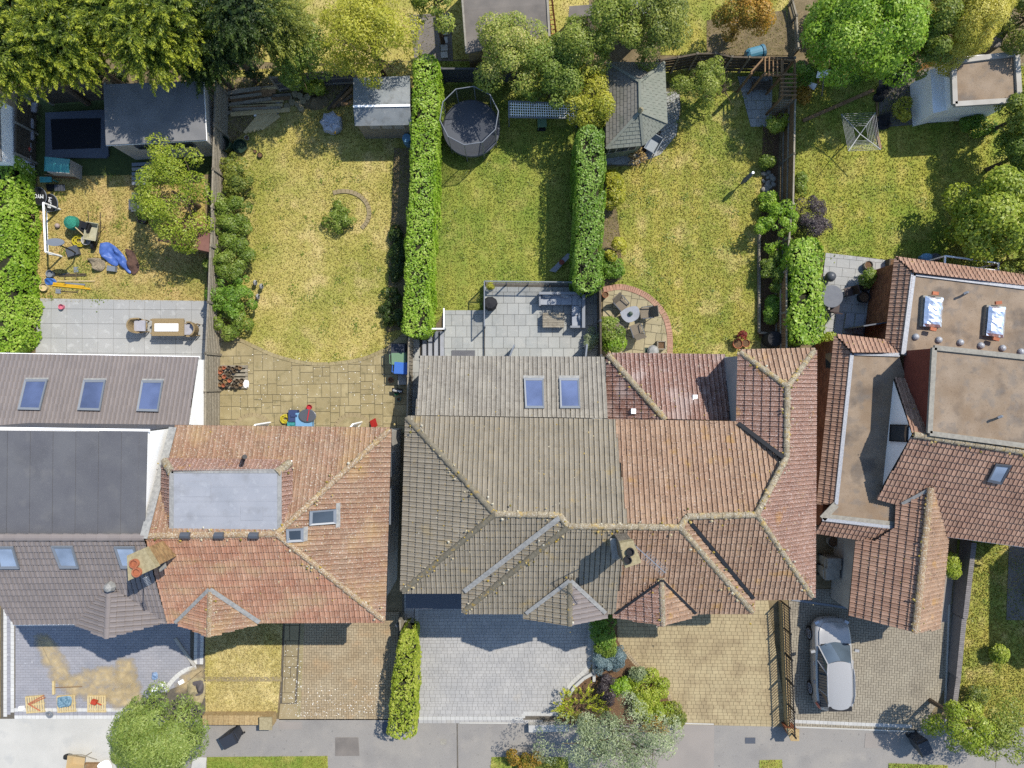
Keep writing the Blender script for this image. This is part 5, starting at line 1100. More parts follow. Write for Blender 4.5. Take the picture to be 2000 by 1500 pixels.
for lab, x, y, r, h, fm, ry in (
 ('rust-tinted shrub by the green water butts', 465, 345, 40, 1.3, 'olive', 46), ('green climber shrub on the left fence beside the oval bed', 450, 420, 40, 1.6, 'green', 48), ('leafy shrub half way down the left fence', 450, 505, 44, 1.6, 'green', 50), ('broad green shrub low on the left fence', 450, 575, 46, 1.5, 'hedge_dark', 48), ('lowest fence shrub above the flowerpot pallet', 448, 630, 38, 1.2, 'green', 30),
 ('round leafy shrub left of the purple bush', 1512, 440, 42, 1.7, 'laurel', 46), ('green shrub in the bed under the round shrub', 1510, 530, 26, 1.1, 'green', 40), ('dark low shrub at the foot of the bed', 1510, 608, 20, .8, 'hedge_dark', 22),
 ('yellow shrub at the top of the hedge by the right lawn', 1200, 375, 18, 1.1, 'yellow', 44), ('orange-yellow sapling half way along the hedge', 1200, 490, 20, 1.2, 'yellow', 30), ('dark green shrub above the half-round patio', 1196, 522, 22, .8, 'hedge_dark', 22),
 ('green climber beside the patio dining set', 1192, 655, 20, 1.2, 'green', 42), ('green shrub against the corner of the brown roof', 1195, 672, 24, 1.0, 'laurel', 18),
 ('pruned round bush beside the paved corner', 1518, 243, 20, 1.3, 'lime', 20), ('plant with broad leaves at the foot of the rockery', 1500, 320, 16, .7, 'green', 14), ('plant beside the stone rockery foot', 1500, 395, 20, .8, 'laurel', 18),
 ('shrub growing behind the brown fence by the rotary line', 1562, 365, 12, .8, 'green', 26), ('climber around the pergola corner', 1562, 150, 24, 1.4, 'hedge_dark', 28), ('shrub with red flowers beside the white board', 1568, 190, 14, .8, 'orange', 16),
 ('sapling sprouting among the rubble by the woodpile', 616, 172, 20, 1.0, 'lime', 16), ('dark green evergreen shrub under the bay roof', 1176, 1232, 26, 1.1, 'hedge_dark', 34), ('bright green shrub above the blue spruce', 1182, 1266, 20, .8, 'green', 14),
 ('yellow-green mound shrub on the curved bed edge', 1262, 1342, 34, .9, 'lime', 36), ('green mound in the middle of the planting bed', 1216, 1342, 22, .8, 'laurel', 22), ('variegated shrub at the top of the mound', 1246, 1318, 14, .8, 'silver', 14), ('yellow-green shrub low in the planting bed', 1270, 1385, 34, 1.0, 'lime', 30), ('orange-tipped shrub at the bottom of the bed', 1290, 1408, 26, .9, 'orange', 24),
 ('bushy plant beside the tan drive corner', 1312, 1398, 20, .8, 'olive', 22), ('autumn-toned shrubs along the verge edge', 1020, 1485, 44, .7, 'orange', 16), ('shrub at the end of the grey brick wall', 1905, 1362, 20, .8, 'olive', 20), ('plant against the garage wing gutter', 1855, 1105, 16, .9, 'lime', 24), ('sapling on the right front lawn', 1950, 1275, 10, .9, 'lime', 14),
 ('grassy green plant behind the slate patio pots', 1692, 545, 16, 1.0, 'green', 20), ('pale plant by the right patio door', 1622, 662, 12, .6, 'lime', 10), ('feathery plant in front of the white garage', 1762, 218, 20, .9, 'yellow', 20), ('green shrub between the barrel and fence', 1590, 120, 22, 1.2, 'green', 24),
 ('shady shrub row right of the white garage', 1900, 245, 40, .9, 'hedge_dark', 18), ('dark undergrowth left of the summerhouse', 1165, 232, 14, 1.0, 'hedge_dark', 20), ('low shrub below the wheelie bins fence', 770, 600, 24, .6, 'darkcon', 40), ('dark ivy growing along the long hedge foot', 776, 500, 18, .5, 'darkcon', 60),
 ('small green shrub beside the big laurel', 1905, 470, 26, .7, 'hedge_dark', 22),
 ('added dark shrub standing in for shade between the golden conifers and shed', 212, 150, 30, 1.4, 'darkcon', 18), ('added dark shrub standing in for shade above the sunken trampoline fence', 110, 158, 34, 1.3, 'darkcon', 16), ('added dark bush standing in for shade left of the leaning grey fence', 500, 138, 30, 1.4, 'darkcon', 20), ('added dark bush standing in for shade at the top of the left garden fence', 400, 152, 24, 1.4, 'darkcon', 16), ('shaded undergrowth beneath the glossy green tree', 1640, 150, 40, .9, 'hedge_dark', 16), ('shaded undergrowth right of the pergola corner', 1590, 40, 26, 1.2, 'green', 34)):  # first four here are added to darken gaps that are only shade
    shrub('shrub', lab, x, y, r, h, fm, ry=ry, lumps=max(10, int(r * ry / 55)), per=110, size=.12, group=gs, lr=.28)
shrub('flower_bush', 'leafy bush with white flowers inside the curved stone edging', 665, 425, 34, .8, 'green', ry=34, lumps=34, per=45, size=.11, lr=.22, hollow=.2)
shrub('purple_bush', 'dark purple-leaved bush on the fence line', 1580, 428, 34, 1.5, 'purple', ry=40, lumps=40, per=120, size=.09, lr=.3)
shrub('blue_spruce', 'heart-shaped blue dwarf spruce in the planting bed', 1176, 1290, 18, .7, 'blue', ry=24, lumps=30, per=110, size=.08, lr=.2, asp=.4)
shrub('blue_spruce', 'right lobe of low blue spruce beside the tan drive', 1203, 1284, 18, .7, 'blue', ry=24, lumps=30, per=110, size=.08, lr=.2, asp=.4)
shrub('juniper', 'spiky yellow juniper beside the grey drive', 1137, 1376, 46, 1.1, 'juniper', 'frond', size=.11, lumps=70, per=34, lr=.45, ry=36, droop=0.0)
shrub('dark_bush', 'dark purple-brown bush in the centre of the planting bed', 1188, 1348, 16, .9, 'purple', ry=28, lumps=24, per=90, size=.09, lr=.22)
st = thing('garden_edging', 'curved stone edging ring around the flower bush', 'edging', P(690, 420)); rg = [tuple(P(672 + 50 * math.cos(t), 416 - 42 * math.sin(t)).xy) for t in np.linspace(-.8, 2.0, 18)]
pieces_out2(st, strip_polys(rg, .2, .2, .02), 'edging_stone', M['slab_path'], .1, .08)

# ================================================================ grass blades on the lawns
def grass(key, per_m2, hgt, m):
    poly, z, lm = lawns[key]; rng = np.random.default_rng(hash(key) % 1000 if False else len(key) * 37 + ord(key[0])); pp = np.array(poly)
    x0, y0 = pp.min(0); x1, y1 = pp.max(0); x0, y0, x1, y1 = max(x0, -26), max(y0, -19.5), min(x1, 26), min(y1, 19.5)
    n = int((x1 - x0) * (y1 - y0) * per_m2); q = np.stack([rng.uniform(x0, x1, n), rng.uniform(y0, y1, n)], 1)
    c = np.zeros(n, bool)
    for i in range(len(pp)):
        (ax, ay), (bx, by) = pp[i], pp[(i + 1) % len(pp)]
        if ay == by: continue
        c ^= ((ay > q[:, 1]) != (by > q[:, 1])) & (q[:, 0] < (bx - ax) * (q[:, 1] - ay) / (by - ay) + ax)
    q = q[c]; n = len(q); ang = rng.uniform(0, 6.28, n); a = np.stack([np.cos(ang), np.sin(ang), np.zeros(n)], 1); s = hgt * rng.uniform(.6, 1.4, n)[:, None]
    lean = np.stack([rng.normal(0, .9, n), rng.normal(0, .9, n), np.ones(n)], 1); lean = unit(lean)
    b = np.concatenate([q, np.full((n, 1), z)], 1); w = .018 + .02 * rng.random((n, 1))
    v = np.stack([b - a * w, b + a * w, b + a * w * .4 + lean * s, b - a * w * .4 + lean * s], 1).reshape(-1, 3)
    o = leaf_obj('grass', [(v, rng.normal(.5, .28, n))], M[m], None); o['kind'] = 'stuff'; o['label'] = 'short dry grass'; return o
def grassmat(n, g, t, dry, green):
    return mat(n, g, t, .55, .9, lawn_layers(dry, green), tone=((0, (.86, .87, .84)), (.5, (1, 1, 1)), (1, (1.14, 1.12, 1.06))), trans=.25)
for _k, (_g, _t, _d, _gr) in LAWN.items(): M['gr_' + _k] = grassmat('grass_' + _k, _g, _t, _d, _gr)
for key, m_, d_ in (('a', 'gr_a', 420), ('b', 'gr_b', 420), ('c', 'gr_c', 420), ('d', 'gr_d', 420), ('e', 'gr_e', 380), ('n', 'gr_b', 200), ('n2', 'gr_d', 260), ('f1', 'gr_dry', 500), ('f2', 'gr_dry', 500), ('f3', 'gr_d', 400), ('v405', 'gr_c', 600), ('v1735', 'gr_b', 500), ('v1483', 'gr_b', 500), ('v960', 'gr_c', 500)):
    grass(key, d_, .045 if key[0] != 'f' else .07, m_)

# fallen petals on the block drive and weeds in the lawns
rng = np.random.default_rng(77)
def litter(name, lab, pts, size, m, tone, up=True):
    pts = np.array(pts); nr = np.tile([0, 0, 1.0], (len(pts), 1)); o = leaf_obj(name, [leaves(pts, nr, size, rng, .8, jitter=.25, tone=tone)], m, None); o['kind'] = 'stuff'; o['label'] = lab; return o
M['petal'] = mat('petal', (.72, .70, .64), rough=.8)
pp_ = [P(rng.uniform(548, 770), 1400 - abs(rng.normal(0, 34)), .045) for _ in range(330)] + [P(rng.uniform(553, 590), rng.uniform(1260, 1400), .09) for _ in range(120)] + [P(rng.uniform(440, 760), rng.uniform(690, 800), .05) for _ in range(200)]
litter('fallen_petals', 'white petals scattered on paving', [tuple(p) for p in pp_], .038, M['petal'], rng.random(len(pp_)))
wp = []
for key, n in (('a', 30), ('b', 60), ('c', 60), ('d', 60), ('e', 60), ('f3', 40)):
    pg_ = np.array(lawns[key][0]); x0, y0 = pg_.min(0); x1, y1 = pg_.max(0); k = 0
    while k < n:
        x, y = rng.uniform(max(x0, -25), min(x1, 25)), rng.uniform(y0, y1)
        if inside([tuple(q) for q in pg_], x, y):
            k += 1; r = rng.uniform(.05, .22)
            for _ in range(int(10 + 120 * r)): wp.append((x + rng.normal(0, r), y + rng.normal(0, r), lawns[key][1] + .05))
litter('lawn_weeds', 'small weeds and clover in the lawns', wp, .06, FM['mid'], rng.uniform(.1, .6, len(wp)))
ORD = ['first', 'second', 'third', 'fourth', 'fifth', 'sixth', 'seventh', 'eighth', 'ninth', 'tenth', 'eleventh', 'twelfth', 'thirteenth', 'fourteenth', 'fifteenth', 'sixteenth', 'seventeenth', 'eighteenth', 'nineteenth', 'twentieth', 'twenty-first', 'twenty-second', 'twenty-third', 'twenty-fourth', 'twenty-fifth', 'twenty-sixth']
LOGW = ['upper left', 'topmost', 'upper middle', 'middle left', 'lower middle', 'middle right', 'leftmost', 'rightmost', 'lowest']; SCR = [0, 1, 2, 6, 4, 5, 3]
# ================================================================ sheds and garden buildings
def colour(name, c, rough=.6, **k): 
    if name not in M: M[name] = mat(name, c, rough=rough, **k)
    return M[name]
def text_mesh(txt, size, m, name='lettering'):
    cu = bpy.data.curves.new(name, 'FONT'); cu.body = txt; cu.size = size; cu.align_x = 'CENTER'; cu.align_y = 'CENTER'; cu.extrude = .004
    o = bpy.data.objects.new(name, cu); COL.objects.link(o); dg = bpy.context.evaluated_depsgraph_get(); me = bpy.data.meshes.new_from_object(o.evaluated_get(dg))
    bpy.data.objects.remove(o); me.materials.clear(); me.materials.append(m); return me
def hull(px, z): return [P(a, b, z).xy for a, b in px]
def inset(p, d):
    c = sum(p, Vector((0, 0))) / len(p); return [q + (c - q).normalized() * d for q in p]
t = thing('shed', 'cream garden shed with dark felt flat roof beside the sunken trampoline', 'shed', P(320, 235)); rp = hull([(202, 165), (396, 158), (402, 273), (207, 283)], 2.35)
put('wall', MB().prism(inset(rp, .12), 0, 2.28), M['render_cream'], t); put('roof', MB().prism(rp, 2.28, 2.36), M['felt_shed'], t); put('fascia', MB().prism(inset(rp, -.03), 2.24, 2.29), M['upvc'], t)
a, b = Vector((*inset(rp, .12)[3], 0)), Vector((*inset(rp, .12)[2], 0)); e = (b - a).normalized(); s = Vector((e.y, -e.x, 0))
for f0, w_ in ((.34, 1.0), (.72, 1.0)):
    wd = put('window', MB().bar(mid(a, b, f0) - e * w_ / 2 + s * .02 + Vector((0, 0, 1.75)), mid(a, b, f0) + e * w_ / 2 + s * .02 + Vector((0, 0, 1.75)), .06, .5), M['frame_dark'], t)
    put('pane', MB().bar(mid(a, b, f0) - e * w_ * .44 + s * .06 + Vector((0, 0, 1.75)), mid(a, b, f0) + e * w_ * .44 + s * .06 + Vector((0, 0, 1.75)), .02, .4), M['pane_dark'], wd)
t = thing('outbuilding', 'white outbuilding with dark window at the left photo edge', 'outbuilding', P(10, 250)); rp = hull([(-60, 195), (-2, 195), (2, 312), (-60, 312)], 2.3)
put('wall', MB().prism(rp, 0, 2.3), M['render_white'], t); put('roof', MB().prism(inset(rp, -.1), 2.3, 2.4), M['felt_shed'], t)
for y in (262, 275): put('window', MB().box(P(0, y, 1.2) + Vector((.0, 0, 0)), (.1, .32, .9)), M['black'], t)
t = thing('shed', 'grey felt roofed shed under the yellow-green tree', 'shed', P(745, 210)); g1, g2 = [(690, 152), (800, 148), (801, 206), (690, 208)], [(690, 208), (801, 206), (803, 245), (693, 246)]
pr, pl_, pf = [P(690, 208, 2.3), P(801, 206, 2.3)], [P(690, 152, 1.95), P(801, 148, 1.95)], [P(693, 246, 1.95), P(804, 244, 1.95)]
put('wall', MB().prism(inset([pl_[0].xy, pl_[1].xy, pf[1].xy, pf[0].xy], .12), 0, 1.93), M['wood_grey'], t)
for pa in (pl_, pf): put('roof_slope', MB().poly([pr[0], pr[1], pa[1], pa[0]]), M.setdefault('felt_blue', mat('felt_blue', C(158, 162, 162), C(140, 146, 148), 1.6, .9, ((C(112, 112, 108), 3, .54, .68, .5), (C(186, 186, 180), 8, .58, .7, .4)))), t)
put('ridge_strip', MB().bar(pr[0] + Vector((0, 0, .02)), pr[1] + Vector((0, 0, .02)), .1, .02), M['white'], t)
for i in range(3): put('shutter', MB().bar(P(722 + i * 24, 247, 1.6), P(742 + i * 24, 247, 1.6), .04, .45), M['render_cream'], t)
# green summerhouse
t = thing('summerhouse', 'green hexagonal-ended summerhouse with shingled hip roof and white windows', 'summerhouse', P(1240, 240)); zt, zb = 3.0, 2.2
r0, r1 = P(1249, 160, zt), P(1250, 218, zt); ev = [P(1184, 122, zb), P(1298, 122, zb), P(1303, 240, zb), P(1256, 284, zb), P(1184, 291, zb)]
sg = mat('shingle', C(146, 142, 132), C(130, 128, 118), 2, .95, ((C(140, 128, 112), 22, .6, .68, .8), (C(92, 104, 84), 1.4, .55, .7, .5)), bump=.3)
sg2 = mat('shingle_green', C(144, 148, 134), C(152, 154, 140), 3, .95, ((C(104, 110, 96), 14, .58, .7, .5),), bump=.3)
rf = put('roof', MB().add([r0, r1] + ev, [(0, 3, 2), (0, 1, 4, 3), (1, 5, 4), (1, 6, 5), (0, 2, 6, 1)]), M['underlay'], t)
def shingles(pts, m, w=.26, L=.17):
    pl = plane3(*pts[:3]); n = pl[0]; dn = (n * n.z - Vector((0, 0, 1))).normalized(); u = n.cross(dn); o = pts[0]; po = [((q - o).dot(u), (q - o).dot(dn)) for q in pts]
    reg = po if area2(po) > 0 else po[::-1]; out = []; u0 = min(q[0] for q in po); u1 = max(q[0] for q in po); v1 = max(q[1] for q in po); v = v1; r = 0
    mb = MB(); me = mesh_of('shingle', MB().add([(0, 0, .0), (w - .012, 0, .0), (w - .012, L, .022), (0, L, .022), (w - .012, L, 0), (0, L, 0)], [(3, 2, 1, 0), (2, 3, 5, 4)]), m)
    at = 0
    while v > min(q[1] for q in po):
        x = u0 - (r % 2) * w / 2
        while x < u1:
            q = [(x, v - L), (x + w - .012, v - L), (x + w - .012, v), (x, v)]
            if all(inside(reg, a_, b_) for a_, b_ in q):
                ob = bpy.data.objects.new('shingle', me); COL.objects.link(ob); ob.parent = rf; Mx = Matrix((u, dn, n)).transposed().to_4x4(); Mx.translation = o + u * x + dn * (v - L) + n * .01; ob.matrix_basis = Mx
            else:
                k = clip_convex(q, reg)
                if len(k) > 2: mb.poly([o + u * a_ + dn * b_ + n * (.01 + .022 * (b_ - v + L) / L) for a_, b_ in k][::-1])
            x += w
        v -= L; r += 1
    if mb.f: ob = put('cut_shingles', mb, m, rf); ob['kind'] = 'stuff'
shingles([ev[4], ev[0], r0, r1], sg); shingles([r0, ev[0], ev[1]], sg); shingles([ev[1], ev[2], r1, r0], sg2); shingles([ev[2], ev[3], r1], sg2); shingles([ev[3], ev[4], r1], sg2)
gw = colour('paint_sage', C(150, 160, 132), .7); put('wall', MB().prism(inset([q.xy for q in ev], .28), 0, zb + .02), gw, t)
for a, b in ((r0, ev[0]), (r0, ev[1]), (r1, ev[2]), (r1, ev[3]), (r1, ev[4]), (r0, r1)): put('hip_capping', MB().bar(a + Vector((0, 0, .05)), b + Vector((0, 0, .05)), .12, .03), sg2, rf)
put('finial', MB().lathe(P(1250, 218, zt), [(.1, 0), (.07, .15), (.12, .22), (.03, .4)], 8), M['mortar'], rf)
iv = inset([q.xy for q in ev], .28); a, b = Vector((*iv[4], 1.45)), Vector((*iv[3], 1.45)); e = (b - a).normalized(); s = Vector((e.y, -e.x, 0))
for f0 in (.28, .68):
    wf = put('window', MB().bar(mid(a, b, f0) - e * .36 + s * .02, mid(a, b, f0) + e * .36 + s * .02, .06, .95), M['render_cream'], t)
    for k in (-1, 1):
        for j in (-1, 1): put('pane', MB().bar(mid(a, b, f0) + e * (k * .17 - .14) + s * .05 + Vector((0, 0, j * .21)), mid(a, b, f0) + e * (k * .17 + .14) + s * .05 + Vector((0, 0, j * .21)), .02, .36), M['pane_dark'], wf)
# white garage
t = thing('garage', 'white rendered garage with brown flat roof and parapet at the top right', 'garage', P(1880, 180)); gp_ = [(1861, 121), (1985, 105), (1990, 196), (1864, 204)]; rp = hull(gp_, 2.6)
put('wall', MB().prism([P(1862, 112, 2.4).xy, P(1984, 105, 2.4).xy, P(1988, 194, 2.4).xy, P(1866, 202, 2.4).xy, ], 0, 2.5), M['render_white'], t)
rf = put('flat_roof', MB().prism(rp, 2.45, 2.56), M['felt_brown'], t)
for i in range(4): put('parapet', MB().bar(Vector((*rp[i], 2.6)), Vector((*rp[(i + 1) % 4], 2.6)), .22, .16), M['render_cream'], rf)
# lean-to front wing with the slanting white wall
lw = [P(1822, 132, 1.9).xy, P(1864, 114, 2.3).xy, P(1868, 204, 2.3).xy, P(1828, 218, 1.9).xy]; put('porch_wall', MB().prism(lw, 0, 1.7), M['render_white'], t)
for y in (158, 184): wf = put('window', MB().bar(P(1822, y + 8, 1.1), P(1827, y - 7, 1.1), .2, .8), M['frame_dark'], t)
# buildings beyond the back fences
t = thing('outbuilding', 'long outbuilding with patched grey felt roof at the top edge', 'outbuilding', P(985, 40)); z = 2.5
put('wall', MB().prism(inset(hull([(898, -80), (1064, -80), (1072, 70), (910, 104)], z), .15), 0, 2.42), M['brick_buff'], t)
for i, (a, b) in enumerate((((-80, -80), (20, 8)), ((20, 8), (72, 66)), ((72, 66), (104, 72)))): put('felt_sheet', MB().prism(hull([(897 + (a[0] + 80) * .08, a[0]), (1064 + (a[1] + 80) * .05, a[1]), (1064 + (b[1] + 80) * .05, b[1]), (897 + (b[0] + 80) * .08, b[0])], z), 2.42, 2.5 + .006 * i), M['felt_weather'], t)
put('fascia', MB().bar(P(897, -80, 2.5), P(911, 104, 2.5), .08, .14), M['conc_post'], t); put('fascia', MB().bar(P(1065, -80, 2.5), P(1073, 72, 2.5), .1, .14), M['conc_post'], t)
t = thing('ladder', 'wooden ladder leaning on the top outbuilding', 'ladder', P(1085, 50))
for dx in (0, 10): put('stile', MB().bar(P(1076 + dx, 66, .1), P(1068 + dx * .9, -10, 2.4), .06, .06), M['terracotta'], t)
for i in range(8): put('rung', MB().bar(mid(P(1076, 66, .1), P(1068, -10, 2.4), i / 8), mid(P(1086, 66, .1), P(1077, -10, 2.4), i / 8), .03, .03), M['terracotta'], t)
for lab, q, h, m in (('brown felt roofed store beside the ladder', [(1113, 45), (1150, 32), (1162, 40), (1160, 62), (1115, 66)], 1.3, 'wood_dark'), ('grey lidded store at the top edge above the brown one', [(1112, 12), (1166, 8), (1168, 30), (1110, 34)], 1.4, 'felt_weather'), ('pale grey flat shed roof half hidden by the top trees', [(1215, -30), (1280, -30), (1275, 32), (1262, 30), (1218, 2)], 2.2, 'felt_grey')):
    t = thing('store', lab, 'store', P(*q[0])); rp = hull(q, h); put('wall', MB().prism(inset(rp, .06), 0, h - .05), M['wood_dark'], t); put('roof', MB().prism(rp, h - .05, h), M[m], t)
t = thing('store', 'grey flat-topped store behind the golden conifer', 'store', P(1935, 60)); rp = hull([(1925, 22), (1950, 24), (1960, 45), (1956, 92), (1910, 92)], 1.8); put('wall', MB().prism(inset(rp, .06), 0, 1.75), M['wood_dark'], t); put('roof', MB().prism(rp, 1.75, 1.82), M['felt_weather'], t)
pv = struct('broken_paving', MB().sheet([(800, 30), (880, 25), (885, 120), (810, 118)], .03), M['felt_weather'])
pieces_out(pv, [W2([(861, 58 + y), (874, 57 + y), (875, 69 + y), (862, 70 + y)]) for y in (0, 17, 31, 45)], 'slab', M['concrete'], .09, .06)
t = thing('shed', 'red-brown shed under the leaning yellow-green tree', 'shed', P(365, 500)); rp = hull([(308, 470), (408, 492), (410, 440), (330, 420)], 1.9)
put('roof', MB().prism(rp, 1.85, 1.92), mat('roof_redbrown', C(150, 106, 92), C(136, 96, 84), 4, .9), t); put('wall', MB().prism(inset(rp, .15), 0, 1.86), M['wood_brown'], t)

# ================================================================ far-left garden things
t = thing('sunken_trampoline', 'rectangular black trampoline with grey pads set in the turf', 'trampoline', P(152, 263))
put('pad', MB().prism(W2([(92, 222), (212, 216), (215, 305), (210, 310), (92, 310)]), .03, .14), mat('pad_grey', C(104, 110, 122), rough=.8), t); put('mat', MB().prism(W2([(103, 235), (200, 233), (200, 291), (106, 294)]), .14, .155), colour('mat_black', C(26, 28, 36), .9), t)
wk = mat('wicker', C(112, 104, 92), C(84, 78, 70), 40, .9, bump=.6, bscale=60); wk2 = mat('wicker_tan', C(186, 162, 120), C(150, 128, 92), 40, .9, bump=.6, bscale=60); cush = mat('cushion', C(196, 194, 200), C(186, 184, 190), 5, .95)
def tub_chair(w):   # round-backed wicker chair, seat opening towards +x
    b = MB(); n = 14; ang = [math.radians(a) for a in np.linspace(70, 290, n)]
    for r_, z in ((.30, .3), (.34, .78), (.28, .78), (.25, .4)):
        for a in ang: b.v.append((r_ * math.cos(a), r_ * math.sin(a) * .95, z - (.18 if z > .5 and abs(math.cos(a)) < .35 else 0)))
    for i in range(3):
        for k in range(n - 1): b.f.append((i * n + k, i * n + k + 1, (i + 1) * n + k + 1, (i + 1) * n + k))
    legs = [('leg', MB().tube([(sx * .22, sy * .22, 0), (sx * .24, sy * .24, .4)], .025, 5), w) for sx in (-1, 1) for sy in (-1, 1)]
    return [('backrest', b, w), ('seat', MB().lathe((0, 0, .3), [(.3, 0), (.3, .08), (.26, .1)], 14), w), ('cushion', MB().box((.05, 0, .44), (.44, .44, .1)), cush)] + legs
ch0 = place(tub_chair(wk), 'wicker_chair', 'dark wicker chair with pale cushion nearest the top fence in the chair row', 'chair', P(72, 216), -.15, 'wicker chairs in a row')
for lab, x, y, r in (('dark wicker chair second from the top of the chair row', 66, 248, 0), ('middle dark wicker chair of the row by the left fence', 66, 271, .05), ('dark wicker chair fourth down with a bright toy on it', 62, 294, 0), ('lowest dark wicker chair of the row above the hedge', 62, 317, .1)): copy_thing(ch0, lab, P(x, y), r)
solo('toy', MB().lathe(P(58, 292, .5), [(.02, 0), (.1, .04), (.1, .08), (.02, .12)], 10), colour('toy_red', C(205, 80, 60)), 'small red toy lying on a wicker chair', 'toy')
t = thing('playhouse', 'teal-roofed toddler playhouse with red window panel', 'playhouse', P(120, 325)); rp = hull([(87, 303), (137, 308), (136, 340), (86, 337)], 1.1)
tl = mat('teal_plastic', C(66, 158, 160), C(80, 170, 168), 6, .4)
put('roof', MB().add([P(87, 306, 1.0), P(137, 311, 1.0), P(136, 338, 1.0), P(86, 334, 1.0), P(90, 320, 1.25), P(134, 324, 1.25)], [(0, 1, 5, 4), (4, 5, 2, 3), (0, 4, 3), (1, 2, 5)]), tl, t)
put('wall', MB().prism(inset(rp, .1), 0, 1.0), M['render_cream'], t); put('window', MB().box(P(141, 327, .7), (.06, .36, .36)), colour('plastic_red', C(190, 44, 40), .4), t); put('railing', MB().bar(P(92, 343, .25), P(150, 347, .25), .05, .4), M['wood_brown'], t)
solo('side_table', MB().prism(W2([(88, 350), (111, 350), (111, 360), (89, 361)]), .35, .4).box(P(90, 354, .18), (.05, .05, .36)).box(P(109, 354, .18), (.05, .05, .36)), tl, 'small teal table beside the playhouse', 'table')
cb = thing('crate', 'black slatted crate below the playhouse', 'crate', P(116, 367)); put('base', MB().prism(W2([(90, 360), (127, 361), (127, 373), (94, 374)]), .02, .06), M['black'], cb)
for i in range(7): put('slat', MB().bar(P(108 + i * 3, 361, .3), P(108 + i * 3, 373, .3), .04, .03), M['frame_dark'], cb)
for nm, lab, x, y, rot, tx in (('rebounder', 'round black disc lettered MYO leaning by the hedge', 77, 383, math.pi - .12, 'MYO'), ('rebounder', 'round black disc half hidden behind the MYO disc', 99, 396, math.pi / 2 - .3, 'BUM')):
    R_ = Euler((.18, -.25, 0)).to_matrix(); z0 = .45 if tx == 'MYO' else .3; d = thing(nm, lab, 'disc', P(x, y)); c_ = P(x, y, z0)
    put('disc', MB().lathe(c_, [(.36, -.06), (.40, -.04), (.41, .0), (.39, .03), (.0, .035)], 24, R=R_), M['black_soft'], d)
    put('rim', MB().lathe(c_, [(.412, -.02), (.42, 0), (.412, .015)], 24, R=R_), M['frame_grey'], d); put('stand', MB().tube([(c_.x, c_.y, 0), tuple(c_)], .05, 6), M['black'], d)
    o = bpy.data.objects.new('lettering', text_mesh(tx, .26, M['white'])); attach(o, d); o.matrix_basis = Matrix.Translation(c_ + R_ @ Vector((0, 0, .045))) @ (R_ @ Euler((0, 0, rot)).to_matrix()).to_4x4()
g = thing('football_goal', 'white football goal standing beside the left hedge', 'goal', P(95, 470)); a, b = P(84, 398, 1.2), P(90, 548 - 55, 1.2); 
g0, g1 = P(118, 409), P(122, 501); u0, u1 = Vector((g0.x, g0.y, 1.2)), Vector((g1.x, g1.y, 1.2)); k0, k1 = P(92, 414), P(95, 496)
for nm, p, q in (('post', g0, u0), ('post', g1, u1), ('crossbar', u0, u1), ('stay', u0, k0), ('stay', u1, k1), ('ground_bar', g0, k0), ('ground_bar', g1, k1), ('ground_bar', k0, k1)): put(nm, MB().tube([p + Vector((0, 0, .04)), q + Vector((0, 0, .04))], .045 if nm in ('post', 'crossbar') else .028, 6), M['white'], g)
bb = thing('basketball_stand', 'grey round-topped basketball backboard on a dark pole', 'basketball stand', P(142, 492)); put('base', MB().box(P(143, 491, .12), (.55, .45, .2), .3), M['frame_dark'], bb); put('pole', MB().tube([P(147, 494, .2), P(140, 489, .9), P(112, 477, 2.0)], .035, 6), M['black'], bb)
put('backboard', MB().lathe(P(108, 473, 2.0), [(.0, -.02), (.42, -.02), (.42, .02), (0, .025)], 20, 1.0, .42), M['frame_grey'], bb)
solo('football', MB().lathe(P(115, 442, 0), [(.02, 0), (.09, .03), (.12, .1), (.11, .17), (.05, .22), (.0, .23)], 12), mat('ball', C(190, 170, 160), rough=.7), 'small pinkish ball lying on the left lawn', 'ball', smooth=True)
t = thing('cement_mixer', 'black and green mixer drum with net cover on the left lawn', 'mixer', P(158, 440)); put('drum', MB().lathe(P(148, 438, .3), [(.2, 0), (.34, .2), (.3, .45), (.12, .55)], 14), mat('net_green', C(66, 168, 140), C(40, 120, 100), 20, .9, bump=.6), t); put('frame', MB().box(P(168, 444, .28), (.6, .45, .55), -.35), M['black_soft'], t)
put('motor', MB().box(P(166, 440, .6), (.25, .3, .15), -.35), M['black'], t)
def hose(lab, x, y, r, m, turns=5, z=.05, n=80, name='hose'):
    rj = random.Random(int(x)); pts = []
    for i in range(n): a = i / n * turns * 6.283; rr = r * (.7 + .3 * math.sin(i * .37)) * rj.uniform(.92, 1.06); pts.append(P(x + rr * math.cos(a), y + rr * math.sin(a) * .9, z + .12 * i / n + rj.uniform(0, .02)))
    return solo(name, MB().tube(pts, .022, 5), m, lab, 'hose')
ye = colour('hose_yellow', C(222, 204, 60), .5); hose('tangled yellow hose beside the black mixer', 154, 470, 13, ye, 6); hose('coiled yellow hose outside the orange-roofed house', 557, 818, 10, ye, 6); hose('grey hose coil on the far-left drive', 96, 1396, 7, M['frame_grey'], 4)
cr_ = mat('barrow_cream', C(206, 200, 168), C(190, 184, 152), 5, .6)
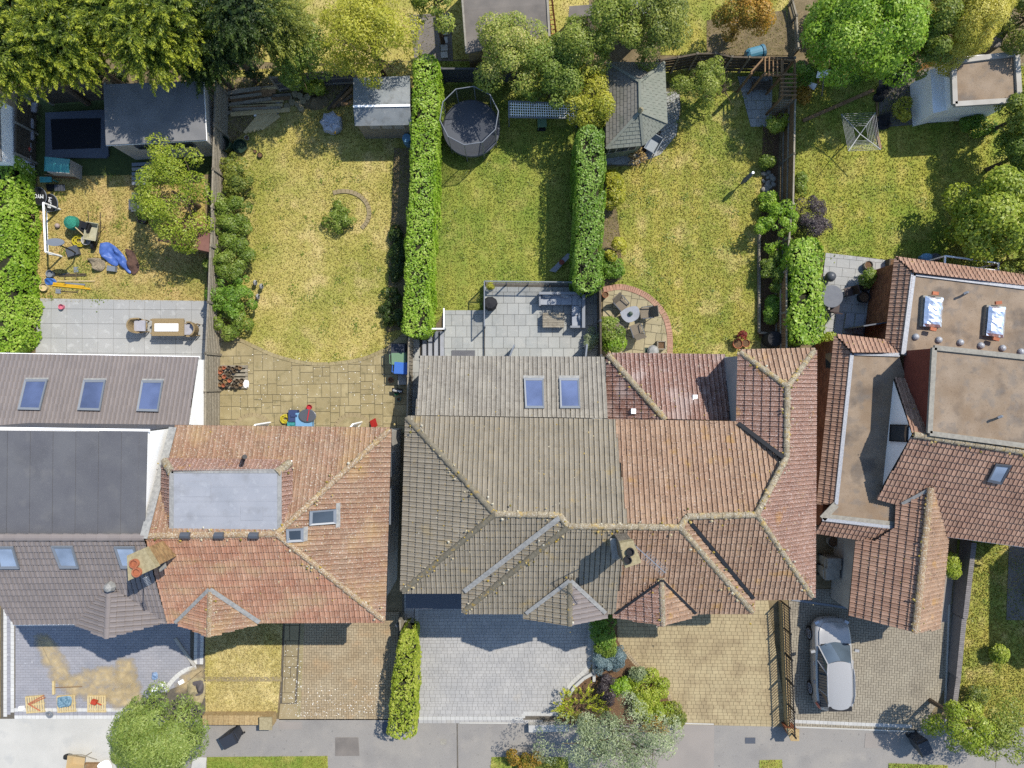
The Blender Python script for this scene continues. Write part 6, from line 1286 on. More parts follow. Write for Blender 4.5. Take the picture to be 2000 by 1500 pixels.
def barrow(name, lab, x, y, rz, m, legm):
    tray = MB(); o_ = [(-.42, -.3), (.42, -.3), (.42, .3), (-.42, .3)]; i_ = [(-.28, -.2), (.26, -.2), (.26, .2), (-.28, .2)]
    v = [(a, b, .62) for a, b in o_] + [(a * .94, b * .92, .62) for a, b in o_] + [(a, b, .36) for a, b in i_] + [(a, b, .34) for a, b in i_]
    tray.add(v, [(0, 1, 5, 4), (1, 2, 6, 5), (2, 3, 7, 6), (3, 0, 4, 7), (4, 5, 9, 8), (5, 6, 10, 9), (6, 7, 11, 10), (7, 4, 8, 11), (8, 9, 10, 11), (0, 12, 13, 1), (1, 13, 14, 2), (2, 14, 15, 3), (3, 15, 12, 0)])
    rows = [('tray', tray, m), ('wheel', MB().tube([(.62, -.05, .2), (.62, .05, .2)], .2, 14), M['black'])]
    for sy in (-1, 1): rows += [('handle', MB().tube([(.6, sy * .1, .22), (-.1, sy * .26, .34), (-.95, sy * .3, .62)], .022, 5), legm), ('leg', MB().tube([(-.3, sy * .26, .36), (-.38, sy * .26, 0)], .02, 5), legm)]
    return place(rows, name, lab, 'wheelbarrow', P(x, y), rz)
barrow('wheelbarrow', 'cream builders wheelbarrow tray on the left lawn', 192, 457, math.radians(-100), cr_, M['bark']); barrow('wheelbarrow', 'tan wheelbarrow on the pale pavement at the bottom left', 163, 1477, math.radians(180 - 8), mat('barrow_tan', C(214, 186, 138), rough=.7), M['wood_grey']); barrow('wheelbarrow', 'grey plastic wheelbarrow beside the summerhouse', 1272, 288, math.radians(60), mat('barrow_grey', C(150, 160, 168), rough=.5), M['black'])
t = thing('bucket', 'mixing tub with long-handled shovel beside the cream barrow', 'tub', P(175, 471)); put('tub', MB().lathe(P(175, 471), [(.17, 0), (.22, .3), (.24, .3), (.2, .28), (.16, .06), (0, .06)], 16), M['render_cream'], t); put('shovel_handle', MB().tube([P(173, 468, .25), P(145, 442, .7)], .025, 6), M['wood_new'], t)
def cloth(name, lab, px, m, z0=.05, amp=.16, seed=1, cat='tarpaulin', n=18):
    rng = np.random.default_rng(seed); pts = [P(a, b) for a, b in px]; c_ = sum(pts, Vector()) / len(pts); mb = MB(); ring = arc_px(px + [px[0]], 3)[:-1]; N_ = len(ring); K = 7; ph = rng.uniform(0, 6, 6)
    for k in range(K + 1):
        for q in ring:
            p = mid(P(*q), c_, k / K); fz = amp * (.5 + .5 * math.sin(p.x * 7 + p.y * 3 + ph[0])) * (.5 + .5 * math.sin(p.y * 9 - p.x * 4 + ph[1])) + .05 * math.sin(p.x * 19 + ph[2]) * math.sin(p.y * 17 + ph[3]); mb.v.append((p.x, p.y, z0 + max(0, fz) * min(1, k * .8 + .1)))
    for k in range(K):
        for i in range(N_): j = (i + 1) % N_; mb.f.append((k * N_ + i, k * N_ + j, (k + 1) * N_ + j, (k + 1) * N_ + i))
    return solo(name, mb, m, lab, cat, smooth=True)
cloth('tarpaulin', 'crumpled blue tarpaulin on the left lawn', [(198, 476), (214, 474), (232, 486), (244, 500), (252, 515), (258, 534), (248, 530), (238, 512), (230, 520), (218, 516), (206, 506), (196, 494)], mat('tarp_blue', C(96, 130, 206), C(80, 112, 190), 6, .45), .08, .3, 3)
cloth('sacking', 'rumpled brown sacking beside the blue tarpaulin', [(248, 486), (262, 492), (270, 508), (274, 524), (266, 536), (258, 534), (252, 514)], mat('sack_brown', C(112, 84, 72), C(90, 68, 58), 9, .9), .08, .3, 4, 'sacking')
cloth('rope_bag', 'open sack of pale rope below the blue tarpaulin', [(174, 506), (188, 504), (204, 508), (208, 520), (200, 530), (188, 528), (180, 516)], mat('rope', C(180, 166, 140), C(120, 108, 88), 22, .95), .08, .3, 5, 'bag')
solo('box', MB().box(P(219, 525, .12), (.4, .25, .22), -.12), M['frame_grey'], 'grey plastic box below the blue tarpaulin', 'box')
ty = colour('tool_yellow', C(236, 184, 40), .5)
for lab, a, b, w_, m in (('upper yellow spirit level in the row of tools', (104, 553), (165, 560), .09, ty), ('lower yellow spirit level in the row of tools', (103, 557), (176, 564), .08, ty), ('pale wooden pole in the row of tools', (112, 549), (186, 549), .05, M['wood_new']), ('steel bar in the row of tools', (128, 553), (166, 556), .08, M['frame_grey']), ('rusty pole at the top of the tool row', (112, 536), (168, 535), .05, M['bark']), ('second rusty pole in the tool row', (116, 539), (169, 538), .04, M['wood_dark'])): solo('builders_tool', MB().bar(P(*a, .05), P(*b, .05), w_, .05), m, lab, 'tool', 'tools laid in a row')
for lab, x, y, rz, hl in (('square-bladed shovel lowest in the tool row', 119, 569, -.05, 34), ('pickaxe lying across the tool row', 126, 535, -1.45, 22), ('spade with T handle near the tool row top', 150, 531, -1.5, 16)):
    rows = [('handle', MB().tube([(0, 0, .05), (hl * S, 0, .06)], .02, 5), M['bark']), ('blade', MB().box((-.1, 0, .04), (.26, .22, .02)) if 'pick' not in lab else MB().tube([(-.02, -.28, .03), (.03, 0, .06), (-.02, .28, .03)], [.01, .03, .01], 5), M['frame_grey']), ('grip', MB().bar((hl * S, -.07, .06), (hl * S, .07, .06), .03, .03), M['bark'])]; place(rows, 'garden_tool', lab, 'tool', P(x, y), rz, 'tools laid in a row')
for nm, lab, x, y, r, h, m, cat in (('bucket', 'grey metal bucket at the left end of the tools', 103, 536, .17, .26, M['frame_grey'], 'bucket'), ('bucket', 'tan rubber bucket below the blue bag', 90, 562, .18, .22, M['wood_new'], 'bucket'), ('planter', 'black plant tub with grass under the leaning tree', 284, 430, .24, .35, M['black'], 'planter'), ('water_butt', 'pale blue water butt beside the long hedge', 799, 281, .22, .8, mat('butt_blue', C(120, 172, 206), rough=.5), 'water butt'), ('water_butt', 'dark green compost bin by the left fence', 447, 290, .34, .75, colour('green_dark', C(36, 62, 46), .5), 'bin'), ('compost_ring', 'open green compost ring beside the dark green bin', 473, 289, .32, .3, M['green_dark'], 'bin'), ('plant_pot', 'small black pot on the dry lawn', 510, 305, .12, .2, M['black'], 'pot'), ('plant_pot', 'tiny pot left of the black pot', 500, 297, .07, .14, M['bark'], 'pot'), ('plant_pot', 'pale pot behind the compost ring', 484, 271, .1, .18, M['render_cream'], 'pot'),
 ('plant_pot', 'terracotta pot by the slatted screen', 1181, 577, .14, .3, M['terracotta'], 'pot'), ('plant_pot', 'terracotta pot holding a red maple', 1437, 672, .22, .35, M['terracotta'], 'pot'), ('plant_pot', 'terracotta pot right of the red maple', 1453, 671, .18, .3, M['terracotta'], 'pot'), ('water_butt', 'large black water butt at the foot of the raised bed', 1500, 664, .38, .9, M['black_soft'], 'water butt'), ('plant_pot', 'glazed black pot beside the slate patio steps', 1681, 582, .26, .4, M['black'], 'pot'), ('plant_pot', 'dark pot with plant behind the slate patio table', 1684, 560, .24, .4, M['black_soft'], 'pot'), ('plant_pot', 'stone pot on the right patio', 1690, 520, .2, .35, M['conc_post'], 'pot'), ('plant_pot', 'blue pot with flowers beside the right house', 1622, 1055, .26, .35, M['conc_post'], 'pot'), ('bucket', 'pink bucket standing on the far-left slabs', 124, 600, .12, .22, colour('pink', C(232, 130, 150), .5), 'bucket'), ('plant_pot', 'red pot by the blue paddling crate', 606, 795, .12, .2, colour('pot_red', C(210, 60, 70), .5), 'pot'), ('plant_pot', 'terracotta pot by the wheelie bins', 764, 742, .12, .16, M['terracotta'], 'pot'), ('watering_can', 'green watering can by the wheelie bins', 776, 768, .1, .22, colour('green_can', C(40, 130, 80), .5), 'watering can'), ('plant_pot', 'teal pot by the wheelie bins', 780, 780, .1, .2, tl, 'pot'), ('plant_pot', 'black tub beside the summerhouse door', 1254, 296, .16, .35, M['black'], 'pot')):
    t = thing(nm, lab, cat, P(x, y)); lid = 'water butt' in lab or 'black water' in lab or 'green compost bin' in lab
    put('body', MB().lathe(P(x, y), [(r * .85, 0), (r, h), (r * 1.06, h), (r * .94, h - .01), (r * .86, h * .5), (0, h * .5)] if not ('butt' in nm and 'green' not in lab) else [(r * .85, 0), (r, h * .5), (r * .95, h), (r * .9, h + .04), (0, h + .05)], 18), m, t)
    if cat == 'pot' and 'red pot' not in lab: put('soil', MB().lathe(P(x, y), [(r * .9, h * .8), (0, h * .82)], 12), M['mulch'], t)
cloth('tool_bag', 'crumpled blue bag at the left end of the tools', [(88, 546), (96, 543), (108, 545), (112, 552), (104, 556), (92, 556)], mat('bag_blue', C(70, 120, 200), rough=.5), .06, .2, 8, 'bag')
for lab, x, y, s_ in (('black square planter under the leaning tree', 268, 402, .5), ('black storage cube beside the leaning tree', 271, 386, .35)): solo('planter', MB().box(P(x, y, .3), (s_, s_, .6)).box(P(x, y, .62), (s_ + .06, s_ + .06, .05)), M['frame_dark'], lab, 'planter')
fr = thing('garden_furniture', 'stack of folded blue-grey garden furniture by the shed wall', 'furniture', P(290, 330))
for i in range(5): put('frame', MB().bar(P(258, 322 + i * 9, .1 + i * .06), P(318 - i * 8, 318 + i * 10, .14 + i * .06), .16, .05), (M['frame_grey'], M['pad_grey'] if 'pad_grey' in M else M['lead'])[i % 2], fr)
# rattan dining set
t = thing('dining_table', 'rectangular wicker dining table with white top panel', 'table', P(327, 640)); put('tabletop', MB().prism(hull([(297, 622), (359, 622), (359, 656), (296, 656)], .72), .66, .72), wk2, t); put('glass_panel', MB().prism(hull([(302, 632), (348, 632), (348, 647), (302, 647)], .74), .722, .74), M['white'], t)
for x in (302, 354):
    for y in (626, 652): put('leg', MB().box(P(x, y, .33), (.08, .08, .66)), wk2, t)
cA = place(tub_chair(wk2), 'wicker_chair', 'tan wicker tub chair at the left end of the dining table', 'chair', P(282, 638), 0, 'tan wicker dining chairs', 1.15); copy_thing(cA, 'tan wicker chair at the right end of the dining table by the fence', P(381, 645), math.pi)

# ================================================================ woodpile garden
rj = random.Random(21)
for i in range(18):
    y = 176 + i * 2.6; a = (444 + rj.uniform(0, 10), y + rj.uniform(-4, 4)); b = (a[0] + rj.uniform(60, 118), y - rj.uniform(2, 12)); solo('plank', MB().bar(P(*a, .12 + .04 * (i % 4)), P(*b, .14 + .05 * (i % 4)), rj.uniform(.1, .2), .06), M[('wood_grey', 'wood_new', 'wood_brown', 'wood_grey')[i % 4]], '%s loose plank from the top of the timber pile' % ORD[i], 'plank', 'planks in the timber pile')
for i in range(5): solo('deck_board', MB().bar(P(478 + i * 8, 254 - i * 2 + 6, .1), P(522 + i * 6, 206 + i * 5, .12), .16, .05), M['wood_new'], '%s pale deck board from the left of the fan on the dry grass' % ORD[i], 'plank', 'fanned deck boards')
for i in range(4): solo('broken_board', MB().bar(P(640 + i * 9, 214 - i * 3, .1 + .05 * i), P(688, 158 + i * 14, .2 + .05 * i), .14, .05), M[('wood_dark', 'wood_brown')[i % 2]], '%s broken board from the left leaning in the corner beside the shed' % ORD[i], 'plank', 'broken boards in the corner')
for i, (x, y) in enumerate(((566, 192), (578, 186), (588, 190), (572, 202), (584, 206), (594, 200), (562, 210), (602, 192), (590, 214))): solo('log', MB().lathe(P(x, y), [(.14, 0), (.16, .05), (.155, .16 + .03 * (i % 3)), (.0, .17 + .03 * (i % 3))], 9), M['mortar'], '%s pale sawn log end in the rubble heap' % LOGW[i], 'log', 'sawn log ends')
cloth('rubble_heap', 'low heap of soil and roots behind the dry lawn', [(592, 196), (620, 184), (640, 190), (642, 206), (620, 216), (598, 212)], M['soil'], .06, .3, 12, 'heap')
for i, (x, y) in enumerate(((455, 172), (466, 205), (476, 212), (545, 202), (536, 214), (540, 220), (500, 224))): solo('rubble', MB().lathe(P(x, y), [(.08, 0), (.13, .07), (.09, .15), (.02, .18)], 6, 1 + .4 * (i % 2)), M[('white', 'frame_grey')[i % 2]], '%s pale scrap from the left in the timber pile' % ORD[SCR[i]], 'scrap', 'scraps in the timber pile')
bg = thing('bulk_bag', 'white gathered builders bulk bag beside the shed', 'bag', P(652, 245)); mb = MB(); n = 14; hh = .7
for r_, z, w_ in ((.42, 0, 0), (.5, .35, .04), (.46, .62, .06), (.3, .72, .08), (.12, .6, .03)):
    for k in range(n): a = 6.283 * k / n; rr = r_ + w_ * (1 if k % 2 else -1); q = P(652, 247); mb.v.append((q.x + rr * math.cos(a), q.y + rr * math.sin(a), z))
for i in range(4):
    for k in range(n): mb.f.append((i * n + k, i * n + (k + 1) % n, (i + 1) * n + (k + 1) % n, (i + 1) * n + k))
mb.f.append(tuple(range(4 * n, 5 * n))); put('sack', mb, mat('bag_white', C(214, 218, 226), C(190, 196, 208), 6, .5), bg); put('print_patch', MB().box(P(653, 258, .45) + Vector((0, -.02, 0)), (.14, .12, .08)), ty, bg)
for lab, x, y in (('grey heron ornament by the fence shrubs', 500, 553), ('small dark bird ornament beside the heron', 512, 560), ('dark duck ornament below the heron', 505, 580)):
    t = thing('garden_ornament', lab, 'ornament', P(x, y), 'lawn ornaments'); put('body', MB().lathe(P(x, y, .25), [(.02, 0), (.1, .08), (.08, .2), (.02, .28)], 8, 1, 1.5), M['lead'], t); put('leg', MB().tube([P(x, y), P(x, y, .28)], .02, 5), M['black'], t)
    put('head', MB().lathe(P(x, y, .5) + Vector((.04, .06, 0)), [(.01, 0), (.045, .05), (.01, .1)], 6), M['green_dark'], t)
pl0 = thing('pallet', 'timber pallet carrying stacked flowerpots by the left fence', 'pallet', P(455, 740))
for i in range(6): put('slat', MB().bar(P(428, 716 + i * 8, .14), P(484, 716 + i * 8, .14), .13, .025), M['wood_grey'], pl0)
for x in (430, 456, 482): put('bearer', MB().bar(P(x, 714, .06), P(x, 758, .06), .1, .11), M['wood_grey'], pl0)
n = 0
for j in range(5):
    for i in range(6):
        if i > 3 and j in (1, 2): continue
        x, y = 432 + i * 8 + rj.uniform(-2, 2) + (j % 2) * 3, 719 + j * 8.5 + rj.uniform(-2, 2); r = rj.uniform(.075, .105); n += 1
        t = thing('flowerpot', 'small flowerpot on the pallet, %s row from the top, %s from the left' % (ORD[j], ORD[i]), 'flowerpot', P(x, y, .16), 'flowerpots on the pallet'); put('pot', MB().lathe(P(x, y, .16), [(r * .75, 0), (r, .2), (r * 1.1, .2), (r * .9, .195), (r * .75, .08), (0, .08)], 10), (M['bark'], M['wood_brown'], M['terracotta'], M['wood_dark'], M['bark'])[n % 5], t)
solo('trough', MB().prism(W2([(422, 738), (430, 738), (430, 763), (421, 763)]), 0, .22), M['terracotta'], 'long clay trough beside the pot pallet', 'trough'); solo('gravel_sack', MB().lathe(P(482, 750), [(.1, 0), (.18, .08), (.14, .2), (.02, .24)], 9, .8, 1.3), M['white'], 'white sack leaning on the pot pallet', 'sack')
# wheelie bins
def bin_parts(body, lid): 
    b = MB(); v = []
    for z, w_, d in ((0, .21, .26), (.95, .28, .34)): v += [(x * w_, y * d, z) for x, y in ((-1, -1), (1, -1), (1, 1), (-1, 1))]
    b.add(v, [(3, 2, 1, 0), (0, 1, 5, 4), (1, 2, 6, 5), (2, 3, 7, 6), (3, 0, 4, 7), (4, 5, 6, 7)])
    l = MB(); l.add([(-.3, -.37, .96), (.3, -.37, .96), (.3, .36, .96), (-.3, .36, .96), (-.26, -.3, 1.06), (.26, -.3, 1.06), (.27, .34, 1.08), (-.27, .34, 1.08)], [(3, 2, 1, 0), (4, 5, 6, 7), (0, 1, 5, 4), (1, 2, 6, 5), (2, 3, 7, 6), (3, 0, 4, 7)])
    return [('body', b, body), ('lid', l, lid), ('handle', MB().tube([(-.2, .44, 1.0), (.2, .44, 1.0)], .02, 6).bar((-.2, .33, 1.0), (-.2, .45, 1.0), .03, .03).bar((.2, .33, 1.0), (.2, .45, 1.0), .03, .03), body), ('wheel', MB().tube([(-.26, .28, .1), (-.2, .28, .1)], .1, 10), M['black']), ('wheel', MB().tube([(.2, .28, .1), (.26, .28, .1)], .1, 10), M['black'])]
bk, bgreen, bblue = colour('bin_black', C(58, 62, 72), .5), colour('bin_green', C(122, 156, 122), .5), colour('bin_blue', C(70, 124, 214), .5); gb = 'wheelie bins'
for lab, x, y, rz, m in (('black wheelie bin uppermost in the row by the timber fence', 785, 685, 1.57, bk), ('green wheelie bin between the black and blue ones', 786, 702, 1.6, bgreen), ('blue wheelie bin lowest in the row by the timber fence', 791, 720, 1.5, bblue), ('dark wheelie bin with number plate below the buff front wall', 462, 1427, math.radians(-62), bk), ('grey wheelie bin on the pavement by the bottom right tree', 1783, 1441, math.radians(25), colour('bin_grey', C(70, 74, 82), .5)), ('upper of two pale recycling bins beside the right house', 1611, 1091, 1.57, M['conc_post']), ('lower of two pale recycling bins beside the right house', 1608, 1110, 1.6, M['conc_post'])):
    b_ = place(bin_parts(m, m), 'wheelie_bin', lab, 'bin', P(x, y), rz, gb)
    if y in (1427,):
        o = bpy.data.objects.new('lettering', text_mesh('22', .2, M['white'])); COL.objects.link(o); o.parent = b_; o.location = (0, -.345, .55); o.rotation_euler = (math.radians(90) - .08, 0, 0)
solo('storage_tub', MB().box(P(787, 741, .25), (.4, .5, .5)), M['lead'], 'small grey lidded tub below the blue bin', 'tub')
sg_ = thing('sign', 'black sign with white lettering beside the watering can', 'sign', P(778, 762)); put('board', MB().box(P(776, 763, .35), (.52, .22, .03), -.12, .3), M['black'], sg_); o = bpy.data.objects.new('lettering', text_mesh('Garage', .15, M['white'])); attach(o, sg_); o.matrix_basis = Matrix.Translation(P(776, 763, .375)) @ Euler((.3, 0, -.12)).to_matrix().to_4x4()
# things outside the orange-roofed house
for lab, x, y, rz in (('open white patio door furthest left below the flagstones', 426, 822, -.9), ('open white patio door left of the yellow hose', 518, 824, .8), ('open white patio door right of the blue crate', 698, 824, .9)):
    rows = [('frame', MB().box((0, 0, 2.0), (.75, .07, .1)).box((0, 0, .06), (.75, .07, .1)).box((-.36, 0, 1.02), (.08, .07, 2.0)).box((.36, 0, 1.02), (.08, .07, 2.0)), M['upvc']), ('pane', MB().box((0, 0, 1.02), (.66, .02, 1.85)), glass('dg%d' % x, (.25, .27, .28), .05))]; place(rows, 'patio_door', lab, 'door', P(x, y + 12), rz, 'open patio doors')
t = thing('fire_bowl', 'blue crate with round black mesh lid outside the patio doors', 'crate', P(600, 814)); put('crate', MB().prism(W2([(582, 806), (614, 804), (614, 834), (582, 834)]), 0, .4), colour('crate_blue', C(130, 180, 220), .5), t); put('lid', MB().lathe(P(601, 812, .42), [(.4, 0), (.42, .05), (.38, .07), (0, .07)], 22, 1, .75), M['frame_dark'], t); put('handle', MB().bar(P(600, 822, .52), P(604, 800, .52), .04, .04), colour('pot_red', C(210, 60, 70)), t)
solo('toolbox', MB().box(P(574, 812, .2), (.42, .55, .35)).box(P(574, 812, .4), (.3, .1, .06)), colour('navy', C(60, 76, 120)), 'navy toolbox between the yellow hose and blue crate', 'toolbox'); solo('toolbox', MB().box(P(571, 829, .15), (.4, .3, .3)).box(P(571, 829, .32), (.2, .06, .05)), tl, 'teal toolbox beside the patio wall', 'toolbox')
solo('stepladder', MB().bar(P(728, 820, .1), P(732, 834, .5), .3, .05).bar(P(733, 820, .1), P(733, 834, .5), .05, .05), colour('plastic_red', C(190, 44, 40)), 'red step stool by the right patio door', 'stool')

# ================================================================ trampoline garden
t = thing('trampoline', 'large round trampoline with tall safety net', 'trampoline', P(926, 250)); c = P(922, 262); R0 = 1.32; net = mat('net', C(44, 44, 48), rough=.9); 
def mesh_alpha(m, a): m.node_tree.nodes['Principled BSDF'].inputs['Alpha'].default_value = a; return m
mesh_alpha(net, .42); k = .78
put('mat', MB().lathe((c.x, c.y, k), [(0, 0), (R0 * .86, 0), (R0 * .86, -.01), (0, -.012)], 32), M['mat_black'], t); put('pad', MB().lathe((c.x, c.y, k), [(R0 * .86, .005), (R0 * .88, .03), (R0 * 1.0, .03), (R0 * 1.02, -.02)], 32), M['frame_dark'], t)
put('frame_ring', MB().tube([(c.x + R0 * math.cos(a), c.y + R0 * math.sin(a), k - .05) for a in np.linspace(0, 6.283, 33)], .03, 6), M['frame_grey'], t)
zt_ = 2.35; nb = 10; ring = [(c.x + R0 * 1.0 * math.cos(a), c.y + R0 * 1.0 * math.sin(a), zt_) for a in np.linspace(.15, 6.433, nb + 1)]
put('top_ring', MB().tube(ring, .022, 6), M['frame_grey'], t); nm_ = MB(); lo = [(x, y, k) for x, y, z in ring]
for i in range(nb): nm_.poly([lo[i], lo[i + 1], ring[i + 1], ring[i]])
put('safety_net', nm_, net, t)
for i in range(nb): put('pole', MB().tube([lo[i], ring[i]], .022, 5), M['frame_grey'], t); put('leg', MB().tube([(lo[i][0], lo[i][1], 0), (lo[i][0], lo[i][1], k)], .025, 5), M['frame_grey'], t)
t = thing('climbing_frame', 'white lattice frame leaning under the trees', 'frame', P(1062, 220)); A0, A1, B0, B1 = P(994, 198, 1.5), P(1127, 203, 1.5), P(994, 229, 1.2), P(1130, 231, 1.2)
for p, q in ((A0, A1), (B0, B1), (A0, B0), (A1, B1)): put('rail', MB().bar(p, q, .06, .06), M['frame_grey'], t)
for i in range(1, 30): put('bar', MB().bar(mid(A0, A1, i / 30), mid(B0, B1, i / 30), .025, .02), M['white'], t)
for j in range(1, 6): put('bar', MB().bar(mid(A0, B0, j / 6), mid(A1, B1, j / 6), .025, .02), M['white'], t)
for p in (A0, A1, B0, B1): put('leg', MB().bar(p, Vector((p.x, p.y, 0)), .05, .05), M['frame_grey'], t)
rows = [('seat', MB().box((0, 0, .42), (.42, .42, .04)), M['bin_green']), ('backrest', MB().box((0, .2, .7), (.42, .04, .35)), M['bin_green'])] + [('leg', MB().tube([(sx * .18, sy * .18, 0), (sx * .18, sy * .18, .42)], .02, 5), M['bin_green']) for sx in (-1, 1) for sy in (-1, 1)]; place(rows, 'garden_chair', 'pale green garden chair below the lattice frame', 'chair', P(1058, 246), .05)
solo('door_mat', MB().box(P(1057, 253, .05), (.38, .16, .03)), M['black'], 'small black lettered mat in front of the green chair', 'mat')
solo('hoop', MB().tube([P(1117 + 5 * math.cos(a), 236 + 5 * math.sin(a), .9) for a in np.linspace(0, 6.283, 17)], .03, 6), M['white'], 'small white hoop hanging at the right end of the lattice frame', 'hoop')
t = thing('cornhole_board', 'pale slanted game board with red circle on the shaded lawn', 'board', P(1098, 515)); put('board', MB().add([P(1073, 529, .1), P(1085, 532, .1), P(1118, 497, .35), P(1108, 495, .35)], [(0, 1, 2, 3)]), M['slab_deck'] if False else M['felt_grey'], t); put('circle', MB().lathe(P(1097, 512, .26), [(0, .0), (.13, .0), (.13, .02), (0, .025)], 14), M['red_paint'], t); put('foot', MB().bar(P(1112, 497, .02), P(1112, 497, .3), .05, .05), M['wood_dark'], t)
solo('bench', MB().box(P(851, 431, .3), (.12, .8, .5)).box(P(851, 431, .56), (.16, .84, .05)), M['black'], 'narrow black planter at the foot of the long hedge', 'planter')
# raised slate deck
zd = .5
q = [(946, 551), (1170, 553), (1172, 702), (946, 702)]
dk = struct('raised_terrace', MB().prism(hull(q, zd), 0, zd - .02), M['joint']); reg = [tuple(p) for p in hull([(947, 560), (1168, 562), (1170, 702), (947, 702)], zd)]; reg = reg if area2(reg) > 0 else reg[::-1]
pieces_out(dk, grid_polys(reg, .53, .53, .014, bond=.35), 'slab', M['slab_deck'], zd, .03, uneven=.001)
q = [(868, 606), (948, 606), (948, 702), (868, 702)]; lk = struct('lower_terrace', MB().prism(hull(q, .3), 0, .28), M['joint']); reg = [tuple(p) for p in hull(q, .3)]; reg = reg if area2(reg) > 0 else reg[::-1]; pieces_out(lk, grid_polys(reg, .53, .53, .014, bond=.35), 'slab', M['slab_deck'], .3, .03, uneven=.001)
q = [(800, 648), (868, 645), (868, 702), (796, 702)]; sk = struct('side_passage', MB().sheet([(800, 640), (870, 640), (870, 830), (796, 830)], .03), M['joint']); pieces_out(sk, grid_polys(W2([(802, 645), (820, 645), (820, 826), (799, 826)]), .5, .6, .014), 'slab', M['slab_deck'], .06, .03)
stp = thing('garden_steps', 'dark-edged slate steps left of the terrace', 'steps', P(842, 672))
for i in range(4): x = 824 + i * 11.5; put('step', MB().prism(W2([(x, 648), (x + 11, 648), (x + 11, 700), (x, 700)]), 0, .08 + i * .06), M['felt_grey'], stp); put('nosing', MB().bar(P(x, 648, .1 + i * .06), P(x, 700, .1 + i * .06), .05, .05), M['black'], stp)
bal = thing('glass_balustrade', 'glass balustrade with pale rail round the raised terrace', 'balustrade', P(946, 555)); zr_ = zd + 1.0; gl = mesh_alpha(glass('clear_glass', (.55, .66, .68), .03), .28)
B = [P(946, 640 + 0, zr_), P(946, 549, zr_), P(1122, 551, zr_)]; B = [P(946, 636, zr_), P(946, 549, zr_), P(1118, 551, zr_)]
for p, q in zip(B, B[1:]):
    put('rail', MB().bar(p, q, .045, .04), M['frame_grey'], bal); nn = max(1, round((q - p).length / 1.1))
    for i in range(nn):
        a, b = mid(p, q, i / nn + .01), mid(p, q, (i + 1) / nn - .01); put('glass_panel', MB().add([a, b, Vector((b.x, b.y, zd)), Vector((a.x, a.y, zd))], [(0, 1, 2, 3)]), gl, bal)
    for i in range(nn + 1): a = mid(p, q, i / nn); put('post', MB().bar(a, Vector((a.x, a.y, 0)), .05, .05), M['frame_grey'], bal)
b2 = thing('glass_balustrade', 'short glass balustrade beside the lower step terrace', 'balustrade', P(868, 606))
for p, q in ((P(867, 640, 1.2), P(867, 602, 1.2)), (P(832, 642, 1.2), P(868, 642, 1.2))): put('rail', MB().bar(p, q, .06, .05), M['upvc'], b2); put('glass_panel', MB().add([p, q, Vector((q.x, q.y, .3)), Vector((p.x, p.y, .3))], [(0, 1, 2, 3)]), gl, b2); put('post', MB().bar(p, Vector((p.x, p.y, 0)), .05, .05), M['frame_grey'], b2)
sof = thing('corner_sofa', 'grey L-shaped outdoor sofa on the raised terrace', 'sofa', P(1110, 590, zd)); fg = mat('sofa_frame', C(150, 154, 160), rough=.6); cg = mat('sofa_cushion', C(186, 190, 196), C(176, 180, 188), 5, .95)
def slabz(nm, px, z0, z1, m, par): return put(nm, MB().prism(hull(px, z1), z0, z1), m, par)
slabz('base', [(1053, 572), (1142, 572), (1142, 596), (1053, 596)], zd, zd + .25, fg, sof); slabz('base', [(1116, 572), (1142, 572), (1142, 638), (1116, 638)], zd, zd + .25, fg, sof)
for i in range(3): slabz('seat_cushion', [(1054 + i * 21, 577), (1074.5 + i * 21, 577), (1074.5 + i * 21, 595), (1054 + i * 21, 595)], zd + .25, zd + .42, cg, sof)
for i in range(2): slabz('seat_cushion', [(1117.5, 597 + i * 20), (1135, 597 + i * 20), (1135, 616 + i * 20), (1117.5, 616 + i * 20)], zd + .25, zd + .42, cg, sof)
slabz('seat_cushion', [(1117.5, 577), (1135, 577), (1135, 596), (1117.5, 596)], zd + .25, zd + .42, cg, sof)
slabz('backrest', [(1053, 570), (1143, 570), (1143, 575), (1053, 575)], zd, zd + .75, fg, sof); slabz('backrest', [(1137, 570), (1143, 570), (1143, 640), (1137, 640)], zd, zd + .75, fg, sof); slabz('armrest', [(1053, 570), (1056, 570), (1056, 597), (1053, 597)], zd, zd + .6, fg, sof); slabz('armrest', [(1114, 636), (1143, 636), (1143, 640), (1114, 640)], zd, zd + .6, fg, sof)
for lab, x, y, r in (('pale patterned cushion at the left of the corner sofa', 1068, 577, 0), ('pale patterned cushion in the middle of the corner sofa', 1104, 577, 0), ('pale patterned cushion by the sofa corner', 1134, 590, 1.57), ('pale patterned cushion at the sofa end', 1134, 619, 1.57)): solo('cushion', MB().lathe(P(x, y, zd + .5), [(.02, -.09), (.2, -.05), (.22, 0), (.2, .06), (.02, .1)], 10, 1.1 if r == 0 else .55, .55 if r == 0 else 1.1), mat('cushion_%d_%d' % (x, y), C(200, 206, 212), C(130, 140, 152), 14, .9), lab, 'cushion', 'sofa cushions', True)
t = thing('coffee_table', 'slatted grey coffee table in front of the corner sofa', 'table', P(1080, 625, zd))
for i in range(9): slabz('slat', [(1060, 611 + i * 3.2), (1102, 611 + i * 3.2), (1102, 613.6 + i * 3.2), (1060, 613.6 + i * 3.2)], zd + .38, zd + .42, M['wood_grey'], t)
for x in (1062, 1100):
    for y in (614, 637): put('leg', MB().box(P(x, y, zd + .2), (.08, .08, .38)), M['wood_grey'], t)
    put('rail', MB().bar(P(x, 612, zd + .36), P(x, 639, zd + .36), .06, .05), M['wood_grey'], t)
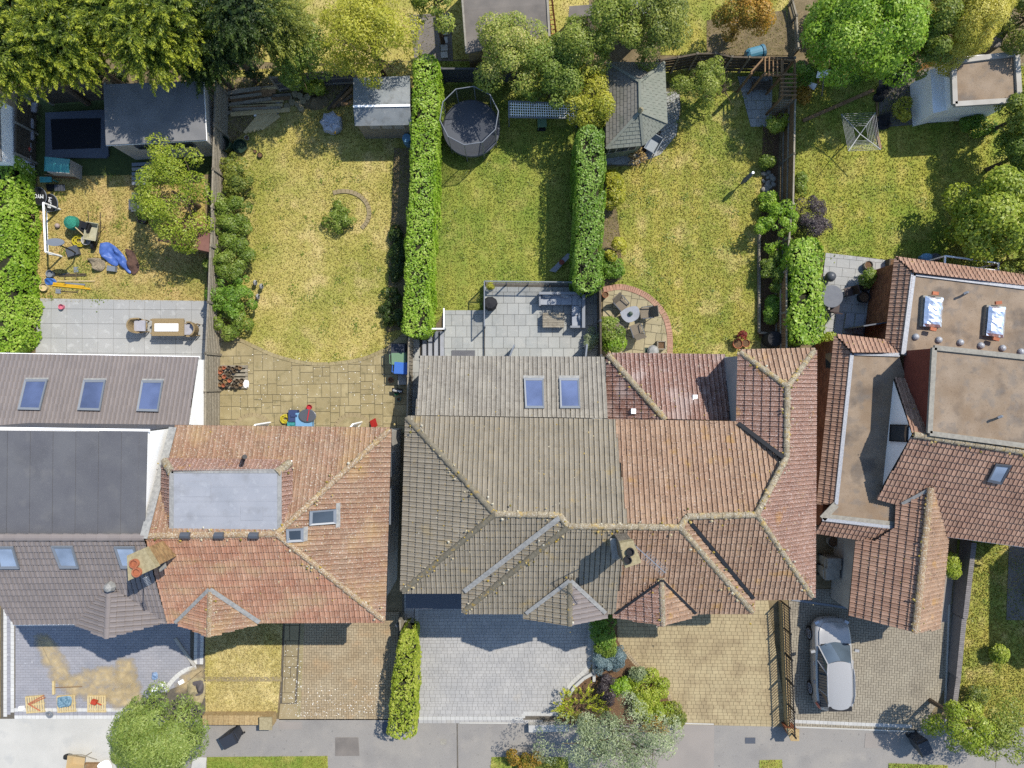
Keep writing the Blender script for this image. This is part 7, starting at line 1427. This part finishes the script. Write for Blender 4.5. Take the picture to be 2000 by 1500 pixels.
t = thing('barbecue', 'barbecue under a black cover at the terrace corner', 'barbecue', P(958, 595, zd)); put('cover', MB().lathe(P(958, 596, zd), [(.3, 0), (.3, .4), (.34, .7), (.26, .85), (.0, .9)], 10, 1.05, .95), M['black_soft'], t); put('handle', MB().bar(P(950, 588, zd + .85), P(952, 600, zd + .85), .04, .06), M['black'], t)
shrub('potted_plant', 'yellow-green potted plant at the terrace corner', 958, 561, 7, 1.0, 'yellow', lumps=8, per=40, size=.08, lr=.12, cat='plant'); shrub('potted_plant', 'variegated shrub in the corner by the slatted screen', 1156, 660, 15, 1.3, 'silver', ry=20, lumps=18, per=60, size=.09, lr=.2, cat='plant')
for lab, x, rz in (('open grey glazed door at the middle of the rear wall', 998, 1.2), ('open grey glazed door at the right of the rear wall', 1136, 1.45)): place([('frame', MB().box((0, 0, 2.0), (.8, .07, .1)).box((-.38, 0, 1.0), (.08, .07, 2.0)).box((.38, 0, 1.0), (.08, .07, 2.0)).box((0, 0, .1), (.8, .07, .1)), M['frame_grey']), ('pane', MB().box((0, 0, 1.02), (.68, .02, 1.85)), M['pane_dark'])], 'glazed_door', lab, 'door', P(x, 694, .3), rz, 'grey glazed doors')
solo('door_mat', MB().box(P(905, 690, .33), (1.1, .28, .03)), M['felt_dark'], 'grey doormat outside the extension', 'mat')

# ================================================================ summerhouse garden
pg = thing('pergola', 'grey timber pergola with trellis sides in the garden corner', 'pergola', P(1510, 155)); zp = 2.1
for p, q in (((1466, 142), (1492, 113)), ((1492, 113), (1552, 119)), ((1490, 145), (1530, 148)), ((1528, 145), (1552, 145)), ((1528, 114), (1528, 190)), ((1552, 119), (1552, 192))): put('beam', MB().bar(P(*p, zp), P(*q, zp), .07, .12), M['wood_brown'], pg)
for i in range(5): put('rafter', MB().bar(P(1494 + i * 8, 111, zp + .1), P(1494 + i * 8, 149, zp + .1), .05, .08), M['wood_brown'], pg)
for i in range(6): put('rafter', MB().bar(P(1524, 146 + i * 8, zp + .1), P(1556, 146 + i * 8, zp + .1), .05, .08), M['wood_brown'], pg)
for x, y in ((1468, 143), (1492, 115), (1528, 148), (1551, 119), (1551, 190), (1528, 190), (1490, 147)): p = P(x, y, zp); put('post', MB().bar(p, Vector((p.x, p.y, 0)), .08, .08), M['wood_brown'], pg)
def trellis(a, b, zb_, zt2, par, nv=8, nh=6):
    for i in range(nv + 1): p = mid(a, b, i / nv); put('lath', MB().bar(Vector((p.x, p.y, zb_)), Vector((p.x, p.y, zt2)), .025, .025), M['wood_grey'], par)
    for j in range(nh + 1): z = zb_ + (zt2 - zb_) * j / nh; put('lath', MB().bar(Vector((a.x, a.y, z)), Vector((b.x, b.y, z)), .025, .025), M['wood_grey'], par)
trellis(P(1466, 142, zp), P(1490, 116, zp), .2, 1.9, pg); trellis(P(1530, 192, zp), P(1552, 192, zp), .2, 1.9, pg, 5)
t = thing('planter_bench', 'dark slatted bench inside the pergola', 'bench', P(1500, 170))
for i in range(5): put('slat', MB().bar(P(1470, 160 + i * 3.5, .45), P(1505, 160 + i * 3.5, .45), .07, .03), M['wood_dark'], t)
for x in (1472, 1502): put('leg', MB().box(P(x, 167, .22), (.08, .4, .44)), M['wood_dark'], t)
t = thing('barrel', 'blue plastic barrel lying on its side behind the fence', 'barrel', P(1475, 103)); put('drum', MB().tube([P(1456, 108, .35), P(1462, 107, .35), P(1484, 101, .35), P(1489, 100, .35)], [.2, .28, .28, .26], 16), mat('barrel_blue', C(90, 150, 176), rough=.4), t); put('rim', MB().tube([P(1487, 100.5, .35), P(1492, 99, .35)], .31, 16), mat('barrel_rim', C(80, 130, 156), rough=.4), t)
t = thing('folded_parasol', 'closed grey rotary line cover on a pole in the right lawn', 'parasol', P(1440, 366)); a, b = P(1440, 366), P(1470, 338, 1.6); put('pole', MB().tube([a, mid(a, b, .4)], .025, 6), M['black'], t); put('cover', MB().tube([mid(a, b, .28), mid(a, b, .5), mid(a, b, .9), b], [.05, .11, .09, .05], 8), mat('cover_grey', C(120, 124, 126), rough=.8), t); put('cap', MB().tube([b, b + (b - a).normalized() * .06], .06, 8), M['white'], t)
t = thing('patio_table', 'square grey patio table with rounded corners on the half-round patio', 'table', P(1231, 618)); tb = hull(arc_px([(1211, 610), (1225, 601), (1243, 598), (1249, 608), (1246, 622), (1228, 630), (1216, 622), (1211, 610)], 3)[:-1], .72); put('tabletop', MB().prism(tb, .68, .72), M['felt_grey'], t); put('pedestal', MB().lathe(P(1229, 615), [(.22, 0), (.05, .08), (.05, .66)], 10), M['frame_dark'], t); put('centrepiece', MB().lathe(P(1231, 613, .72), [(.09, 0), (.11, .1), (.04, .12)], 8), M['green_dark'], t)
sl = mat('sling', C(150, 138, 120), C(134, 122, 106), 30, .9)
def sling_chair():
    return [('seat', MB().box((0, -.05, .42), (.5, .5, .03), rx=.08), sl), ('backrest', MB().box((0, -.42, .72), (.5, .04, .62), rx=.42), sl)] + [('leg', MB().tube([(sx * .24, .2, 0), (sx * .24, .15, .42), (sx * .26, .1, .62)], .018, 5), M['frame_dark']) for sx in (-1, 1)] + [('leg', MB().tube([(sx * .24, -.4, 0), (sx * .25, -.25, .45)], .018, 5), M['frame_dark']) for sx in (-1, 1)] + [('armrest', MB().bar((sx * .27, .15, .63), (sx * .27, -.4, .66), .04, .03), M['frame_dark']) for sx in (-1, 1)]
s0 = place(sling_chair(), 'sling_chair', 'tan sling chair at the top left of the patio table', 'chair', P(1218, 604), math.radians(-140), 'sling chairs round the patio table')
s0.rotation_euler.z = math.radians(215)
for lab, x, y, rz in (('tan sling chair at the right of the patio table', 1248, 614, 100), ('tan sling chair at the bottom of the patio table', 1236, 636, 20), ('tan sling chair half hidden by the climber at the left', 1209, 632, -40)): copy_thing(s0, lab, P(x, y), math.radians(rz + 180))
s0.rotation_euler.z = math.radians(215 - 180)
for ch_ in [o for o in bpy.data.objects if o.name.startswith('sling_chair') and o.type == 'EMPTY']:   # face the table
    d = P(1229, 616) - ch_.location; ch_.rotation_euler.z = math.atan2(d.y, d.x) - math.pi / 2; ch_.location = ch_.location - d.normalized() * .18
t = thing('planter_box', 'square wooden planter on the half-round patio', 'planter', P(1290, 674)); 
for a, b in (((1283, 667), (1298, 667)), ((1298, 667), (1298, 682)), ((1298, 682), (1283, 682)), ((1283, 682), (1283, 667))): put('side', MB().bar(P(*a, .2), P(*b, .2), .05, .4), M['wood_grey'], t)
put('soil', MB().box(P(1290.5, 674.5, .18), (.32, .32, .3)), M['mulch'], t)
t = thing('kettle_barbecue', 'black kettle barbecue beside the wooden planter', 'barbecue', P(1272, 686)); put('bowl', MB().lathe(P(1274, 686, .55), [(.05, -.1), (.25, .05), (.28, .18), (.2, .32), (.04, .38)], 14), M['lead'], t); put('side_shelf', MB().box(P(1264, 684, .6), (.25, .25, .04)), M['green_dark'], t)
for i in range(3): a = i * 2.09; put('leg', MB().tube([P(1274, 686, .5), P(1274 + 9 * math.cos(a), 686 + 9 * math.sin(a), 0)], .018, 5), M['black'], t)
shrub('potted_plant', 'small red maple in a terracotta pot by the eaves', 1446, 655, 9, .9, 'red', lumps=10, per=40, size=.08, lr=.12, cat='plant'); shrub('ornamental_grass', 'straw-coloured grass in a tub by the summerhouse', 1244, 306, 13, .6, 'straw', 'frond', lumps=40, per=10, size=.12, lr=.25, cat='plant', droop=.3)
rk = random.Random(9)
for i in range(26):
    x, y = 1490 + rk.uniform(0, 20), 338 + i * 2.4; r = rk.uniform(.11, .2); mb = MB().lathe((0, 0, 0), [(r * .6, 0), (r, r * .4), (r * .8, r * .9), (r * .3, r * 1.1)], 6, rk.uniform(.8, 1.3), rk.uniform(.7, 1.1)); mb.xf(Matrix.Translation(P(x, y)) @ Euler((rk.uniform(-.3, .3), rk.uniform(-.3, .3), rk.uniform(0, 6))).to_matrix().to_4x4()); solo('rock', mb, M['conc_post'], 'grey rock, %s from the top of the rockery along the brown fence' % ORD[i], 'rock', 'rockery stones')
t = thing('easel_board', 'white board on a stand behind the brown fence', 'board', P(1610, 150)); put('board', MB().add([P(1594, 152, 1.3), P(1614, 152, 1.3), P(1622, 136, 1.6), P(1597, 139, 1.6)], [(0, 1, 2, 3)]), M['white'], t); put('post', MB().tube([P(1605, 188, 0), P(1609, 148, 1.45)], .03, 6), M['wood_grey'], t)
t = thing('deck_chair', 'white cloth deck chair beside the red flowers', 'chair', P(1584, 170)); put('cloth', MB().add([P(1577, 170, .3), P(1590, 176, .3), P(1596, 164, .6), P(1582, 160, .6), ], [(0, 1, 2, 3)]), M['white'], t); put('frame', MB().bar(P(1577, 171, .02), P(1583, 160, .6), .03, .03).bar(P(1590, 177, .02), P(1597, 164, .6), .03, .03), M['wood_grey'], t); put('headrest', MB().lathe(P(1599, 159, .6), [(.05, 0), (.1, .05), (.05, .1)], 8), M['terracotta'], t)

# ================================================================ right-hand garden
rt = thing('rotary_line', 'square white rotary clothes line on the right lawn', 'clothes line', P(1640, 293)); ct = P(1680, 262, 1.35); base = Vector((ct.x, ct.y, 0)); co = [P(1643, 223, 1.5), P(1710, 220, 1.5), P(1720, 292, 1.5), P(1657, 295, 1.5)]; mb = MB()
put('pole', MB().tube([base, ct], .03, 6), M['frame_grey'], rt)
for q in co: put('arm', MB().bar(ct, q, .03, .03), M['frame_grey'], rt)
for i in range(4):
    a, b = co[i], co[(i + 1) % 4]
    for k in range(8): f0 = 1 - k * .085; put('line', MB().bar(mid(ct, a, f0), mid(ct, b, f0), .009, .009), M['frame_grey'], rt)
for lab, a, b, w_ in (('long pale plank lying across the shaded lawn', (1568, 236), (1706, 176), .16), ('yellow-brown plank behind the rotary line', (1704, 226), (1720, 290), .12), ('short yellow plank by the black bags', (1712, 194), (1714, 240), .07)): solo('plank', MB().bar(P(*a, .06), P(*b, .06), w_, .06), M['wood_brown'], lab, 'plank')
tim = thing('lumber_stack', 'stack of orange timber leaning by the white garage', 'lumber', P(1815, 128))
for i in range(7): put('batten', MB().bar(P(1792 + i * 5, 140 - i * 2, .3 + .05 * i), P(1812 + i * 5, 112 - i * 2, .6 + .08 * i), .08, .05), mat('timber_orange', C(186, 136, 76), rough=.8) if i == 0 else bpy.data.materials['timber_orange'], tim)
for lab, x, y, r, h in (('black rubbish bag beside the right shed patio', 1722, 178, .32, .5), ('black sack next to the long plank end', 1714, 192, .26, .4), ('dark sack behind the feathery plant', 1722, 240, .4, .5), ('dark plastic heap in the shade of the glossy tree', 1742, 150, .4, .5)): cloth('refuse_sack', lab, [(x + r / S * math.cos(a) * (1 + .15 * math.sin(3 * a)), y + r / S * math.sin(a) * .9) for a in np.linspace(0, 5.6, 8)], M['black_soft'], .08, h, int(x), 'sack')
cloth('dust_sheet', 'grey-mauve plastic sheet heap by the garage wall', [(1782, 168), (1800, 150), (1812, 158), (1810, 178), (1790, 182)], mat('sheet_mauve', C(140, 132, 140), rough=.5), .08, .6, 31, 'sheet')
solo('tarpaulin', MB().prism(W2([(1706, 120), (1728, 106), (1730, 130), (1712, 148)]), .3, .34).box(P(1718, 127, .16), (.3, .3, .3)), M['green_dark'], 'dark green sheeted frame in the shade of the glossy tree', 'tarpaulin')
region('paved_area', [(1716, 130), (1830, 120), (1830, 240), (1716, 250)], .034, 'felt_weather')
t = thing('round_table', 'round slate-grey patio table beside the right hedge', 'table', P(1626, 580)); put('tabletop', MB().lathe(P(1624, 579, .7), [(.0, 0), (.52, 0), (.53, .03), (.52, .05), (0, .05)], 32), mat('slate_top', C(120, 124, 132), C(112, 116, 126), 4, .6), t); put('pedestal', MB().lathe(P(1624, 579), [(.25, 0), (.06, .06), (.05, .7)], 10), M['black'], t)
for lab, x, y in (('brown curved chair right of the round slate table', 1650, 572), ('brown curved chair below the round slate table', 1622, 605)):
    d = P(1625, 579) - P(x, y); rows = [('seat', MB().box((0, 0, .44), (.42, .42, .05)), colour('leather_brown', C(74, 58, 54), .6)), ('backrest', MB().box((0, -.22, .68), (.42, .05, .42), rx=.2), colour('leather_brown', 0))] + [('leg', MB().tube([(sx * .18, sy * .18, 0), (sx * .16, sy * .16, .42)], .018, 5), M['black']) for sx in (-1, 1) for sy in (-1, 1)]; place(rows, 'patio_chair', lab, 'chair', P(x, y), math.atan2(d.y, d.x) - math.pi / 2, 'brown patio chairs')
t = thing('fire_globe', 'round grey fire globe at the hedge edge of the slate patio', 'fire pit', P(1618, 543)); put('globe', MB().lathe(P(1617, 542, .15), [(.08, 0), (.2, .1), (.25, .27), (.2, .44), (.06, .52)], 16), M['frame_dark'], t, True); put('stand', MB().lathe(P(1617, 542), [(.18, 0), (.1, .2)], 10), M['black'], t)
st_ = thing('patio_steps', 'two slate steps beside the right house wall', 'steps', P(1660, 630))
for i in range(3): put('step', MB().prism(W2([(1632 + i * 17, 610 + i * 2), (1648 + i * 17, 612 + i * 2), (1644 + i * 17, 655), (1626 + i * 17, 652)]), 0, .1 + i * .12), M['felt_grey'], st_)
ph_ = thing('glasshouse_frame', 'white metal frame standing behind the tiled skirt', 'frame', P(1900, 515)); f = [P(1846, 500, 1.9), P(1950, 514, 1.9), P(1950, 529, 1.9), P(1845, 516, 1.9)]
for i in range(4): put('rail', MB().bar(f[i], f[(i + 1) % 4], .07, .05), M['upvc'], ph_); put('post', MB().bar(f[i], Vector((f[i].x, f[i].y, 0)), .06, .06), M['upvc'], ph_)
for lab, x, m in (('blue pot behind the rear skirt of the right house', 1802, 'crate_blue'), ('grey covered stool behind the rear skirt of the right house', 1818, 'frame_dark')): solo('garden_stool', MB().lathe(P(x, 505), [(.2, 0), (.25, .35), (.18, .45), (0, .48)], 12, 1.2, .8), M[m], lab, 'stool')
op = thing('planter_box', 'timber planter by the brick wall of the right house', 'planter', P(1735, 520)); put('box', MB().prism(W2([(1728, 508), (1748, 510), (1746, 528), (1727, 526)]), 0, .45), M['wood_dark'], op); put('soil', MB().prism(W2([(1730, 510), (1746, 512), (1744, 526), (1729, 524)]), .45, .46), M['mulch'], op)

# ================================================================ front drives
def pallet(lab, x, y, rz):
    rows = [('slat', MB().bar((-.5 + i * .143, -.5, .13), (-.5 + i * .143, .5, .13), .095, .022), M['wood_new']) for i in range(8)] + [('bearer', MB().bar((-.54, yy, .065), (.54, yy, .065), .09, .1), M['wood_new']) for yy in (-.46, 0, .46)]
    return place(rows, 'pallet', lab, 'pallet', P(x, y), rz, 'pallets on the drive', .8)
pallet('pale pallet with orange straps furthest left on the new drive', 71, 1374, .08); pallet('pale pallet carrying a blue patterned bag', 132, 1373, .06); pallet('pale pallet with a red tool, rightmost of three', 191, 1373, 0)
for k_, (a, b) in enumerate((((55, 1375), (86, 1358)), ((55, 1375), (78, 1388)), ((58, 1376), (88, 1362)))): solo('strap', MB().bar(P(*a, .15), P(*b, .15), .05, .02), M['terracotta'], '%s orange strap from the top lying over the left pallet' % ORD[{0: 0, 1: 2, 2: 1}[k_]], 'strap', 'orange straps')
cloth('cement_bag', 'blue patterned cement bag on the middle pallet', [(116, 1360), (128, 1357), (143, 1358), (143, 1374), (130, 1378), (117, 1378)], mat('bag_print', C(150, 180, 196), C(90, 130, 150), 12, .6), .16, .15, 41, 'bag'); solo('disc_cutter', MB().box(P(184, 1371, .25), (.25, .18, .18), -.3).tube([P(188, 1373, .2), P(198, 1377, .2)], .03, 5), colour('tool_red', C(206, 76, 50)), 'red disc cutter on the right pallet', 'tool')
t = thing('broom', 'wide wooden broom lying on the sandy drive', 'broom', P(106, 1343)); put('head', MB().bar(P(105, 1330, .08), P(105, 1356, .08), .1, .1), M['wood_new'], t); put('handle', MB().tube([P(107, 1343, .1), P(160, 1341, .08)], .02, 5), M['wood_brown'], t)
solo('timber_length', MB().bar(P(342, 1247, .08), P(380, 1300, .08), .14, .07), M['render_cream'], 'pale timber length lying across the corner of the new drive', 'timber')
cloth('crumpled_bag', 'small blue and white bag on the new drive', [(298, 1313), (308, 1312), (309, 1324), (300, 1327)], mat('bag_bw', C(180, 200, 226), C(100, 140, 190), 20, .5), .05, .12, 51, 'bag'); cloth('sand_bag', 'grey builders bag beside the willow', [(378, 1330), (398, 1328), (398, 1352), (380, 1356)], mat('bag_grey', C(104, 98, 100), rough=.8), .1, .35, 52, 'bag')
cloth('gravel_heap', 'pale heap of sharp sand beside the grey bag', [(366, 1336), (376, 1326), (398, 1324), (402, 1350), (392, 1376), (372, 1366)], M['mortar'], .06, .3, 54, 'heap')
for lab, x, y, r in (('white block left loose near the drive corner', 318, 1337, .4), ('loose white paver by the sand edge', 354, 1332, .5), ('white bag of mortar by the willow', 302, 1346, .1), ('loose pale block at the left pallet corner', 42, 1383, .1)): solo('loose_block', MB().box(P(x, y, .08), (.24, .18, .1), r), M['block_white'] if False else M['white'], lab, 'block', 'loose blocks')
cloth('rubble_bag', 'white rubble bag by the bottom willow', [(196, 1488), (214, 1482), (220, 1500), (200, 1506)], M['white'], .1, .4, 53, 'bag')
solo('mixing_tray', MB().prism(W2([(168, 1488), (196, 1488), (196, 1508), (168, 1508)]), .02, .2), M['wood_brown'], 'tan mixing tray under the pavement wheelbarrow', 'tray')
solo('drain_channel', MB().bar(P(1546, 1171, .06), P(1660, 1188, .06), .1, .03), M['frame_grey'], 'grey drain channel across the right drive', 'drain'); solo('drain_cover', MB().prism(W2([(747, 1410), (770, 1410), (770, 1434), (747, 1434)]), .012, .03), M['frame_dark'], 'dark square drain cover under the hedge shadow', 'drain cover')
solo('bollard_light', MB().lathe(P(780, 1212), [(.06, 0), (.06, .7), (.08, .72), (.02, .8)], 8), M['frame_grey'], 'slim grey post between the drives above the hedge', 'post')
fp = fence('low timber fence between the two front drives above the round hedge', [(781, 1212), (783, 1244)], 1.1, 'v', 'wood_grey', 'wood_grey', 1.0, .14)
# ================================================================ the silver car
def car():
    paint = mat('car_silver', C(204, 201, 196), rough=.26, metal=.25, spec=.5); trim = M['black_soft']; glassm = glass('car_glass', (.03, .04, .05), .03)
    # stations along y (front +): y, half width, sill z, waist z, bonnet / deck z
    st = [(-2.16, .40, .46, .74, .84), (-2.10, .66, .40, .78, .93), (-1.98, .80, .32, .84, 1.0), (-1.7, .88, .26, .90, 1.04), (-1.28, .91, .24, .92, 1.03), (-.6, .91, .22, .92, 1.01), (.2, .91, .22, .92, 1.0), (.8, .91, .22, .92, 1.0), (1.1, .90, .23, .91, .995), (1.5, .885, .25, .86, .945), (1.8, .84, .28, .79, .88), (2.0, .74, .33, .70, .80), (2.12, .56, .38, .62, .70), (2.17, .34, .42, .58, .62)]
    b = MB(); n = 10
    for y, w, s, wa, t in st:
        for x, z in ((-w * .82, s), (-w * .98, s + .12), (-w, (s + wa) / 2), (-w * .97, wa), (-w * .80, t), (w * .80, t), (w * .97, wa), (w, (s + wa) / 2), (w * .98, s + .12), (w * .82, s)): b.v.append((x, y, z))
    for i in range(len(st) - 1):
        for k in range(n): k2 = (k + 1) % n; b.f.append((i * n + k, (i + 1) * n + k, (i + 1) * n + k2, i * n + k2))
    b.f.append(tuple(range(n))); b.f.append(tuple(range((len(st) - 1) * n + n - 1, (len(st) - 1) * n - 1, -1)))
    # greenhouse: belt ring and roof ring
    belt = [(.74, .95), (.80, .3), (.80, -1.0), (.72, -1.88)]; roof = [(.54, .30), (.59, -.15), (.59, -1.15), (.52, -1.68)]
    zb = [1.0, 1.01, 1.02, 1.04]; zr = [1.50, 1.55, 1.55, 1.47]
    L = [(-x, y, z) for (x, y), z in zip(belt, zb)]; Rr = [(x, y, z) for (x, y), z in zip(belt, zb)]; l = [(-x, y, z) for (x, y), z in zip(roof, zr)]; r = [(x, y, z) for (x, y), z in zip(roof, zr)]
    rf = MB(); N_ = 9; V = []
    for (a, c) in zip(l, r):
        for k in range(N_): f = k / (N_ - 1); V.append((a[0] + (c[0] - a[0]) * f, a[1] + math.sin(math.pi * f) * (.14 if a[1] > 0 else (-.12 if a[1] < -1.5 else 0)), a[2] + .06 * math.sin(math.pi * f) ** .7))
    V2 = V; rf.add(V2, [(i * N_ + k, i * N_ + k + 1, (i + 1) * N_ + k + 1, (i + 1) * N_ + k) for i in range(3) for k in range(N_ - 1)])
    def v(p): return Vector(p)
    pil = MB()
    for a, c in zip(L, l): pil.bar(a, c, .05, .05)
    for a, c in zip(Rr, r): pil.bar(a, c, .05, .05)
    for a, c in zip(l, l[1:]): pil.bar(a, c, .06, .05)
    for a, c in zip(r, r[1:]): pil.bar(a, c, .06, .05)
    ws = MB(); m = 6
    for j, (p, q, zz) in enumerate(((L[0], Rr[0], .22), (l[0], r[0], .14))):
        for k in range(m + 1): f = k / m; a = v(p) + (v(q) - v(p)) * f; ws.v.append((a.x, a.y + zz * math.sin(math.pi * f), a.z + .01))
    ws.f = [(k, k + 1, m + 2 + k, m + 1 + k) for k in range(m)]
    rw = MB()
    for j, (p, q, zz) in enumerate(((l[3], r[3], -.12), (L[3], Rr[3], -.22))):
        for k in range(m + 1): f = k / m; a = v(p) + (v(q) - v(p)) * f; rw.v.append((a.x, a.y + zz * math.sin(math.pi * f), a.z))
    rw.f = [(k, k + 1, m + 2 + k, m + 1 + k) for k in range(m)]
    rows = [('body', b, paint), ('roof', rf, paint), ('pillars', pil, paint), ('windscreen', ws, glassm), ('rear_window', rw, glassm)]
    for A, Bq in ((L, l), (Rr, r)):
        for i in range(3): rows.append(('side_window', MB().poly([A[i], A[i + 1], Bq[i + 1], Bq[i]]), glassm))
    bn = MB()   # bonnet skin with two creases
    for y, w, z in ((1.0, .70, 1.005), (1.3, .70, .985), (1.6, .67, .94), (1.85, .58, .875), (2.0, .44, .815)):
        for f in (-1, -.62, -.5, 0, .5, .62, 1): bn.v.append((w * f, y - .05 * abs(f) * (y > 1.8), z + (.035 if abs(f) < .6 else .012)))
    bn.f = [(i * 7 + k, (i + 1) * 7 + k, (i + 1) * 7 + k + 1, i * 7 + k + 1) for i in range(4) for k in range(6)]
    rows.append(('bonnet', bn, paint)); rows.append(('grille', MB().box((0, 2.1, .58), (.8, .08, .18)), trim)); rows.append(('bumper', MB().box((0, -2.1, .5), (1.2, .12, .28)), trim)); rows.append(('spoiler', MB().box((0, -1.76, 1.49), (1.06, .22, .03)), trim)); rows.append(('number_plate', MB().box((0, -2.17, .62), (.5, .02, .11)), colour('plate_yellow', C(226, 196, 70), .5))); rows.append(('wiper', MB().bar((-.45, 1.0, 1.06), (.1, .9, 1.1), .025, .02), trim)); rows.append(('scuttle', MB().box((0, 1.0, 1.02), (1.3, .1, .03)), trim))
    red = colour('lamp_red', C(190, 40, 40), .25); clear = glass('lamp_clear', (.25, .26, .28), .08)
    for s in (-1, 1):
        rows += [('headlight', MB().box((s * .66, 1.90, .72), (.20, .26, .12), s * -.5), clear), ('tail_light', MB().add([(s * .72, -2.02, .80), (s * .90, -1.72, .84), (s * .86, -1.66, 1.06), (s * .66, -1.98, 1.02)], [(0, 1, 2, 3) if s > 0 else (3, 2, 1, 0)]), red), ('roof_rail', MB().tube([(s * .60, .1, 1.57), (s * .62, -.2, 1.62), (s * .62, -1.1, 1.62), (s * .57, -1.5, 1.55)], .022, 6), M['flash'])]
        rows += [('wing_mirror', MB().box((s * 1.02, .72, 1.0), (.2, .12, .13), s * -.2), paint)]
        for y in (1.32, -1.28):
            rows.append(('wheel', MB().tube([(s * .70, y, .33), (s * .915, y, .33)], .33, 20), M['black']))
        for y in (.1, -.75): rows.append(('door_handle', MB().box((s * .915, y, .86), (.03, .18, .035)), M['flash']))
    o = place(rows, 'parked_car', 'silver hatchback car parked on the right-hand drive', 'car', P(1612, 1285), math.radians(1.0))
    for w in [c for c in o.children if c.name.startswith('wheel')]:
        vs = [q.co for q in w.data.vertices]; cx = sum(q.x for q in vs) / len(vs); cy = sum(q.y for q in vs) / len(vs); s = 1 if cx > 0 else -1
        rim = MB().tube([(s * .90, cy, .33), (s * .925, cy, .33)], .10, 10)
        for k in range(10): a = k * .6283; rim.bar((s * .92, cy + .05 * math.cos(a), .33 + .05 * math.sin(a)), (s * .92, cy + .22 * math.cos(a), .33 + .22 * math.sin(a)), .045, .02)
        rim.tube([(s * .915, cy + .23 * math.cos(a), .33 + .23 * math.sin(a)) for a in np.linspace(0, 6.283, 21)], .018, 5)
        q = bpy.data.objects.new('rim', mesh_of('rim', rim, M['flash'])); COL.objects.link(q); q.parent = w
    for q in o.children:
        if q.name.startswith(('body', 'roof', 'bonnet', 'windscreen', 'rear_window')):
            q.data.polygons.foreach_set('use_smooth', [True] * len(q.data.polygons))
            if q.name.startswith('body'):
                md = q.modifiers.new('bevel', 'SUBSURF'); md.levels = md.render_levels = 2
    return o
car()
print('objects', len(bpy.data.objects), 'tris', sum(len(m.polygons) * 2 for m in bpy.data.meshes))
